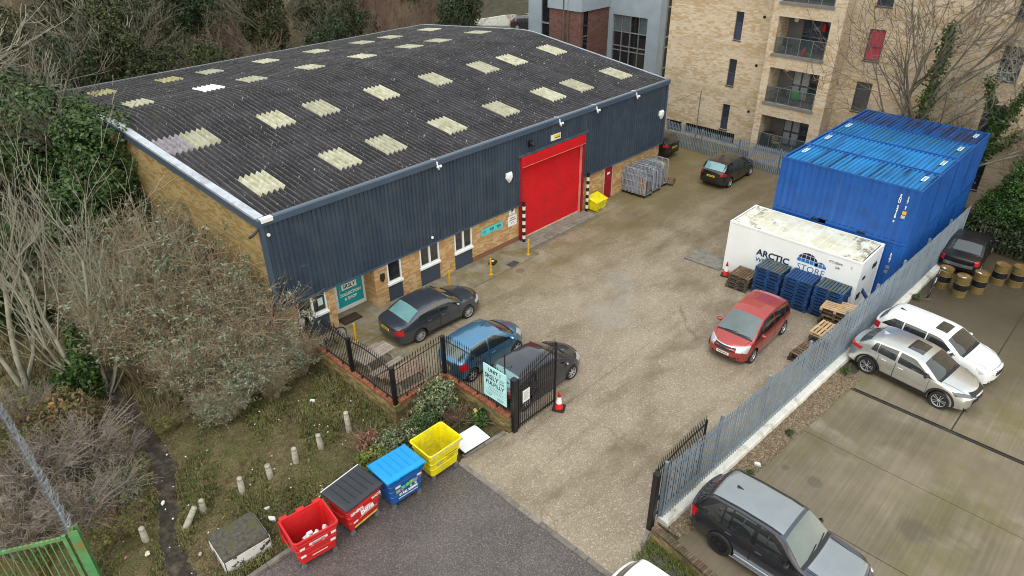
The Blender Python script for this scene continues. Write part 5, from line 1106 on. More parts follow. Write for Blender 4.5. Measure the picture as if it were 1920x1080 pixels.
M_litter = pm('litter_white', (.70, .70, .70), .5, var=.15); M_pinkl = pm('litter_pink', (.68, .25, .26), .5)
for i, (x, y, s, m, lab) in enumerate(((3.54, 25.3, .10, M_litter, 'scrap of white litter at the top of the dirt path'), (2.98, 18.1, .10, M_litter, 'white plastic litter on the path edge halfway down'), (8.77, 18.95, .11, M_litter, 'grey and white box dropped in the grass by the brick wall'), (1.45, 16.85, .07, M_pinkl, 'pink drinks can by the green post'), (1.9, 16.55, .10, M_cream, 'cream coloured bag beside the dirt path near the gate'), (5.0, 15.1, .13, M_litter, 'white bag on the grass beside the open red bin'), (5.1, 15.6, .09, M_litter, 'crumpled white paper behind the open red bin'), (2.95, 15.45, .08, M_stone, 'pale stone by the concrete block near the path'), (17.1, 5.75, .13, M_litter, 'flattened white bottle on the gravel margin'))):
    b = MB(); r3 = random.Random(i); b.loft([[(s*r3.uniform(.7, 1.2)*math.cos(a), s*.6*r3.uniform(.7, 1.2)*math.sin(a), z) for a in np.linspace(0, 5.2, 6)] for z in (0, s*.35, s*.6)], True, True, True); o = b.build('litter', m, None, loc=(x, y, .06 if x < 10 else .012), rot=(0, 0, i)); tag(o, lab, 'litter')
# thin litter scraps scattered over the rough grass
b = MB()
for q in range(75):
    x, y = rng.uniform(.5, 9.8), rng.uniform(14.2, 21); s = rng.uniform(.012, .03); b.M = Matrix.Translation((x, y, rng.uniform(.1, .2))) @ Matrix.Rotation(rng.uniform(0, 6), 4, 'Z') @ Matrix.Rotation(rng.uniform(-.7, .7), 4, 'X'); b.box(-s, -s*.7, -.004, s, s*.7, .004)
b.M = None; o = b.build('litter_scraps', M_litter); tag(o, 'small white scraps scattered over the rough grass', 'litter', kind='stuff')
# ---------------------------------------------------------------- cars
def car_paint(name, c, metal=.0, rough=.28, coat=.9, var=.06):
    t = NT(name); p = t.pos(); n = t.noise(p, 2.5, 5); t.col(t.mix(n, scale3(c, 1-var*2), scale3(c, 1+var*2))); t.setp(metal=metal, rough=rough, coat=coat, coatr=.03); return t.m
M_cglass = glass_mat('car_glass', (.015, .019, .021), .03, .9)
M_cglass_pale = glass_mat('pale_sky_sheen_car_glass', (.15, .30, .315), .05, .9); M_cglass_mid = glass_mat('mid_sky_sheen_car_glass', (.085, .11, .11), .04, .9)  # lighter base colours paint sky reflection and interior glimpses into the glass
M_plastic = pm('black_trim_plastic', (.016, .017, .019), .55, var=.2)
M_lamp = pm('clear_headlamp', (.60, .63, .66), .12, metal=.3, coat=1, var=.2, scale=25); M_lamp_dark = pm('dark_headlamp', (.12, .13, .15), .1, metal=.3, coat=1)
M_tail = pm('red_tail_lamp', (.50, .012, .018), .15, coat=1, var=.15, scale=12); M_tail_white = pm('clear_tail_lamp', (.55, .45, .45), .15, coat=1)
M_plate_y = pm('yellow_number_plate', (.68, .48, .03), .4, var=.05); M_plate_w = pm('white_number_plate', (.74, .74, .72), .4, var=.05); M_seam = pm('panel_gap', (.006, .006, .007), .8)
M_tyre = pm('tyre', (.016, .016, .017), .75, var=.3, scale=8); M_alloy = pm('alloy_rim', (.60, .61, .63), .32, metal=.6, var=.1); M_alloy_dark = pm('dark_alloy_rim', (.025, .025, .028), .35, metal=.4); M_wheel_dark = pm('wheel_shadow', (.02, .02, .02), .8)
def interp(tab, x):
    xs = [p[0] for p in tab]; return float(np.interp(x, xs, [p[1] for p in tab]))
def smooth_tab(tab, n=6):
    # monotone-ish smoothing by dense resample + blur
    x0, x1 = tab[0][0], tab[-1][0]; X = np.linspace(x0, x1, 400); Y = np.interp(X, [p[0] for p in tab], [p[1] for p in tab])
    k = np.ones(n)/n; Yp = np.pad(Y, n, mode='edge'); Ys = np.convolve(Yp, k, 'same')[n:-n]; return X, Ys
def wheel_mesh(R, w, m_rim, spokes, style=0):
    b = MB(); b.lathe([(R*.71, -w/2+.01), (R*.93, -w/2), (R, -w/2+.03), (R, w/2-.03), (R*.93, w/2), (R*.71, w/2-.01)], 28, 'y', cap=False); ty = b.mesh('wheel', M_tyre, True); smooth_angle(ty, 40)
    b = MB(); r = R*.73; b.lathe([(r, -w/2+.012), (r*.93, -w/2+.02), (r*.9, -w/2+.05)], 28, 'y', cap=False)
    b.lathe([(r*.2, -w/2+.035), (r*.17, -w/2+.02), (.001, -w/2+.02)], 14, 'y', cap=False)
    for k in range(spokes):
        a = 2*math.pi*k/spokes; b.M = Matrix.Rotation(a, 4, 'Y'); q = r*.93; wd = r*(.16 if spokes <= 7 else .075)
        if style == 1:
            for s in (-1, 1): b.add([(r*.12, -w/2+.03, s*wd*.3-wd*.15), (q, -w/2+.018, s*wd*1.15-wd*.35), (q, -w/2+.018, s*wd*1.15+wd*.35), (r*.12, -w/2+.03, s*wd*.3+wd*.15), (r*.12, -w/2+.06, s*wd*.3), (q, -w/2+.06, s*wd)], [(0, 1, 2, 3), (0, 4, 5, 1), (3, 2, 5, 4)])
        else: b.add([(r*.1, -w/2+.026, -wd*.8), (q, -w/2+.018, -wd*.5), (q, -w/2+.018, wd*.5), (r*.1, -w/2+.026, wd*.8), (r*.1, -w/2+.06, 0), (q, -w/2+.06, 0)], [(0, 1, 2, 3), (0, 4, 5, 1), (3, 2, 5, 4)])
    b.M = None; ri = b.mesh('rim', m_rim, False)
    b = MB(); b.lathe([(r*.95, -w/2+.055), (.001, -w/2+.065)], 24, 'y', cap=False); b.lathe([(.001, w/2-.02), (r, w/2-.02)], 20, 'y', cap=False); bk = b.mesh('wheel_shade_disc', M_wheel_dark)  # dark disc paints in the shade behind the spokes
    return ty, ri, bk
def car(label, x, y, heading, sp, group=None, name='parked_car', z=0.0):
    """local x forward, front at +L/2. sp: L W H wb fo (front axle to nose) ; top: side profile; belt; windows"""
    L, W = sp['L'], sp['W']; w2 = W/2; t = thing(name, label, 'car', (x, y, z), heading, group)
    xf = L/2-sp['fo']; xr = xf-sp['wb']; R = sp.get('R', .31); Ra = R+.055; zc = R
    U = lambda tab: [(u*L-L/2, v) for u, v in tab]                       # tables run tail (0) to nose (1)
    TX, TY = smooth_tab(U(sp['top']), 9); BX, BY = smooth_tab(U(sp['belt']), 9); PX, PY = smooth_tab(U(sp.get('plan', [(0, .86), (.06, .95), (.2, .99), (.5, 1), (.8, .985), (.93, .93), (1, .80)])), 9)
    CXx, CY_ = smooth_tab(U(sp['crown']), 9)
    top = lambda X: float(np.interp(X, TX, TY)); belt = lambda X: min(float(np.interp(X, BX, BY)), top(X)-.012); plan = lambda X: w2*float(np.interp(X, PX, PY)); crown = lambda X: float(np.interp(X, CXx, CY_))
    sill = sp.get('sill', .20); tum = sp.get('tumble', .30); cf, cr = sp.get('nose_curve', .30), sp.get('tail_curve', .14)
    def warp(X, Y, Z=0):
        k = min(1., abs(Y)/w2)**2.2
        f = max(0, min(1, (X-xf+.05)/(L/2-xf+.05))); r = max(0, min(1, (xr-X-.0)/(xr+L/2))); g = 0
        mid = max(0., min(1., (X-(sp['wsx'][1]*L-L/2)+.35)/.8))*max(0, 1-f*1.4) if Z > sp['zbelt'] else 0
        return X-k*(cf*f*f*(3-2*f)+sp.get('ws_curve', .10)*mid)+k*cr*r*r*(3-2*r)
    X0, X1 = -L/2+.10, L/2-.10; S = sorted(set([round(v, 4) for v in np.linspace(X0, X1, 70)]+[round(c+Ra*math.cos(a), 4) for c in (xf, xr) for a in np.linspace(0, math.pi, 17)]))
    def low(X):
        zl = sill+.06*max(0, (abs(X)-L/2+.5)/.5)
        for c in (xf, xr):
            d = abs(X-c)
            if d < Ra: zl = max(zl, zc+math.sqrt(max(0, Ra*Ra-d*d))-.0)
        return zl
    NS, NG, NT_ = 9, 7, 9
    def section(X):
        w, zs, zt, cr_, zl = plan(X), belt(X), top(X), crown(X), low(X); pts = []
        zmid = .52*zs+.06
        for i in range(NS):
            s = i/(NS-1); zz = zl+(zs-zl)*s; v = (zz-zmid)/(zs-zmid) if zz > zmid else (zmid-zz)/(zmid-sill+.001)
            f = 1-.055*abs(v)**2.2 if zz > zmid else 1-.05*min(1, v)**2
            pts.append((w*f, zz))
        ze = max(zs+.008, zt-cr_); ys = w*.945-.008; ye = ys-tum*(ze-zs)
        for i in range(1, NG+1):
            s = i/NG; pts.append((ys+(ye-ys)*s+.028*math.sin(math.pi*s)*min(1, (ze-zs)/.35), zs+.006+(ze-zs-.006)*s))
        ye = pts[-1][0]
        for i in range(1, NT_+1):
            s = i/NT_; yy = ye*math.cos(s*math.pi/2)**.9 if s < 1 else 0; pts.append((yy, ze+(zt-ze)*(1-(yy/ye)**2.3)))
        return pts
    V = []; F = []; n = NS+NG+NT_
    full = 2*n-1
    rings = []
    for X in S:
        s = section(X); ring = [(X, yy, zz) for yy, zz in s]+[(X, -yy, zz) for yy, zz in s[-2::-1]]; rings.append(ring)
    def caprings(ring, sg, ext):
        X = ring[0][0]; zs = [p[2] for p in ring]; zc_ = (min(zs)+max(zs))/2-.02; out = []
        for f, e in ((.985, .35), (.95, .62), (.88, .82), (.72, .94), (.45, .99), (.12, 1.0)):
            out.append([(X+sg*ext*e, yy*f, zc_+(zz-zc_)*f) for _, yy, zz in ring])
        return out
    allr = caprings(rings[0], -1, .10)[::-1]+rings+caprings(rings[-1], 1, .10)
    V = [(warp(p[0], p[1], p[2]), p[1], p[2]) for r in allr for p in r]; m = full
    for i in range(len(allr)-1):
        for j in range(m-1): F.append((i*m+j, (i+1)*m+j, (i+1)*m+j+1, i*m+j+1))
        if i < 5 or i >= len(allr)-6: F.append((i*m+m-1, (i+1)*m+m-1, (i+1)*m, i*m))
    F.append(tuple(range(m))); F.append(tuple(range((len(allr)-1)*m+m-1, (len(allr)-1)*m-1, -1)))
    me = bpy.data.meshes.new('body'); me.from_pydata(V, [], F); me.materials.append(sp['paint']); me.polygons.foreach_set('use_smooth', [True]*len(F)); me.update(); smooth_angle(me, 42)
    body = link('body', me, t)
    tree = BVHTree.FromPolygons([Vector(v) for v in V], [f for f in F if len(f) <= 4], all_triangles=False)
    def patch(nm, bot, topl, d, mat, n=14, mrow=5, off=.005, par=None):
        """conformal panel between two polylines of 3-D points, dropped on the body along d"""
        d = Vector(d).normalized(); 
        def along(pl, s):
            ss = s*(len(pl)-1); i = min(int(ss), len(pl)-2); a, c = Vector(pl[i]), Vector(pl[i+1]); return a+(c-a)*(ss-i)
        b = MB(); vs = []; ok = True
        for i in range(n+1):
            p, q = along(bot, i/n), along(topl, i/n)
            for j in range(mrow+1):
                o = p+(q-p)*(j/mrow); h, nrm, _, _ = tree.ray_cast(o-d*3.2, d, 6.4)
                if h is None: h = vs[-1] if vs else o; h = Vector(h); 
                else:
                    if nrm.dot(d) > 0: nrm = -nrm
                    h = h+nrm*off
                vs.append(h)
        b.add(vs, [(i*(mrow+1)+j, (i+1)*(mrow+1)+j, (i+1)*(mrow+1)+j+1, i*(mrow+1)+j+1) for i in range(n) for j in range(mrow)])
        return b.build(nm, mat, par or t, True)
    XX = lambda u: u*L-L/2
    # wheels
    ty, ri, bk = wheel_mesh(R, sp.get('tw', .2), sp.get('rim', M_alloy), sp.get('spokes', 5), sp.get('rstyle', 0))
    for cx in (xf, xr):
        for s in (-1, 1):
            wq = link('wheel', ty, t, (cx, s*(w2-.105), R), (0, 0, 0 if s < 0 else math.pi)); link('rim', ri, wq); link('wheel_shade_disc', bk, wq)
    b = MB(); b.box(-L/2+.25, -w2*.70, sill, L/2-.3, w2*.70, .55); b.box(xr+Ra, -w2*.93, sill-.02, xf-Ra, w2*.93, sill+.12); b.build('underbody', M_plastic, t)
    # doors, windows, handles
    zb = sp['zbelt']; ws0, ws1 = sp['wsx']; rw0, rw1 = sp['rwx']; gl = sp.get('glass', M_cglass)
    # black surround strip then the panes
    for s in (-1, 1):
        d = (0, -s, 0)
        if sp.get('band'):
            us = np.linspace(sp['band'][0], sp['band'][1], 20); patch('pillar_band', [(XX(u), s, belt(XX(u))+.015) for u in us], [(XX(u), s, max(belt(XX(u))+.03, min(top(XX(u))-crown(XX(u))-.035, belt(XX(u))+.05+max(0, sp['band'][1]-u)*3.6))) for u in us], d, M_black, 30, 6, .003)
        for (u0, u1, panes) in (sp['side'],):
            def bt(u): return (XX(u), s, belt(XX(u))+.035)
            def tp(u, u0=u0, u1=u1):
                X = XX(u); z = top(X)-crown(X)-.055; 
                return (X, s, max(belt(X)+.05, z))
            for (a, c, kind) in panes:
                us = np.linspace(a, c, 13)
                tl = []
                for u in us:
                    q = tp(u); zz = q[2]
                    if kind == 'front': zz = min(zz, belt(XX(u))+.045+max(0, (c-u)/(c-a))*sp.get('fslope', 1.6)*.40)
                    if kind == 'rear': zz = min(zz, belt(XX(u))+.05+max(0, (u-a)/(c-a))*sp.get('rslope', 1.6)*.42)
                    tl.append((q[0], q[1], zz))
                patch('side_window', [bt(u) for u in us], tl, d, sp.get('sglass', M_cglass), 16, 6, .006)
        for (a, c) in sp['doors']:
            sl_ = sill+.17
            def dz(u):
                X = XX(u); return max(sl_, low(X)+.05)
            for u in (a, c):
                wd = .012/L; patch('panel_gap', [(XX(u-wd/2), s, dz(u)), (XX(u+wd/2), s, dz(u))], [(XX(u-wd/2), s, belt(XX(u))+.0), (XX(u+wd/2), s, belt(XX(u))+.0)], d, M_seam, 1, 12, .004)
            hu = c-.0 if False else a+.05
            hx = XX(a)+.13; hz = belt(hx)-.13; yy = None; h, nrm, _, _ = tree.ray_cast(Vector((hx, s*2, hz)), Vector(d), 3)
            if h: b = MB(); b.bbox(hx-.02, min(h.y, h.y+s*.03), hz-.016, hx+.17, max(h.y, h.y+s*.03), hz+.018, .008); b.build('door_handle', sp.get('handle', sp['paint']), t)
        mx = XX(sp['mirror']); mz = belt(mx)+.06; yb = plan(mx)*.93
        b = MB(); b.bbox(mx-.07, s*(yb+.02) if s > 0 else s*(yb+.02)-.2, mz, mx+.06, s*(yb+.02)+.2 if s > 0 else s*(yb+.02), mz+.14, .045); mm = b.build('door_mirror', sp.get('mirrorm', sp['paint']), t)
        if sp.get('cladding'):
            for c in (xf, xr):
                an = np.linspace(math.radians(-12), math.radians(192), 30)
                patch('arch_trim', [(c+(Ra+.004)*math.cos(a), s, max(sill+.02, zc+(Ra+.004)*math.sin(a))) for a in an], [(c+(Ra+.085)*math.cos(a), s, max(sill+.02, zc+(Ra+.085)*math.sin(a))) for a in an], d, sp['cladding'], 30, 2, .008)
            us = np.linspace(xr+Ra+.02, xf-Ra-.02, 8); patch('sill_trim', [(u, s, sill+.01) for u in us], [(u, s, sill+.15) for u in us], d, sp['cladding'], 10, 2, .008)
        elif sp.get('lowtrim'):
            us = np.linspace(xr+Ra+.02, xf-Ra-.02, 8); patch('sill_trim', [(u, s, sill+.01) for u in us], [(u, s, sill+.09) for u in us], d, sp['lowtrim'], 10, 2, .008)
    # windscreen and rear window, seen from above
    def cross(u, v, inset, side=None):
        X = XX(u); return X
    def screen(nm, ua, ub, mat, ia, ib, dirv=(0, 0, -1), n=12):
        def row(u, inset):
            X = XX(u); zs = belt(X); ze = max(zs+.008, top(X)-crown(X)); ye = plan(X)*.945-.008-tum*(ze-zs)-inset; return [(warp(X, yy, 9), yy, 0.) for yy in np.linspace(-ye, ye, 11)]
        return patch(nm, row(ua, ia), row(ub, ib), dirv, mat, 14, 10, .006)
    screen('windscreen', ws1, ws0, sp.get('wsglass', gl), .03, .05)
    if not sp.get('norw'): screen('rear_window', rw0, rw1, sp.get('rwglass', gl), sp.get('rwin', .10), sp.get('rwin', .10))
    # scuttle and wipers
    screen('scuttle', min(ws1+.022, .97), ws1, M_plastic, .06, .05)
    for k, yy in enumerate((-.42, .12)):
        pts = []
        for q in range(6):
            s_ = q/5; X = XX(ws1+.004-.012*s_); y0 = yy+.52*s_; h, nrm, _, _ = tree.ray_cast(Vector((warp(X, y0, 9), y0, 3)), Vector((0, 0, -1)), 4)
            if h: pts.append((h.x, h.y, h.z+.02))
        if len(pts) > 2: b = MB(); b.tube(pts, .012, 4); b.build('wiper', M_plastic, t)
    # bonnet shut lines, roof lines
    def ypatch(nm, x0, x1, y0, y1, mat, off=.004, n=14, m=4): return patch(nm, [(warp(x0, yy, 9), yy, 0) for yy in np.linspace(y0, y1, 9)], [(warp(x1, yy, 9), yy, 0) for yy in np.linspace(y0, y1, 9)], (0, 0, -1), mat, n, m, off)
    hb = XX(sp.get('bonnet', .97)); ypatch('panel_gap', hb, hb+.014, -w2*.62, w2*.62, M_seam)
    for s in (-1, 1):
        xs = np.linspace(hb, XX(ws1+.03), 9); yy = [w2*(.62+.14*(hb-q)/(hb-XX(ws1+.03)+1e-6)) for q in xs]
        patch('panel_gap', [(warp(q, v, 9), s*v, 0) for q, v in zip(xs, yy)], [(warp(q, v, 9), s*(v+.012), 0) for q, v in zip(xs, yy)], (0, 0, -1), M_seam, 12, 1, .004)
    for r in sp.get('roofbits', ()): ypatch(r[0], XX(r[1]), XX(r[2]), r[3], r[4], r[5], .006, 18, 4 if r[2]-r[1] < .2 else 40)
    if sp.get('rails'):
        for s in (-1, 1):
            pts = []
            for u in np.linspace(rw1+.02, ws0-.03, 9):
                X = XX(u); yy = (plan(X)*.945-tum*(top(X)-belt(X)))*s*.90; h, *_ = tree.ray_cast(Vector((X, yy, 3)), Vector((0, 0, -1)), 4)
                if h: pts.append((h.x, h.y, h.z+.015))
            b = MB(); b.tube(pts, .018, 5); b.build('roof_rail', sp['rails'], t)
    # front: grille, lamps, plate
    fz = sp['face']                                                      # dict of heights
    def fpatch(nm, y0, y1, za, zb_, mat, off=.006, n=8, m=4, tw=0): return patch(nm, [(L/2, yy, za+tw*abs(yy)) for yy in np.linspace(y0, y1, 7)], [(L/2, yy, zb_+tw*abs(yy)) for yy in np.linspace(y0, y1, 7)], (-1, 0, 0), mat, n, m, off)
    def rpatch(nm, y0, y1, za, zb_, mat, off=.006, n=8, m=4): return patch(nm, [(-L/2, yy, za) for yy in np.linspace(y0, y1, 7)], [(-L/2, yy, zb_) for yy in np.linspace(y0, y1, 7)], (1, 0, 0), mat, n, m, off)
    for nm, y0, y1, za, zb_, mat in fz: fpatch(nm, y0, y1, za, zb_, mat, .006 if nm != 'number_plate' else .02)
    for nm, y0, y1, za, zb_, mat in sp['tail']: rpatch(nm, y0, y1, za, zb_, mat, .006 if nm != 'number_plate' else .02)
    for s in (-1, 1):
        h = sp['lamp']; # corner points in plan param: (x offset from nose, y) inner/outer, z
        d = Vector((-.75, -s*.5, -.55)).normalized()
        patch('headlamp', [(XX(h[0][0]), s*h[0][1]*w2, h[0][2]), (XX(h[1][0]), s*h[1][1]*w2, h[1][2])], [(XX(h[2][0]), s*h[2][1]*w2, h[2][2]), (XX(h[3][0]), s*h[3][1]*w2, h[3][2])], d, sp.get('lampm', M_lamp), 10, 5, .007)
        h = sp['rlamp']; d = Vector((.7, -s*.7, -.1)).normalized()
        patch('tail_lamp', [(XX(h[0][0]), s*h[0][1]*w2, h[0][2]), (XX(h[1][0]), s*h[1][1]*w2, h[1][2])], [(XX(h[2][0]), s*h[2][1]*w2, h[2][2]), (XX(h[3][0]), s*h[3][1]*w2, h[3][2])], d, M_tail, 8, 6, .008)
    def plate(txt_, front, zz, yy=0):
        o = Vector((3*(1 if front else -1), yy, zz)); h, nrm, _, _ = tree.ray_cast(o, Vector((-1 if front else 1, 0, 0)), 6)
        if h is None: return
        s = 1 if front else -1; b = MB(); b.box(-.26, -.008, -.056, .26, .004, .056); p = b.build('number_plate', M_plate_w if front else M_plate_y, t, loc=(h.x+s*.016, yy, zz), rot=(0, 0, s*math.pi/2))
        lettering(txt_, .085, M_text_dark, p, (0, -.0105, 0), RX, .003, sx=.92)
    if sp.get('rplate'): plate(sp['rplate'], False, sp['rpz'])
    if sp.get('fplate'): plate(sp['fplate'], True, sp['fpz'])
    if sp.get('aerial'):
        X, yy, ln = XX(sp['aerial'][0]), sp['aerial'][1], sp['aerial'][2]; h, *_ = tree.ray_cast(Vector((X, yy, 3)), Vector((0, 0, -1)), 4); b = MB(); b.tube([(h.x, h.y, h.z), (h.x-ln, h.y, h.z+ln*.35)], .008, 4); b.lathe([(.03, 0), (.01, .03)], 8, c=(h.x, h.y, h.z)); b.build('aerial', M_black, t)
    if sp.get('fin'):
        X = XX(sp['fin']); h, *_ = tree.ray_cast(Vector((X, 0, 3)), Vector((0, 0, -1)), 4); b = MB(); b.loft([[(h.x-.12, -.035, h.z-.01), (h.x-.12, .035, h.z-.01), (h.x+.14, .012, h.z-.01), (h.x+.14, -.012, h.z-.01)], [(h.x-.11, -.01, h.z+.06), (h.x-.11, .01, h.z+.06), (h.x-.02, .006, h.z+.045), (h.x-.02, -.006, h.z+.045)]], True, True, True); b.build('roof_fin', sp.get('finm', M_black), t)
    return t
P_dgrey = car_paint('dark_grey_paint', (.105, .115, .145), .78, .28); P_blue = car_paint('light_blue_metallic', (.115, .28, .47), .75, .28); P_black = car_paint('black_metallic', (.075, .08, .105), .75, .26); P_black2 = car_paint('solid_black', (.012, .012, .014), .0, .25)
P_red = car_paint('brick_red_metallic', (.46, .062, .055), .55, .28); P_silver = car_paint('silver_metallic', (.74, .74, .73), .88, .28); P_white = car_paint('solid_white', (.80, .80, .81), 0, .3); P_rr = car_paint('grey_metallic', (.085, .09, .115), .8, .25); P_rr_sky = car_paint('painted_sky_sheen', (.36, .38, .41), .85, .26); P_white2 = car_paint('plain_white', (.82, .82, .82), 0, .35)
CRN = [(0, .05), (.10, .05), (.22, .055), (.5, .065), (.66, .07), (.78, .09), (1, .10)]
oct_ = dict(L=4.58, W=1.77, H=1.46, wb=2.578, fo=.92, R=.318, paint=P_dgrey, top=[(0, .92), (.03, 1.03), (.105, 1.06), (.125, 1.07), (.27, 1.40), (.36, 1.455), (.48, 1.465), (.585, 1.425), (.735, 1.02), (.80, .985), (.92, .90), (.975, .78), (1, .66)],
    belt=[(0, .86), (.10, .97), (.3, .965), (.6, .92), (.75, .87), (.9, .74), (1, .6)], crown=CRN, zbelt=.9, wsx=(.595, .735), rwx=(.135, .265), side=(.22, .70, [(.235, .30, 'rear'), (.305, .455, ''), (.468, .695, 'front')]), doors=[(.305, .46), (.462, .68)], mirror=.665,
    face=[('grille', -.38, .38, .62, .72, M_plastic), ('lower_grille', -.55, .55, .30, .44, M_plastic)], tail=[('bumper_strip', -.8, .8, .44, .47, M_plastic)], lamp=((.985, .55, .60), (.93, .99, .62), (.965, .52, .74), (.91, .98, .77)), rlamp=((.012, .62, .66), (.055, 1.0, .66), (.02, .62, .88), (.06, .98, .90)),
    rplate='YK08 KWG', rpz=.80, rwglass=M_cglass_pale, spokes=14, lowtrim=M_plastic, rim=M_alloy)
car('dark grey saloon parked beside the pavement outside the shop entrance', 15.20, 19.84, math.radians(-2.6), oct_, 'cars parked in the yard')
mic = dict(L=3.72, W=1.66, H=1.54, wb=2.43, fo=.68, R=.29, paint=P_blue, top=[(0, .80), (.02, .97), (.05, 1.05), (.13, 1.40), (.20, 1.49), (.36, 1.54), (.52, 1.53), (.63, 1.44), (.80, 1.06), (.86, 1.00), (.94, .90), (.98, .78), (1, .64)],
    belt=[(0, .80), (.10, .93), (.4, .92), (.7, .87), (.85, .80), (1, .6)], crown=[(0, .06), (.1, .07), (.3, .09), (.6, .09), (.8, .12), (1, .12)], zbelt=.9, wsx=(.63, .80), rwx=(.045, .135), side=(.12, .76, [(.15, .21, 'rear'), (.215, .40, ''), (.42, .74, 'front')]), doors=[(.22, .41), (.412, .73)], mirror=.72, tumble=.34,
    face=[('grille', -.3, .3, .55, .64, M_plastic)], tail=[('bumper_strip', -.5, .5, .32, .40, M_plastic)], lamp=((.985, .52, .66), (.90, .92, .70), (.93, .42, .86), (.84, .82, .90)), rlamp=((.03, .70, .62), (.10, 1., .60), (.04, .68, .90), (.10, .98, .92)), rplate='KN56 XBE', rpz=.66, spokes=6, rwglass=M_cglass_mid, rwin=.12, tail_curve=.22, nose_curve=.34, aerial=(.52, 0, .16), handle=P_blue)
car('light blue hatchback between the dark grey saloon and the black hatchback', 14.93, 16.42, math.radians(.3), mic, 'cars parked in the yard')
cor = dict(L=4.0, W=1.73, H=1.49, wb=2.51, fo=.82, R=.305, paint=P_black, top=[(0, .80), (.02, .98), (.06, 1.06), (.155, 1.38), (.22, 1.44), (.38, 1.485), (.53, 1.47), (.62, 1.39), (.78, 1.05), (.85, .98), (.94, .86), (.98, .74), (1, .62)],
    belt=[(0, .82), (.10, 1.0), (.3, .97), (.6, .90), (.8, .82), (1, .6)], crown=CRN, zbelt=.9, wsx=(.615, .785), rwx=(.05, .155), side=(.14, .74, [(.19, .34, 'rear'), (.36, .73, 'front')]), doors=[(.35, .70)], mirror=.69, face=[('grille', -.35, .35, .50, .62, M_plastic), ('lower_grille', -.5, .5, .28, .40, M_plastic)], tail=[('bumper_strip', -.5, .5, .3, .38, M_plastic)],
    lamp=((.985, .56, .60), (.93, .96, .64), (.955, .5, .78), (.88, .92, .82)), rlamp=((.02, .66, .72), (.075, 1., .72), (.03, .62, .98), (.085, .96, 1.0)), rplate='EK59 YTV', rpz=.72, spokes=7, rwglass=M_cglass_pale, rwin=.13, aerial=(.20, 0, .42), tail_curve=.2)
car('black hatchback behind the open gate leaf beside the unit sign', 15.22, 13.84, math.radians(-1.2), cor, 'cars parked in the yard')
mer = dict(L=4.29, W=1.81, H=1.615, wb=2.644, fo=.86, R=.315, paint=P_red, top=[(0, .85), (.02, 1.05), (.045, 1.14), (.11, 1.50), (.18, 1.57), (.36, 1.615), (.50, 1.605), (.60, 1.54), (.82, 1.06), (.87, 1.0), (.94, .90), (.98, .78), (1, .62)],
    belt=[(0, .90), (.1, 1.0), (.3, .98), (.35, .95), (.6, .93), (.82, .87), (.92, .78), (1, .6)], crown=CRN, zbelt=.92, wsx=(.60, .815), rwx=(.04, .11), side=(.09, .79, [(.10, .19, 'rear'), (.20, .405, ''), (.42, .62, ''), (.635, .79, 'front')]), doors=[(.21, .41), (.412, .66)], mirror=.69, fslope=1.0,
    face=[('grille', -.42, .42, .66, .80, M_plastic), ('chrome_bar', -.46, .46, .80, .825, M_chrome), ('lower_grille', -.6, .6, .36, .44, M_plastic)], tail=[('bumper_strip', -.5, .5, .34, .42, M_plastic)], lamp=((.985, .52, .68), (.93, .98, .70), (.945, .50, .86), (.865, .95, .93)), rlamp=((.02, .72, .78), (.07, 1., .78), (.03, .7, 1.08), (.08, .97, 1.1)), fplate='YD61 OWX', fpz=.555, spokes=5, rim=M_alloy, wsglass=M_cglass_mid, ws_curve=.16, nose_curve=.42)
car('brick red people carrier parked in the open yard facing the gate', 23.30, 9.40, math.radians(180.5), mer, 'cars parked in the yard')
lex = dict(L=4.50, W=1.84, H=1.54, wb=2.64, fo=.94, R=.345, paint=P_silver, top=[(0, .88), (.02, 1.02), (.06, 1.08), (.17, 1.44), (.23, 1.49), (.40, 1.535), (.52, 1.52), (.60, 1.45), (.745, 1.08), (.80, 1.05), (.92, .97), (.97, .86), (1, .66)],
    belt=[(0, .92), (.1, 1.06), (.25, 1.03), (.5, .98), (.75, .95), (.9, .83), (1, .62)], crown=CRN, zbelt=.98, wsx=(.60, .745), rwx=(.065, .155), side=(.18, .70, [(.195, .245, 'rear'), (.25, .40, ''), (.42, .695, 'front')]), doors=[(.27, .41), (.412, .68)], mirror=.655, tumble=.36, cladding=M_plastic, sill=.24, mirrorm=M_plastic,
    face=[('grille', -.45, .45, .40, .88, M_plastic), ('lower_grille', -.7, .7, .28, .38, M_plastic)], tail=[('light_bar', -.75, .75, .93, .98, M_tail), ('bumper_panel', -.7, .7, .34, .55, M_plastic)], lamp=((.985, .50, .74), (.90, .96, .80), (.965, .48, .84), (.86, .94, .90)), lampm=M_lamp_dark, rlamp=((.02, .66, .86), (.11, 1.0, .90), (.03, .64, .98), (.12, .97, 1.02)), spokes=5, rstyle=1, tw=.225, roofbits=[('sunroof', .44, .55, -.40, .40, M_cglass), ('sunroof_frame', .425, .44, -.40, .40, M_plastic)], fin=.22, finm=P_silver, wsglass=M_cglass)
car('silver crossover with black wheel arch trim beside the white estate', 25.14, 3.66, math.radians(-97.0), lex, 'cars in the car park')
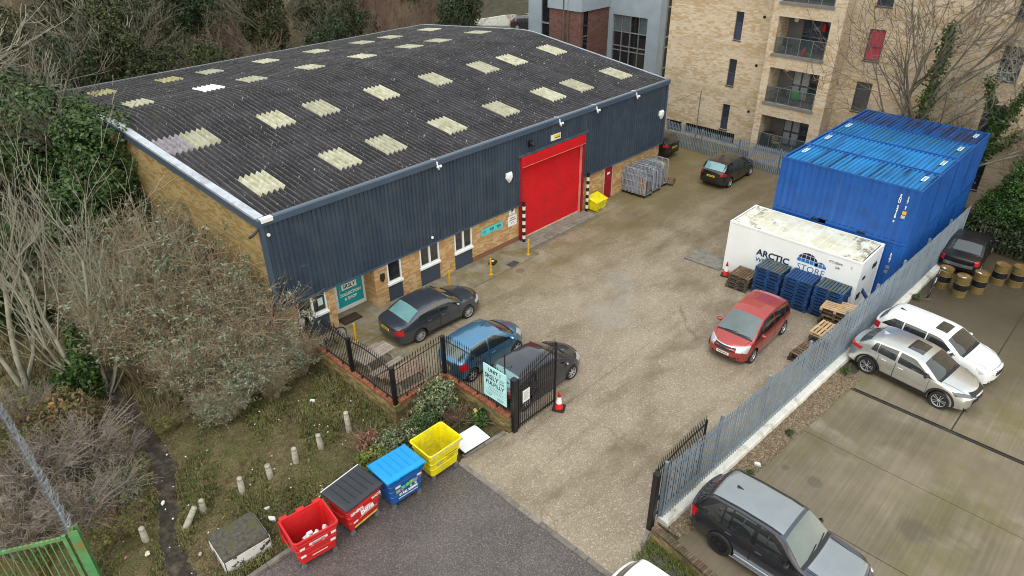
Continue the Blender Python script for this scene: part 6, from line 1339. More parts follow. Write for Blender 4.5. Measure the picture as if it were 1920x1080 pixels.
gol = dict(L=4.56, W=1.78, H=1.48, wb=2.578, fo=.90, R=.315, paint=P_white, top=[(0, .86), (.015, 1.02), (.035, 1.08), (.085, 1.40), (.13, 1.455), (.34, 1.485), (.52, 1.475), (.60, 1.42), (.745, 1.06), (.80, 1.02), (.92, .93), (.97, .82), (1, .64)],
    belt=[(0, .88), (.1, .97), (.4, .95), (.75, .90), (.9, .8), (1, .6)], crown=CRN, zbelt=.92, wsx=(.605, .745), rwx=(.03, .085), side=(.06, .71, [(.085, .255, 'rear'), (.265, .445, ''), (.455, .70, 'front')]), doors=[(.265, .45), (.452, .68)], mirror=.66, face=[('grille', -.35, .35, .55, .74, M_plastic), ('lower_grille', -.6, .6, .26, .38, M_plastic), ('chrome_bar', -.36, .36, .62, .64, M_chrome)], tail=[('bumper_strip', -.6, .6, .3, .36, M_plastic)],
    lamp=((.985, .50, .62), (.92, .94, .66), (.95, .48, .80), (.87, .92, .84)), rlamp=((.015, .72, .74), (.06, 1., .74), (.02, .70, .98), (.06, .97, 1.0)), fplate='BG07 NVP', fpz=.48, spokes=5, roofbits=[('sunroof', .47, .565, -.38, .36, M_cglass)], fin=.17)
car('white estate car with dark sunroof parked nearest the oil drums', 27.28, 3.55, math.radians(-96.8), gol, 'cars in the car park')
rr = dict(L=4.79, W=1.94, H=1.80, wb=2.745, fo=.86, R=.385, paint=P_rr, sill=.30, tw=.26, top=[(0, .95), (.012, 1.10), (.03, 1.18), (.10, 1.66), (.14, 1.75), (.30, 1.80), (.48, 1.80), (.575, 1.74), (.70, 1.22), (.74, 1.17), (.93, 1.10), (.98, 1.02), (1, .74)],
    belt=[(0, 1.0), (.1, 1.10), (.4, 1.07), (.7, 1.05), (.93, 1.00), (1, .74)], crown=[(0, .05), (.12, .06), (.5, .07), (.7, .05), (.8, .06), (1, .06)], zbelt=1.1, band=(.05, .685), wsx=(.575, .70), rwx=(.03, .098), side=(.06, .68, [(.075, .225, 'rear'), (.235, .275, ''), (.285, .415, ''), (.44, .665, 'front')]), doors=[(.24, .425), (.43, .655)], mirror=.635, mirrorm=M_plastic, tumble=.28, nose_curve=.22, lowtrim=M_chrome,
    face=[('grille', -.5, .5, .78, .95, M_plastic)], tail=[('bumper_panel', -.8, .8, .42, .6, M_plastic)], lamp=((.985, .62, .80), (.94, .98, .82), (.975, .6, .98), (.93, .96, 1.0)), rlamp=((.01, .80, .78), (.05, 1., .78), (.015, .78, 1.06), (.05, .97, 1.08)), spokes=9, rim=M_alloy_dark, rails=M_black, roofbits=[('roof_panel', .12, .555, -.62, .62, P_rr_sky), ('bonnet', .725, .955, -.66, .66, P_rr_sky), ('brake_light', .085, .10, -.17, .17, M_tail)], fin=.23, wsglass=M_cglass_mid, R_=0)  # silver roof and bonnet patches paint the sky's reflection onto the grey bodywork
rrc = car('dark grey 4x4 with sky sheen painted on its roof at the bottom right corner', 14.14, 3.72, math.radians(-90.5), rr, 'cars in the car park')
for s in (-1, 1): b = MB(); b.bbox(-.85, s*1.0-.07, .30, .95, s*1.0+.07, .36, .02); b.build('side_step', M_chrome, rrc)
nis = dict(L=4.35, W=1.78, H=1.61, wb=2.63, fo=.84, R=.325, paint=P_black2, sill=.24, top=[(0, .92), (.015, 1.10), (.04, 1.16), (.12, 1.50), (.18, 1.56), (.38, 1.61), (.52, 1.60), (.60, 1.53), (.76, 1.12), (.82, 1.06), (.93, .96), (.98, .84), (1, .64)], belt=[(0, .95), (.1, 1.08), (.4, 1.02), (.75, .96), (.9, .86), (1, .62)], crown=CRN, zbelt=1.0, wsx=(.60, .755), rwx=(.035, .12), side=(.10, .72, [(.13, .2, 'rear'), (.21, .40, ''), (.42, .70, 'front')]), doors=[(.22, .41), (.412, .69)], mirror=.67,
    face=[('grille', -.4, .4, .6, .76, M_plastic)], tail=[('bumper_strip', -.6, .6, .36, .5, M_plastic)], lamp=((.985, .5, .7), (.92, .96, .72), (.955, .5, .84), (.88, .94, .88)), rlamp=((.015, .62, .88), (.07, 1., .86), (.02, .6, 1.02), (.075, .97, 1.04)), rplate='GU12 WZR', rpz=.80, spokes=5, rwglass=M_cglass_pale, rwin=.12)
car('black hatchback with pale rear window parked far back by the blue containers', 38.45, 18.85, math.radians(1), nis, 'cars parked in the yard')
car('black car whose tail just shows past the brick corner of the warehouse', 39.25, 25.4, math.radians(88), dict(nis, rplate='LM13 OVD', rwglass=M_cglass), 'cars parked in the yard')
car('dark car by the white retaining wall beyond the warehouse roof', 65.4, 61.3, math.radians(-42), dict(nis, rplate=None), None)
car('black car with a red tail lamp parked in shade behind the oil drums', 37.0, 5.0, math.radians(3), dict(nis, paint=M_black, rplate=None, rwglass=M_cglass, tail=[('bumper_panel', -.8, .8, .50, .66, M_steel)], top=[(0, .88), (.03, .97), (.13, 1.0), (.15, 1.02), (.28, 1.36), (.36, 1.41), (.5, 1.42), (.58, 1.38), (.73, 1.0), (.80, .96), (.93, .86), (.98, .74), (1, .6)], belt=[(0, .84), (.1, .94), (.4, .92), (.75, .86), (.9, .76), (1, .58)], rwx=(.155, .275), zbelt=.9, rlamp=((.012, .72, .66), (.05, 1., .66), (.02, .7, .9), (.06, .98, .92))), 'cars in the car park')
car('white car cut by the bottom edge of the photo, only its roof in view', 9.95, 3.98, math.radians(-90), dict(gol, roofbits=[], fin=None, fplate=None, paint=P_white2), None)
# ---------------------------------------------------------------- apartment block, office building and things beyond
M_frame = pm('dark_blue_grey_frame', (.045, .052, .075), .45, var=.1); M_ap_grey = pm('grey_render_panel', (.115, .11, .115), .7, var=.1)
M_curtain = pm('pale_curtain', (.30, .33, .35), .8, var=.25, scale=7); M_red_curtain = pm('red_blind', (.46, .022, .065), .7, var=.2, scale=4)
M_slab = pm('grey_slab_edge', (.16, .16, .165), .7, var=.15); M_white_reveal = pm('pale_reveal', (.58, .56, .54), .7, var=.1)
def balglass():
    t = NT('balcony_glass'); t.col((.06, .08, .09)); t.setp(rough=.05, spec=.8, alpha=.28); return t.m
M_bal = balglass()
def holed_wall(X, ys, zs, holes, depth, mat, name, par, mat_rev=None):
    """wall facing -X in plane X with rectangular openings and reveals"""
    Y = sorted(set(list(ys)+[v for h in holes for v in h[:2]])); Z = sorted(set(list(zs)+[v for h in holes for v in h[2:4]])); b = MB()
    inh = lambda y, z: any(h[0] < y < h[1] and h[2] < z < h[3] for h in holes)
    for y0, y1 in zip(Y[:-1], Y[1:]):
        for z0, z1 in zip(Z[:-1], Z[1:]):
            if not inh((y0+y1)/2, (z0+z1)/2): b.add([(X, y0, z0), (X, y1, z0), (X, y1, z1), (X, y0, z1)], [(3, 2, 1, 0)])
    if mat_rev: b.cur = 1
    for y0, y1, z0, z1 in holes:
        D = X+depth
        b.add([(X, y0, z0), (X, y1, z0), (X, y1, z1), (X, y0, z1), (D, y0, z0), (D, y1, z0), (D, y1, z1), (D, y0, z1)], [(0, 1, 5, 4), (1, 2, 6, 5), (2, 3, 7, 6), (3, 0, 4, 7)])
    return b.build(name, [mat, mat_rev or mat], par)
ap = thing('apartment_block', 'pale buff brick apartment block with recessed glass fronted balconies', 'apartment block', (0, 0, 0))
AX, TX0 = 44.0, 42.6
win = [(22.15, 22.70, z, z+1.76) for z in (1.0, 4.02, 7.0, 10.0)]
wr = [(13.42, 14.32, z, z+1.76) for z in (.98, 3.98, 6.96, 9.94)]; wr2 = [(6.55, 7.55, z, z+1.74) for z in (.98, 4.02, 7.0, 9.98)]; wr3 = [(-.2, .8, z, z+1.74) for z in (1, 4, 7, 10)]
low_ = [(25.75, 27.0, .02, .80), (21.5, 25.4, .10, .85)]
holed_wall(AX, (-9, 15.36), (-.5, 15.5), wr+wr2+wr3, .14, M_apt, 'main_wall', ap)
holed_wall(AX, (19.64, 27.6), (-.5, 15.5), win+low_, .14, M_apt, 'main_wall', ap, M_apt)
b = MB(); b.box(AX+.01, 27.58, -.5, AX+12, 27.6, 15.5); b.build('end_wall', M_apt, ap)
b = MB(); b.box(AX+1.3, -9, -.5, AX+1.35, 27.5, 15.5); b.build('inner_core', M_dark, ap)
b = MB(); b.box(AX-.1, -9.1, 15.5, AX+12, 27.7, 15.8); b.build('roof_slab', M_slab, ap)
for y0, y1, z0, z1 in low_: b = MB(); b.box(AX+.13, y0, z0, AX+.15, y1, z1); b.build('car_park_opening', M_dark, ap)
b = MB()
for k in range(26): b.box(AX+.03, 21.5+k*.155, .12, AX+.05, 21.53+k*.155, .84)
o = b.build('vent_bars', M_steel, ap); o['kind'] = 'stuff'
def ap_window(y0, y1, z0, z1, split=.52, m_low=None, m_up=None):
    X = AX+.08; b = MB(); f = .06
    b.box(X, y0, z0, X+.06, y1, z0+f); b.box(X, y0, z1-f, X+.06, y1, z1); b.box(X+.001, y0, z0+f, X+.06, y0+f, z1-f); b.box(X+.001, y1-f, z0+f, X+.06, y1, z1-f); zm = z0+(z1-z0)*split; b.box(X-.002, y0+f, zm-.04, X+.06, y1-f, zm+.04)
    w = b.build('window', M_frame, ap)
    b = MB(); b.box(X+.03, y0+f, z0+f, X+.04, y1-f, zm-.04); b.build('pane', m_low or M_glass_apt, w); b = MB(); b.box(X+.03, y0+f, zm+.04, X+.04, y1-f, z1-f); b.build('pane', m_up or M_glass_apt, w)
    b = MB(); b.box(AX-.05, y0-.03, z0-.06, AX+.1, y1+.03, z0-.001); b.build('sill', M_frame, w)
    return w
M_spandrel = pm('blue_grey_spandrel', (.042, .05, .085), .4, var=.1)
for h in win: ap_window(*h, .46, M_spandrel, M_glass_apt)
for i, h in enumerate(wr): ap_window(*h, .44, M_red_curtain if i == 2 else None, M_red_curtain if i == 2 else None)
for i, h in enumerate(wr2): ap_window(*h, .46)
for i, h in enumerate(wr3): ap_window(*h, .46)
for z in (2.60, 5.63, 8.62): b = MB(); b.lathe([(.09, -.02), (.09, .03)], 12, 'x', (AX-.02, 20.76, z)); b.build('vent_outlet', M_dark, ap)
# balcony tower
bal = [(16.05, 19.18, z, z+2.17) for z in (.88, 3.87, 6.86, 9.85)]
holed_wall(TX0, (15.36, 19.64), (-.5, 15.5), bal, .24, M_apt, 'tower_front', ap)
b = MB(); b.add([(TX0, 15.36, -.5), (AX, 15.36, -.5), (AX, 15.36, 15.5), (TX0, 15.36, 15.5)], [(0, 1, 2, 3)]); b.add([(TX0, 19.64, -.5), (AX, 19.64, -.5), (AX, 19.64, 15.5), (TX0, 19.64, 15.5)], [(3, 2, 1, 0)]); b.build('tower_side', M_apt, ap)
b = MB(); b.box(TX0-.08, 15.3, 15.5, AX, 19.7, 15.8); b.build('tower_coping', M_slab, ap)
for i, (y0, y1, z0, z1) in enumerate(bal):
    b = MB(); b.box(TX0+.24, y0-.2, z0-.25, AX+.3, y1+.2, z0); b.build('balcony_floor', M_slab, ap)
    b = MB(); b.box(TX0+.24, y0-.2, z1, AX+.3, y1+.2, z1+.1); b.build('balcony_soffit', M_white_reveal, ap)
    b = MB(); b.box(TX0+.24, y0-.10, z0, AX+.3, y0, z1); b.build('balcony_cheek', M_apt, ap); b = MB(); b.box(TX0+.24, y1, z0, AX+.3, y1+.10, z1); b.build('balcony_cheek', M_apt, ap)
    b = MB(); b.box(TX0-.07, y0-.05, z0-.13, TX0-.002, y1+.12, z0+.02); b.build('slab_edge', M_slab, ap)
    b = MB(); b.box(AX+.12, y1-.95, z0, AX+.2, y1, z1); wl2 = b.build('balcony_wall', M_ap_grey, ap)
    b = MB(); b.lathe([(.001, -.05), (.12, -.05), (.15, -.02), (.15, 0)], 16, 'x', (AX+.12, y1-.45, z1-.35)); b.build('bulkhead_light', M_upvc, wl2)
    # glazed doors: four lights, mid rail
    b = MB(); ya, yb = y0, y1-.95; n = 4; w = (yb-ya)/n
    for k in range(n+1): b.box(AX+.10, max(ya, ya+k*w-.05), z0, AX+.18, min(yb, ya+k*w+.05), z1)
    b.box(AX+.105, ya, z0+.9, AX+.175, yb, z0+1.0); b.box(AX+.105, ya, z1-.1, AX+.175, yb, z1); b.box(AX+.105, ya, z0, AX+.175, yb, z0+.12)
    fr = b.build('balcony_doors', M_frame, ap)
    for k in range(n):
        for q, (za, zc2) in enumerate(((z0+.12, z0+.9), (z0+1.0, z1-.1))):
            m = M_glass_apt
            if i in (0, 1) and k in (2, 3) or (i == 0 and k == 0): m = M_curtain
            b = MB(); b.box(AX+.13, ya+k*w+.05, za, AX+.145, ya+(k+1)*w-.05, zc2); b.build('pane', m, fr)
    # glass balustrade
    n = 4; w = (y1-y0)/n; bl_ = MB(); bl_.box(TX0-.02, y0+.01, z0+1.02, TX0+.03, y1-.01, z0+1.05); rl = bl_.build('balustrade', M_steel, ap)
    for k in range(n): b = MB(); b.box(TX0, y0+k*w+.03, z0+.08, TX0+.012, y0+(k+1)*w-.03, z0+1.0); b.build('glass_panel', M_bal, rl)
    for k in range(n+1): yy = min(max(y0+k*w, y0+.03), y1-.03); b = MB(); b.box(TX0-.01, yy-.015, z0+.02, TX0+.03, yy+.015, z0+1.02); b.build('baluster', M_steel, rl)
# things on the balconies
def simple_chair(name, label, x, y, z, m, rz):
    t = thing(name, label, 'chair', (x, y, z), rz); b = MB(); b.bbox(-.22, -.22, .42, .22, .22, .46, .02); b.build('seat', m, t); b = MB(); b.bbox(-.22, .2, .46, .22, .24, .9, .01); b.build('backrest', m, t)
    for a in (-.19, .19):
        for c in (-.19, .19): b = MB(); b.tube([(a, c, 0), (a, c, .44)], .014, 5); b.build('leg', M_steel, t)
M_grn = pm('bright_green', (.015, .28, .05), .5); M_rd = pm('bright_red_plastic', (.5, .02, .015), .5); M_woodp = pm('pale_wood', (.50, .36, .22), .7)
simple_chair('balcony_chair', 'green chair on the middle balcony', 43.05, 17.45, 3.87, M_grn, 1.9); simple_chair('balcony_chair', 'dark chair beside the small table on the middle balcony', 43.1, 18.1, 3.87, M_dark, 1.3)
simple_chair('balcony_chair', 'dark folded chair at the left of the upper balcony', 43.2, 18.6, 6.86, M_dark, 1.2)
t = thing('balcony_table', 'small dark round table on the middle balcony', 'table', (43.0, 18.6, 3.87)); b = MB(); b.lathe([(.3, .68), (.3, .71)], 18); b.build('top', M_steel, t); b = MB(); b.tube([(0, 0, 0), (0, 0, .68)], .03, 6); b.lathe([(.2, 0), (.2, .02)], 12); b.build('pedestal', M_steel, t)
for lab, y, z, m, nm in (('red plant pot on the upper balcony', 17.45, 6.86, M_rd, 'plant_pot'), ('green plant pot beside the red one on the upper balcony', 17.1, 6.86, M_grn, 'plant_pot'), ('red lantern inside the glazed doors of the upper balcony', 16.9, 8.2, M_rd, 'lantern')):
    t = thing(nm, lab, 'pot' if nm == 'plant_pot' else 'lantern', (43.0 if z < 7 else 44.05, y, z)); b = MB(); b.lathe([(.09, 0), (.16, .26), (.17, .30), (.14, .30)], 14); b.build('pot', m, t)
    b = MB(); b.lathe([(.12, .27), (.1, .42), (.001, .5)], 9); b.build('filling', m if nm == 'lantern' else (m if m is M_rd else pm('pot_leaf', (.03, .08, .03), .7)), t)
t = thing('wooden_chair', 'pale folding wooden chair on the ground floor balcony', 'chair', (42.98, 18.05, .88), 1.4)
for k in range(5): b = MB(); b.box(-.2, -.2+k*.09, .43, .2, -.13+k*.09, .45); b.build('slat', M_woodp, t)
for k in range(3): b = MB(); b.box(-.2, .22, .55+k*.14, .2, .24, .62+k*.14); b.build('slat', M_woodp, t)
for a in (-.2, .2): b = MB(); b.tube([(a, -.22, 0), (a, .2, .45), (a, .26, .95)], .018, 5); b.tube([(a, .24, 0), (a, -.2, .44)], .018, 5); b.build('leg', M_woodp, t)
o = MB().bbox(-.3, -.45, 0, .3, .45, .95, .15).build('covered_barbecue', pm('black_cover', (.012, .012, .014), .6, var=.3), None, loc=(43.15, 18.72, .88)); tag(o, 'black covered barbecue at the left of the ground floor balcony', 'barbecue')
t = thing('cable_mast', 'thin grey mast with an arm reaching towards the warehouse corner', 'mast', (41.6, 23.15, 0)); b = MB(); b.tube([(0, 0, 0), (0, 0, 4.08)], .035, 6); b.build('mast', M_steel, t); b = MB(); b.tube([(0, 0, 4.05), (-5.45, -.7, 4.35)], .022, 5); b.build('arm', M_steel, t)
# office building beyond the warehouse
M_offg = pm('pale_blue_grey_panel', (.31, .37, .44), .45, var=.1, scale=1.2); M_off_glass = glass_mat('office_glass', (.012, .014, .018)); M_mull = pm('grey_mullion', (.27, .29, .32), .4, metal=.3); M_glz = glass_mat('pale_office_glass', (.10, .13, .15))
of = thing('office_building', 'purple brick and pale grey office building with tall dark glazing beyond the roof', 'office building', (0, 0, 0))
b = MB(); b.box(50, 40.4, -1, 62, 44.1, 6.05); b.build('brick_block', M_purple, of)
b = MB(); b.box(49.85, 40.25, 6.05, 62, 44.2, 9.5); b.build('fascia', M_offg, of)
for y in (42.3,): b = MB(); b.tube([(49.93, y, -1), (49.93, y, 9)], .12, 8); b.tube([(49.93, y-.5, -1), (49.93, y-.5, 9)], .09, 8); b.build('downpipe', pm('rusty_pipe', (.12, .08, .07), .6), of)
b = MB(); b.box(50.35, 40.385, -1, 50.95, 40.399, 6.05); sw = b.build('slot_window', M_off_glass, of); b = MB(); b.box(50.35, 40.375, 3.9, 50.95, 40.384, 3.98); b.build('mullion', M_mull, sw)
b = MB(); b.box(50.02, 44.11, -1, 60, 45.0, 9.5); b.build('glazed_link', M_off_glass, of); b = MB(); b.box(49.9, 45.0, -1, 60, 46.6, 9.5); b.build('pier', M_offg, of); b = MB(); b.box(49.98, 44.12, 4.6, 50.01, 44.99, 4.75); b.build('mullion', M_mull, of)
b = MB(); b.box(54.0, 39.9, -1, 62, 40.39, 9.5); b.build('pier', M_offg, of); b = MB(); b.box(54.0, 34.9, -1, 55.0, 36.15, 9.5); b.build('pier', M_offg, of); b = MB(); b.box(54.0, 36.15, 5.45, 62, 39.9, 9.5); b.build('fascia', M_offg, of)
gz = MB(); gz.box(54.25, 36.15, -1, 54.3, 39.9, 5.45); gw = gz.build('window_wall', M_off_glass, of)
for k in range(5): yy = 36.18+k*.93; b = MB(); b.box(54.15, yy-.035, -1, 54.26, yy+.035, 5.45); b.build('mullion', M_mull, gw)
for z in (4.95-.95, 2.35, 2.95-.2, 1.0, -.3): b = MB(); b.box(54.17, 36.2, z-.04, 54.255, 39.88, z+.04); b.build('transom', M_mull, gw)
for k in (0, 2, 3): b = MB(); b.box(54.235, 36.25+k*.93, 4.05, 54.248, 37.05+k*.93, 5.4); b.build('pane', M_glz, gw)
b = MB(); b.box(55.0, 34.92, -1, 58, 36.1, 9.5); b.build('side_glazing', M_off_glass, of)
for z in (6.4, 3.9, 3.0, 1.2): b = MB(); b.box(55.0, 34.86, z-.05, 58, 34.915, z+.05); b.build('transom', M_mull, of)
for x in (55.05, 55.75, 56.5): b = MB(); b.box(x-.04, 34.84, -1, x+.04, 34.915, 9.5); b.build('mullion', M_mull, of)
b = MB(); b.loft([[(61.6, 68.9, -.1), (61.6, 68.9, .35), (61.9, 69.1, .35), (61.9, 69.1, -.1)], [(64.9, 64.8, -.1), (64.9, 64.8, 1.15), (65.2, 65.0, 1.15), (65.2, 65.0, -.1)], [(69.5, 59.0, -.1), (69.5, 59.0, 1.6), (69.8, 59.2, 1.6), (69.8, 59.2, -.1)]], True, True, True); o = b.build('retaining_wall', M_white_wall); tag(o, 'long white retaining wall sloping down behind the far end of the warehouse', 'wall')
b = MB(); b.add([(62, 69.2, .2), (70, 59.3, 1.5), (110, 80, 9), (85, 120, 9)], [(0, 1, 2, 3)]); struct(b.build('hillside', pm('woodland_floor', (.050, .042, .022), .95, var=.5, scale=1.2, dirt=(.030, .036, .014), dscale=.5)))
b = MB(); b.add([(52, 47, -.06), (75, 47, -.06), (69.5, 59.0, -.06), (61.6, 68.9, -.06), (50, 60, -.06)], [(0, 1, 2, 3, 4)]); struct(b.build('rear_road', M_asphalt))
# ---------------------------------------------------------------- vegetation
def leaf_mat(name, cols, rough=.55, spec=.3):
    """per-leaf colour picked from a palette: leaves of one plant really differ"""
    t = NT(name); g = t.n.new('ShaderNodeNewGeometry'); r = g.outputs['Random Per Island']; k = len(cols)
    c = t.ramp(r, [(i/(k-1), c) for i, c in enumerate(cols)]); n = t.noise(t.pos(), 1.1, 4)
    t.col(t.mix(1., c, t.ramp(n, [(.3, .62), (.7, 1.25)]), 'MULTIPLY')); t.setp(rough=rough, spec=spec); return t.m
L_ivy = leaf_mat('dark_ivy_leaf', [(.010, .021, .007), (.016, .034, .010), (.024, .046, .013), (.040, .060, .019)], .45)
L_ivy2 = leaf_mat('olive_ivy_leaf', [(.020, .028, .010), (.034, .048, .015), (.052, .068, .022), (.09, .085, .035)], .5)
L_holly = leaf_mat('evergreen_leaf', [(.016, .040, .010), (.028, .066, .014), (.050, .10, .022), (.085, .115, .040)], .42)
L_budd = leaf_mat('grey_green_leaf', [(.085, .105, .05), (.14, .18, .11), (.28, .33, .26), (.18, .13, .065)], .7)
L_varie = leaf_mat('variegated_leaf', [(.045, .075, .025), (.09, .14, .05), (.20, .23, .12), (.36, .35, .22)], .5)
L_lime = leaf_mat('lime_leaf', [(.05, .09, .012), (.13, .18, .025), (.20, .22, .04), (.20, .11, .05)], .5)
L_red = leaf_mat('reddish_leaf', [(.22, .085, .055), (.30, .13, .10), (.16, .11, .04)], .6)
L_conif = leaf_mat('bright_conifer_leaf', [(.010, .028, .009), (.022, .062, .012), (.045, .115, .016), (.09, .165, .026)], .5)
L_brown = leaf_mat('bronze_leaf', [(.13, .085, .045), (.20, .14, .08), (.06, .07, .025), (.25, .14, .04)], .7)
T_pale = pm('pale_lichen_bark', (.30, .285, .225), .85, var=.3, scale=3); T_grey = pm('grey_bark', (.155, .135, .105), .85, var=.3, scale=3); T_brown = pm('brown_twig', (.22, .165, .115), .9, var=.4, scale=2); T_red = pm('reddish_twig', (.20, .125, .098), .9, var=.35, scale=2); T_dark = pm('dark_twig', (.17, .135, .105), .9, var=.4, scale=2); T_tan = pm('tan_stem', (.36, .275, .18), .9, var=.35, scale=2)
def polytubes(lines, radii, ns=3):
    """lines (N,K,3), radii (N,K) -> verts, quads"""
    P = np.asarray(lines, np.float32); Rr = np.asarray(radii, np.float32); N, K = P.shape[:2]; d = np.gradient(P, axis=1); d /= np.linalg.norm(d, axis=2, keepdims=True)+1e-9
    ref = np.where(np.abs(d[..., 2:3]) > .8, np.array([1., .13, 0]), np.array([0., .1, 1.])); a = np.cross(d, ref); a /= np.linalg.norm(a, axis=2, keepdims=True)+1e-9; c = np.cross(d, a)
    ang = 2*np.pi*np.arange(ns)/ns; V = P[:, :, None, :]+Rr[:, :, None, None]*(a[:, :, None, :]*np.cos(ang)[:, None]+c[:, :, None, :]*np.sin(ang)[:, None])
    idx = np.arange(N*K*ns).reshape(N, K, ns); q0 = idx[:, :-1]; q1 = idx[:, 1:]; F = np.stack([q0, np.roll(q0, -1, 2), np.roll(q1, -1, 2), q1], -1).reshape(-1, 4)
    return V.reshape(-1, 3), F
def merge(parts):
    V, F, M, k = [], [], [], 0
    for i, (v, f) in enumerate(parts): V.append(v); F.append(f+k); M.append(np.full(len(f), i)); k += len(v)
    return np.concatenate(V), np.concatenate(F), np.concatenate(M)
def leaves(g, P, Nrm, size, aspect=.55, jit=.9):
    """one bent-free leaf quad (diamond) per point, facing roughly along Nrm"""
    n = len(P); nn = Nrm+g.normal(0, jit, (n, 3)); nn /= np.linalg.norm(nn, axis=1, keepdims=True)+1e-9; r = g.normal(0, 1, (n, 3)); a = np.cross(nn, r); a /= np.linalg.norm(a, axis=1, keepdims=True)+1e-9; c = np.cross(nn, a)
    s = size*g.uniform(.6, 1.45, (n, 1)); V = np.stack([P-a*s, P-c*s*aspect+a*s*.1, P+a*s, P+c*s*aspect+a*s*.1], 1).reshape(-1, 3); return V, np.arange(4*n).reshape(-1, 4)
def blob_points(g, blobs, n, shell=.55):
    B = np.array(blobs, float); w = B[:, 3]*B[:, 4]+B[:, 3]*B[:, 5]+B[:, 4]*B[:, 5]; i = g.choice(len(B), n, p=w/w.sum()); u = g.normal(0, 1, (n, 3)); u /= np.linalg.norm(u, axis=1, keepdims=True); r = g.uniform(shell**3, 1.05, (n, 1))**(1/3)
    wob = 1+.16*np.sin(u[:, :1]*7+i[:, None])*np.sin(u[:, 1:2]*6+2*i[:, None])+.14*np.sin(u[:, 2:]*9+i[:, None]*3)
    return B[i, :3]+u*r*wob*B[i, 3:6], u
def clumpy(g, P, u, keep, scale):
    """drop points where a lumpy field is low, so the crown has gaps and clumps"""
    f = np.sin(P[:, 0]*scale+1.3)*np.sin(P[:, 1]*scale*1.1+.4)*np.sin(P[:, 2]*scale*1.2)+.6*np.sin(P[:, 0]*scale*2.3+P[:, 2]*scale)*np.sin(P[:, 1]*scale*2.1-P[:, 2]*scale*1.7)
    m = f+g.normal(0, .25, len(P)) > np.quantile(f, 1-keep); return P[m], u[m]
def grow(g, base, dirv, length, r0, levels, nb, spread, k=6, curve=.25, up=.15, shrink=.62, minz=None):
    """recursive branching; returns list of (K,3) lines and radii per level"""
    out = []; d0 = np.array(dirv, float); d0 /= np.linalg.norm(d0); todo = [(np.array(base, float), d0, length, r0, 0)]
    while todo:
        p, d, L, r, lv = todo.pop(); pts = [p]; rr = [r]; q = p.copy(); dd = d.copy()
        for i in range(k-1):
            dd = dd+g.normal(0, curve/ (k**.5), 3)+np.array([0, 0, up/k]); dd /= np.linalg.norm(dd); q = q+dd*L/(k-1); pts.append(q.copy()); rr.append(r*(1-.72*(i+1)/(k-1)) if lv == levels else r*(1-.55*(i+1)/(k-1)))
        out.append((np.array(pts), np.array(rr), lv))
        if lv < levels:
            n = nb[lv]
            for j in range(n):
                t = g.uniform(.25, 1.) if j else 1.; ii = min(int(t*(k-1)), k-2); f = t*(k-1)-ii; s = pts[ii]*(1-f)+pts[ii+1]*f; ax = g.normal(0, 1, 3); ax -= ax@dd*dd; ax /= np.linalg.norm(ax)+1e-9; a = g.uniform(.5, 1.2)*spread
                nd = dd*math.cos(a)+ax*math.sin(a); todo.append((s, nd, L*shrink*g.uniform(.65, 1.15), max(.004, rr[ii]*.62*g.uniform(.7, 1.)), lv+1))
    return out
def tube_parts(lines, thick=3, minr=.0):
    big = [(p, r) for p, r, lv in lines if lv < thick]; sm = [(p, r) for p, r, lv in lines if lv >= thick]; parts = []
    if big: parts.append(polytubes([p for p, _ in big], [np.maximum(r, minr) for _, r in big], 6))
    if sm: parts.append(polytubes([p for p, _ in sm], [np.maximum(r, minr) for _, r in sm], 3))
    V, F, _ = merge(parts); return V, F
def wood_mesh(name, lines, mat, minr=.0): V, F = tube_parts(lines, 1, minr); return np_mesh(name, V, F, mat, True)
VARIANTS = {}
def plant(name, label, cat, loc, meshes, rz=0, s=1.0, group=None, sz=None):
    t = thing(name, label, cat, loc, rz, group); t.scale = (s, s, sz or s)
    for nm, me in meshes: link(nm, me, t)
    return t
# --- ivy clad woodland trees
def ivy_tree(seed, H, R, mat, n=9000, leaf=.17, reach=.75):
    g = np.random.default_rng(seed); bl = [(0, 0, H*.30, R*.75, R*.75, H*.30), (0, 0, H*.68, R*.62, R*.62, H*.30)]
    for k in range(9): a = g.uniform(0, 6.3); z = g.uniform(.15, .92)*H; q = R*g.uniform(.35, .95)*(1.1-.5*z/H); bl.append((q*math.cos(a), q*math.sin(a), z, R*g.uniform(.28, .5), R*g.uniform(.28, .5), H*g.uniform(.10, .18)))
    P, u = blob_points(g, bl, n, .6); P, u = clumpy(g, P, u, .74, 2.2); m = P[:, 2] > .1; V, F = leaves(g, P[m], u[m]+np.array([0, 0, .4]), leaf)
    ln = grow(g, (0, 0, -.1), (0, 0, 1), H*.6, .22, 3, (9, 6, 5), reach, up=.3, shrink=.62*min(1, reach/.6)); return [('trunk', wood_mesh('trunk', ln, T_grey, .012)), ('crown', np_mesh('crown', V, F, mat))]
IV = [ivy_tree(11, 9.5, 3.0, L_ivy, 30000, .10), ivy_tree(12, 11, 2.6, L_ivy2, 30000, .10), ivy_tree(13, 8, 3.6, L_ivy2, 32000, .10)]
def bare_tree(seed, H, mat, lv=4, nb=(7, 5, 5, 4), r=.16, spread=.62, minr=.009, up=.35):
    g = np.random.default_rng(seed); ln = grow(g, (0, 0, -.1), (g.normal(0, .08), g.normal(0, .08), 1), H*.45, r, lv, nb, spread, curve=.35, up=up, shrink=.66); return [('branches', wood_mesh('branches', ln, mat, minr))]
BT = [bare_tree(21, 10, T_brown, nb=(9, 6, 5, 4)), bare_tree(22, 11, T_red, nb=(10, 6, 5, 4)), bare_tree(23, 12, T_pale, nb=(7, 5, 5, 4), r=.2, minr=.016), bare_tree(24, 9, T_dark, nb=(10, 6, 5, 4))]
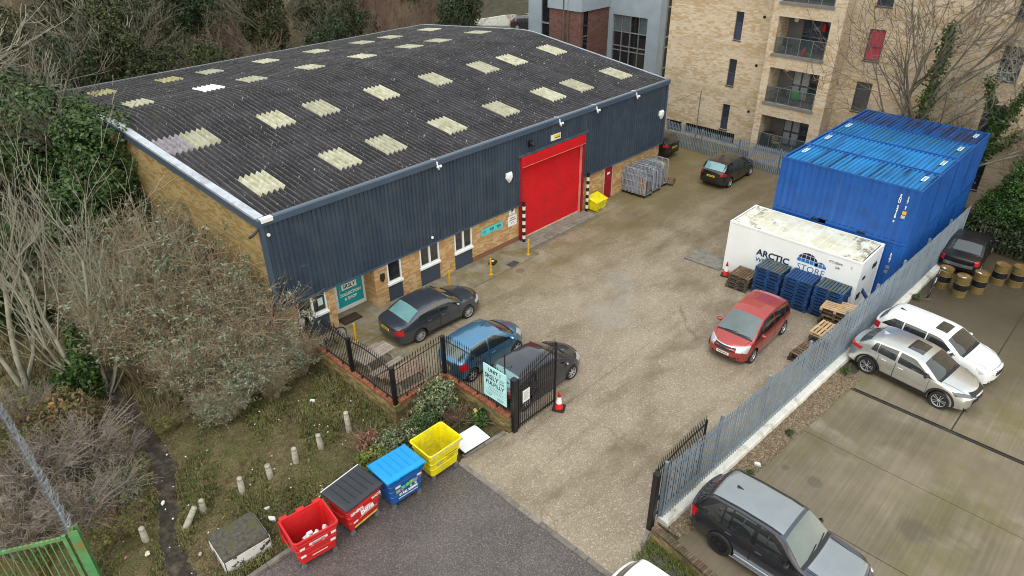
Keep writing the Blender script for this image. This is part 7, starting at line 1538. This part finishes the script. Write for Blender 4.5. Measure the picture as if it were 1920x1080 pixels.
def scr(x, y, z):
    d = Vector((x, y, z-CAM_H)); q = d.dot(_f); return (960+CAM_F*d.dot(_r)/q, 540-CAM_F*d.dot(_u)/q) if q > 1 else (-9e9, 0)
r4 = random.Random(17); y = 47.6; row = 0
nth = ('first', 'second', 'third', 'fourth', 'fifth', 'sixth', 'seventh', 'eighth', 'ninth', 'tenth', 'eleventh', 'twelfth', 'thirteenth', 'fourteenth', 'fifteenth', 'sixteenth', 'seventeenth', 'eighteenth', 'nineteenth', 'twentieth', 'twenty first', 'twenty second')
while row < 6:
    x0, x1 = (-8 if row else 2, 52+row*2.2 if row < 3 else 84); step = 4.0+row*.55; x = x0+r4.uniform(0, 3); got = []
    while x < x1:
        tx, ty, ivy, s, k, rz = x+r4.uniform(-1, 1), y+r4.uniform(-1.2, 1.2), r4.random() < (.68 if x < 34 else .42), r4.uniform(.8, 1.12)*(.80 if row == 0 else 1.0), r4.randrange(15), r4.uniform(0, 6)
        x += step*r4.uniform(.8, 1.2); sx, sy = scr(tx, ty, 5)
        if sx < -120 or (tx > 44 and ty < 75 and ty < 47+.9*(tx-30)): continue
        got.append((sx, tx, ty, ivy, s, k, rz))
    for n_, (sx, tx, ty, ivy, s, k, rz) in enumerate(sorted(got)):
        where = '%s from the left in the %s row of the wood behind the warehouse' % (nth[n_], ('nearest', 'second', 'third', 'fourth', 'fifth', 'furthest')[row])
        if ivy: plant('ivy_tree', 'ivy tree '+where, 'tree', (tx, ty, -.1), IV[k % 3], rz, s, 'trees of the wood')
        else: plant('bare_tree', 'bare tree '+where, 'tree', (tx, ty, -.1), BT[(0, 1, 3, 0, 1)[k % 5]], rz, s*.92, 'trees of the wood')
    y += 5.2+row*1.6; row += 1
for i, (x, y, s, rz) in enumerate(((9.5, 46.3, .82, .4), (3.0, 44.5, 1.0, 2.0), (14.0, 49.0, .9, 4.0))): plant('bare_tree', ('pale lichen covered bare tree just behind the warehouse back corner', 'pale bare tree at the top left corner of the photo', 'pale bare tree standing in front of the ivy behind the roof')[i], 'tree', (x, y, -.1), BT[2], rz, s)
# undergrowth of the wood: twigs and leaf litter, one mass
g = np.random.default_rng(31); n = 9000; bx = g.uniform(-20, 60, n); by = g.uniform(46, 100, n); m = ~((bx > 48) & (by < 70)); bx, by = bx[m], by[m]; n = len(bx)
P0 = np.stack([bx, by, np.full(n, -.1)], 1); dv = g.normal(0, .6, (n, 3)); dv[:, 2] = np.abs(dv[:, 2])+.7; Ln = g.uniform(.6, 2.4, (n, 1)); K = np.linspace(0, 1, 4)[None, :, None]; lines = P0[:, None, :]+dv[:, None, :]*Ln[:, None, :]*K+np.array([0, 0, -.5])*K**2*Ln[:, None, :]; V1, F1 = polytubes(lines, np.full((n, 4), .018)*np.linspace(1, .4, 4))
o = link('undergrowth', np_mesh('undergrowth', V1, F1, T_brown)); tag(o, 'tangled brown undergrowth on the floor of the wood', 'undergrowth', kind='stuff')
# --- evergreens against the gable
EV = [ivy_tree(41, 9.0, 3.1, L_holly, 42000, .105), ivy_tree(42, 6.4, 2.3, L_holly, 26000, .095)]
plant('evergreen_tree', 'tall evergreen overhanging the left gable of the warehouse', 'tree', (7.3, 37.2, -.1), EV[0], .3); plant('evergreen_tree', 'lower evergreen in front of the tall one by the left gable', 'tree', (6.5, 32.4, -.1), EV[1], 2.1); plant('evergreen_tree', 'rounded evergreen pressing on the roof verge between the tall one and the gable', 'tree', (8.1, 33.5, -.1), ivy_tree(43, 8.9, 2.6, L_holly, 38000, .09, .25), 1.1)
plant('evergreen_tree', 'evergreen behind the tall one at the back corner of the warehouse', 'tree', (6.9, 42.4, -.1), EV[0], 2.9, 1.0); plant('evergreen_tree', 'dark evergreen far left behind the pale bare stems', 'tree', (2.2, 36.5, -.1), EV[0], 4.2, .9); plant('evergreen_tree', 'dark bushy evergreen left of the lower one, behind the bare stems', 'tree', (3.2, 32.4, -.1), EV[1], 5.2, .85)
plant('bare_tree', 'brown twiggy bush on top of the evergreens at the left edge', 'tree', (3.9, 39.6, -.1), BT[1], 1.2, .95); plant('bare_tree', 'second brown twiggy bush left of the evergreens', 'tree', (.5, 41, -.1), BT[0], 3.2, .95); plant('bare_tree', 'thin brown twigs rising through the tall evergreen by the gable', 'tree', (4.4, 36.0, -.1), BT[0], 2.2, .66)
# --- pale multi-stemmed bare tree at the left
g = np.random.default_rng(52); ln = []
for (bx, by, dx, dy, L, r) in ((.15, 0, .20, .06, 5.6, .095), (-.1, .1, -.06, .10, 5.4, .10), (.2, .15, .46, .05, 5.0, .06), (.1, -.1, .72, -.06, 4.8, .05), (-.2, .15, -.28, .2, 5.2, .07), (.25, .0, 1.15, .1, 4.4, .042)):
    ln += grow(g, (bx, by, -.1), (dx, dy, 1), L, r, 3, (7, 4, 3), .50, k=8, curve=.30, up=.40, shrink=.60)
plant('bare_tree', 'pale grey multi-stemmed bare tree at the left, ivy at its foot', 'tree', (3.55, 24.9, 0), [('branches', wood_mesh('branches', ln, T_pale, .0078))])
g = np.random.default_rng(53); ln = []
for (bx, by, dx, dy, L, r) in ((0, 0, .14, .06, 5.0, .13), (.1, .2, .40, .12, 4.8, .09), (-.1, 0, -.2, .0, 4.8, .1)): ln += grow(g, (bx, by, -.1), (dx, dy, 1), L, r, 3, (6, 4, 3), .5, k=8, curve=.30, up=.4, shrink=.6)
plant('bare_tree', 'second pale bare tree cut by the left edge, behind the first', 'tree', (1.7, 27.6, 0), [('branches', wood_mesh('branches', ln, T_pale, .0095))])
P, u = blob_points(g, [(0, 0, 1.2, .5, .5, 1.3), (-.5, .2, .9, .6, .5, 1.0), (.1, .2, 2.3, .3, .3, .9)], 3600, .5); V, F = leaves(g, P, u, .085); plant('ivy_clump', 'green ivy clump round the foot of the pale bare tree', 'ivy', (3.3, 24.95, 0), [('foliage', np_mesh('foliage', V, F, L_holly))])
P, u = blob_points(g, [(0, 0, .9, .9, .8, 1.0), (-.9, .2, .7, .7, .6, .8)], 3000, .5); V, F = leaves(g, P, u, .085); plant('bronze_bush', 'yellow and bronze leaved bush at the left edge below the bare tree', 'bush', (2.1, 23.2, 0), [('foliage', np_mesh('foliage', V, F, L_brown))])
# --- large shrubs in front of the gable: arching tan stems and grey green leaves
def shrub(seed, H, R, nst, nlf, m_stem, m_leaf, leaf=.06, arch=.5, sub=4, rad=.009):
    g = np.random.default_rng(seed); a = g.uniform(0, 2*np.pi, nst); q = np.sqrt(g.uniform(0, 1, nst)); L = H*g.uniform(.65, 1.1, nst); out = R*q*g.uniform(.6, 1.2, nst); K = 6; s = np.linspace(0, 1, K)
    bx = .35*R*q*np.cos(a); by = .35*R*q*np.sin(a)
    X = bx[:, None]+(out*np.cos(a))[:, None]*s**1.5; Y = by[:, None]+(out*np.sin(a))[:, None]*s**1.5; Z = L[:, None]*(s-arch*.35*(out/R)[:, None]*s**3)
    P = np.stack([X, Y, Z], -1)+g.normal(0, .05, (nst, K, 3))*s[None, :, None]; parts = [polytubes(P, np.full((nst, K), rad*1.3)*np.linspace(1, .35, K))]
    # side twigs from the upper halves
    i = g.integers(0, nst, nst*sub); t = g.uniform(.35, 1, nst*sub); j = np.minimum((t*(K-1)).astype(int), K-2); f = (t*(K-1)-j)[:, None]; B = P[i, j]*(1-f)+P[i, j+1]*f; d = g.normal(0, 1, (len(i), 3)); d[:, 2] = np.abs(d[:, 2])*.6+.1; d /= np.linalg.norm(d, axis=1, keepdims=True); l = g.uniform(.2, .75, (len(i), 1))*H*.3
    T = B[:, None, :]+d[:, None, :]*l[:, None, :]*np.linspace(0, 1, 4)[None, :, None]+np.array([0, 0, -.25])*(np.linspace(0, 1, 4)[None, :, None]**2)*l[:, None, :]; parts.append(polytubes(T, np.full((len(i), 4), rad*.75)*np.linspace(1, .4, 4)))
    V, F, _ = merge(parts); ms = [('stems', np_mesh('stems', V, F, m_stem))]
    if nlf:
        cl = g.integers(0, len(i), max(1, nlf//7)); c = T[cl, 3]; keep = (np.sin(c[:, 0]*2.1+seed)+np.sin(c[:, 1]*2.3)+np.sin(c[:, 2]*2.0))+g.normal(0, .7, len(c)) > -.35; c = c[keep]; Q = np.repeat(c, 7, 0)+g.normal(0, .075, (len(c)*7, 3)); V, F = leaves(g, Q, np.tile([0, 0, 1.], (len(Q), 1)), leaf, .34, 1.1); ms.append(('foliage', np_mesh('foliage', V, F, m_leaf)))
    return ms
SH = [shrub(61, 3.3, 1.75, 360, 12000, T_tan, L_budd, .058, .6, rad=.0095), shrub(62, 2.9, 1.75, 340, 14500, T_tan, L_budd, .06, .8, rad=.0095), shrub(63, 3.7, 1.6, 320, 7500, T_tan, L_budd, .06, .3, rad=.0100)]
shr = [(8.7, 22.6, 1.15, 'against the navy cladding corner'), (7.5, 21.5, .90, 'nearest the dirt path and the rough grass'), (6.0, 22.4, .78, 'beside the dirt path, second from the grass'), (8.3, 24.9, 1.42, 'tallest below the front corner of the gable'), (7.0, 24.4, 1.22, 'in the middle of the shrub mass'), (5.3, 25.0, 1.15, 'beside the path opposite the pale bare tree'), (7.8, 27.3, 1.48, 'against the gable brick, third from the front'), (6.3, 27.9, 1.12, 'behind the middle of the shrub mass'), (5.4, 27.9, .95, 'at the back near the pale bare tree'), (7.6, 29.8, 1.5, 'against the gable brick under the roof verge'), (6.3, 30.6, 1.3, 'furthest back before the evergreens'), (4.9, 30.8, .9, 'back left between the bare stems'), (9.35, 20.95, .62, 'small, at the foot of the railing wall'), (6.1, 20.4, .55, 'low, spreading over the rough grass'), (7.9, 20.3, .52, 'low, in the grass below the railing')]
for i, (x, y, s, w) in enumerate(shr): plant('shrub', 'tan stemmed grey green shrub '+w, 'shrub', (x, y, 0), SH[i % 3], i*1.7, s, 'grey green shrubs beside the gable')
# --- twiggy bramble thicket, lower left
T_ash = pm('ash_grey_twig', (.30, .25, .215), .9, var=.35, scale=2)
BR = [shrub(71, 2.0, 1.5, 150, 700, T_ash, L_brown, .05, .75, 6, .0115), shrub(72, 1.7, 1.5, 150, 2600, T_red, L_lime, .05, .8, 5, .011), shrub(73, 1.5, 1.4, 150, 1200, T_ash, L_holly, .05, .85, 6, .011)]
br = [(1.9, 21.6, 1, 'beside the upper path bend'), (1.3, 23.4, 1.05, 'below the pale bare tree'), (2.0, 19.4, .8, 'beside the lower path'), (.5, 21.3, 1.05, 'halfway along the mesh fence'), (.2, 23.6, 1.1, 'at the left edge beyond the mesh fence'), (-.9, 22.0, 1.05, 'left of the mesh fence'), (-.6, 19.6, .9, 'left of the mesh fence near the gate'), (1.55, 17.9, .6, 'low, right of the green post'), (-.9, 24.8, 1.1, 'far left under the second bare tree'), (2.9, 21.0, .5, 'low, at the path edge'), (4.6, 21.4, .5, 'low, right of the path'), (1.1, 25.3, 1.0, 'behind the bronze bush'), (.9, 19.0, .8, 'against the mesh fence close to the green post')]
for i, (x, y, s, w) in enumerate(br): plant('bramble', 'bare twiggy bramble '+w, 'bramble', (x, y, 0), BR[i % 3], i*2.1, s, 'bare brambles in the lower left')
# --- small shrubs by the wall
def bush(seed, blobs, n, leafm, size, stems=60):
    g = np.random.default_rng(seed); P, u = blob_points(g, blobs, n, .55); P, u = clumpy(g, P, u, .8, 5); m = P[:, 2] > .03; V, F = leaves(g, P[m], u[m]+np.array([0, 0, .5]), size, .45); H = max(b[2]+b[5] for b in blobs)
    a = g.uniform(0, 6.3, stems); K = 4; s = np.linspace(0, 1, K); o_ = g.uniform(.1, .8, stems); T = np.stack([(o_*np.cos(a))[:, None]*s, (o_*np.sin(a))[:, None]*s, H*.8*s*np.ones((stems, 1))], -1); V2, F2 = polytubes(T, np.full((stems, K), .01)); return [('stems', np_mesh('stems', V2, F2, T_brown)), ('foliage', np_mesh('foliage', V, F, leafm))]
plant('variegated_shrub', 'rounded cream and green variegated shrub against the corner of the brick wall', 'shrub', (11.55, 15.2, 0), bush(81, [(0, 0, .62, .85, .72, .62), (.25, .1, .95, .5, .5, .45), (-.5, -.1, .5, .5, .5, .5)], 5200, L_varie, .055))
plant('variegated_shrub', 'low spreading variegated shrub behind the blue lidded bin', 'shrub', (9.65, 14.75, 0), bush(82, [(0, 0, .4, .9, .6, .45), (-.6, .1, .35, .6, .55, .4)], 3600, L_varie, .05)); plant('lime_shrub', 'lime and bronze leaved shrub between the charcoal and blue bins', 'shrub', (8.35, 14.65, 0), bush(83, [(0, 0, .35, .65, .5, .4), (.3, -.2, .3, .4, .4, .35)], 2400, L_lime, .055))
plant('red_shrub', 'small pinkish red shrub left of the spreading variegated shrub', 'shrub', (8.8, 15.45, 0), bush(84, [(0, 0, .4, .42, .4, .42)], 1000, L_red, .05)); plant('dark_shrub', 'dark green shrub behind the yellow bin beside the variegated shrub', 'shrub', (10.55, 14.65, 0), bush(85, [(0, 0, .45, .6, .5, .48)], 2200, L_holly, .055)); plant('fern', 'bright green fern at the foot of the wall near the gate post', 'fern', (12.35, 13.75, 0), bush(86, [(0, 0, .2, .4, .38, .25)], 700, L_conif, .07))
plant('dead_plant', 'dry reddish dead plant beside the white faced panel', 'plant', (11.6, 14.35, 0), shrub(87, .8, .5, 90, 300, T_red, L_red, .035, .8, 3, .005))
for i, (x, y, s) in enumerate(((16.6, 5.72, .5), (19.2, 5.62, .6), (23.9, 5.6, .8), (30.2, 5.5, .7), (31.4, 5.45, .8), (12.6, 6.35, .5))): plant('weed', 'weed tuft %s' % ('on the gravel by the dark grey 4x4', 'on the gravel margin midway', 'beside the silver crossover tail', 'at the fence foot beyond the white estate', 'at the fence foot near the bicycle', 'at the near end of the palisade')[i], 'weed', (x, y, 0), bush(90+i, [(0, 0, .12, .3, .25, .16)], 260, L_conif, .05, 8), 0, s)
# --- trees before the apartments
def ivy_on(g, lines, n, rad, size):
    Q = []; 
    for p, r, lv in lines:
        for i in range(len(p)-1):
            m = int(n*np.linalg.norm(p[i+1]-p[i])); t = g.uniform(0, 1, (m, 1)); Q.append(p[i]*(1-t)+p[i+1]*t+g.normal(0, rad, (m, 3)))
    P = np.concatenate(Q); return leaves(g, P, g.normal(0, 1, P.shape), size)
g = np.random.default_rng(101); ln = grow(g, (0, 0, 0), (.0, .10, 1), 8.0, .15, 4, (11, 6, 4, 3), .85, k=7, curve=.2, up=.4, shrink=.6); plant('bare_tree', 'pale bare tree before the apartments, left of the ivy clad trunk', 'tree', (42.3, 11.2, 0), [('branches', wood_mesh('branches', ln, T_grey, .012))])
g = np.random.default_rng(102); ln = grow(g, (0, 0, 0), (.0, -.20, 1), 9.5, .26, 4, (6, 5, 4, 3), .6, k=8, curve=.12, up=.1, shrink=.5); V, F = ivy_on(g, [l for l in ln if l[2] == 0], 420, .17, .09); plant('ivy_clad_tree', 'ivy clad leaning trunk before the apartments, behind the rusty roofed container', 'tree', (42.2, 10.35, 0), [('branches', wood_mesh('branches', ln, T_grey, .012)), ('ivy', np_mesh('ivy', V, F, L_holly))])
g = np.random.default_rng(103); ln = grow(g, (0, 0, 0), (.0, -.12, 1), 6.5, .20, 4, (8, 5, 4, 3), .75, k=8, curve=.2, up=.1, shrink=.62); V, F = ivy_on(g, [l for l in ln if l[2] == 0], 430, .22, .09); V2, F2 = ivy_on(g, [l for l in ln if l[2] == 1][:3], 200, .14, .09); V, F, _ = merge([(V, F), (V2, F2)]); plant('ivy_clad_tree', 'second ivy clad tree further right, with pale broken branches over the container', 'tree', (42.1, 7.6, 0), [('branches', wood_mesh('branches', ln, T_pale, .013)), ('ivy', np_mesh('ivy', V, F, L_holly))])
for i, (y, rz, s) in enumerate(((12.5, .5, .55), (5.3, 2.2, .7), (9.0, 4.0, .6))): plant('bare_tree', ('thin brown sapling left of the pale bare tree by the apartments', 'twiggy bare tree right of the second ivy clad tree', 'thin bare sapling between the two ivy clad trees')[i], 'tree', (42.3, y, 0), BT[(3, 0, 3)[i]], rz, s)
# --- conifer and ivy hedge on the right
plant('conifer', 'bright green conifer beyond the blue containers at the right edge', 'conifer', (41.2, 4.1, 0), bush(111, [(0, 0, 1.6, 1.4, 1.5, 1.7), (.2, -.7, 2.6, 1.0, 1.0, 1.3), (-.4, .9, 1.2, 1.0, .9, 1.2), (0, .2, 3.0, .8, .8, 1.2)], 30000, L_conif, .065)); plant('conifer', 'second bright conifer, cut by the right edge of the photo', 'conifer', (41.6, 1.6, 0), bush(112, [(0, 0, 1.7, 1.4, 1.5, 1.8), (.2, -.5, 2.8, 1.0, 1.0, 1.2)], 20000, L_conif, .065))
bl_ = [(.15*math.sin(k*1.7), -k*.75, .8, .45, .6, .95+.15*math.sin(k*2.3)) for k in range(13)]; plant('hedge', 'dark ivy hedge along the back of the car park behind the drums', 'hedge', (38.9, 5.4, 0), bush(113, bl_, 15000, L_ivy, .085, 10))
M_oldpale = pm('weathered_pale', (.10, .09, .07), .85, var=.3, rnd=.3); t = thing('paling_fence', 'row of old grey pales showing through the dark ivy hedge', 'fence', (38.75, 5.2, 0)); pm_ = MB().box(-.02, -.05, 0, .02, .05, 1.25).mesh('pale', M_oldpale)
for k in range(46): link('pale', pm_, t, (.02*math.sin(k*2.1), -k*.2, 0), (rng.uniform(-.03, .03), rng.uniform(-.03, .03), 0))
b = MB(); b.bbox(-.35, -.22, 0, .35, .22, .5, .02); o = b.build('cardboard_box', pm('brown_cardboard', (.34, .21, .085), .8, var=.2), None, loc=(37.6, 5.35, .55), rot=(.3, .2, .6)); tag(o, 'torn brown cardboard box heaped by the palisade beyond the oil drums', 'box')
b = MB(); b.bbox(-.28, -.25, 0, .28, .25, .4, .02); o = b.build('cardboard_box', pm('brown_cardboard', (.34, .21, .085), .8), None, loc=(37.1, 5.45, .15), rot=(.2, -.3, 1.2)); tag(o, 'crushed cardboard box lying lowest in the heap by the palisade', 'box')
# --- grass: tufts over the rough ground
g = np.random.default_rng(121)
def tufts(n, x0, x1, y0, y1, hmin, hmax, mat, name, label, mask=None, blades=6):
    x = g.uniform(x0, x1, n); y = g.uniform(y0, y1, n); f = np.sin(x*1.1+1)*np.sin(y*1.3)+.7*np.sin(x*2.7-y*1.9)+g.normal(0, .4, n); k = f > (-.5 if mask is None else mask); x, y = x[k], y[k]
    pth = np.full(len(x), 9.)
    for (ax, ay, _), (bx, by, _) in zip(PATH[:-1], PATH[1:]): t = np.clip(((x-ax)*(bx-ax)+(y-ay)*(by-ay))/((bx-ax)**2+(by-ay)**2), 0, 1); pth = np.minimum(pth, np.hypot(x-ax-t*(bx-ax), y-ay-t*(by-ay)))
    ok = (pth > .36+.10*np.sin(y*3)+g.normal(0, .07, len(y))) & ~((x > 10.2) & (y > 15.9)) & ~((np.abs(x-3.9) < .72) & (np.abs(y-14.9) < .62)); x, y = x[ok], y[ok]; z = -.05+.0*x; m = len(x)*blades; X = np.repeat(x, blades)+g.normal(0, .035, m); Y = np.repeat(y, blades)+g.normal(0, .035, m); a = g.uniform(0, 6.3, m); h = g.uniform(hmin, hmax, m); ln_ = h*g.uniform(.2, .9, m); w = .006+.004*g.random(m)
    B = np.stack([X, Y, np.full(m, -.04)], 1); sd = np.stack([-np.sin(a)*w, np.cos(a)*w, np.zeros(m)], 1); mid = B+np.stack([np.cos(a)*ln_*.4, np.sin(a)*ln_*.4, h*.75+.10], 1); tip = B+np.stack([np.cos(a)*ln_, np.sin(a)*ln_, h+.08], 1)
    V = np.stack([B-sd, B+sd, mid+sd*.8, mid-sd*.8, tip+sd*.2, tip-sd*.2], 1).reshape(-1, 3); i = np.arange(m)*6; F = np.concatenate([np.stack([i, i+1, i+2, i+3], 1), np.stack([i+3, i+2, i+4, i+5], 1)]); o = link(name, np_mesh(name, V, F, mat)); tag(o, label, 'grass', kind='stuff')
L_grass = leaf_mat('green_grass_blade', [(.065, .10, .020), (.10, .145, .030), (.17, .20, .05), (.18, .155, .07)], .7, .2); L_straw = leaf_mat('straw_grass_blade', [(.13, .10, .045), (.21, .165, .08), (.30, .245, .135), (.09, .08, .035)], .8, .2)
tufts(15000, -.5, 10.3, 13.9, 22.2, .01, .085, L_grass, 'green_grass', 'short green grass over the rough ground', -.2); tufts(11000, -.5, 10.35, 13.9, 22.2, .015, .11, L_straw, 'straw_grass', 'dead straw coloured grass over the rough ground', -.1); tufts(400, 10.6, 12.55, 13.85, 15.9, .06, .2, L_straw, 'bed_grass', 'dry grass in the bed inside the brick wall', -2); tufts(500, 11.3, 12.2, 2.5, 6.5, .05, .2, L_grass, 'verge_grass', 'grass on the verge by the old brick wall', -2)
tufts(9000, -3, 10, 22, 34, .1, .3, L_straw, 'shaded_grass', 'long dead grass under the shrubs', -.6)
# dead leaves
n = 17000; P = np.stack([g.uniform(-.5, 10.3, n), g.uniform(13.9, 24, n), g.uniform(.02, .14, n)], 1); pd_ = np.min([np.hypot(P[:, 0]-a[0], P[:, 1]-a[1]) for a in PATH]+[np.hypot(P[:, 0]-(a[0]+c[0])/2, P[:, 1]-(a[1]+c[1])/2) for a, c in zip(PATH[:-1], PATH[1:])], 0); P = P[pd_ > .38]; n = len(P); V, F = leaves(g, P, np.tile([0, 0, 1.], (n, 1)), .028, .6, .5); o = link('dead_leaves', np_mesh('dead_leaves', V, F, L_brown)); tag(o, 'fallen brown leaves over the rough ground', 'leaves', kind='stuff')
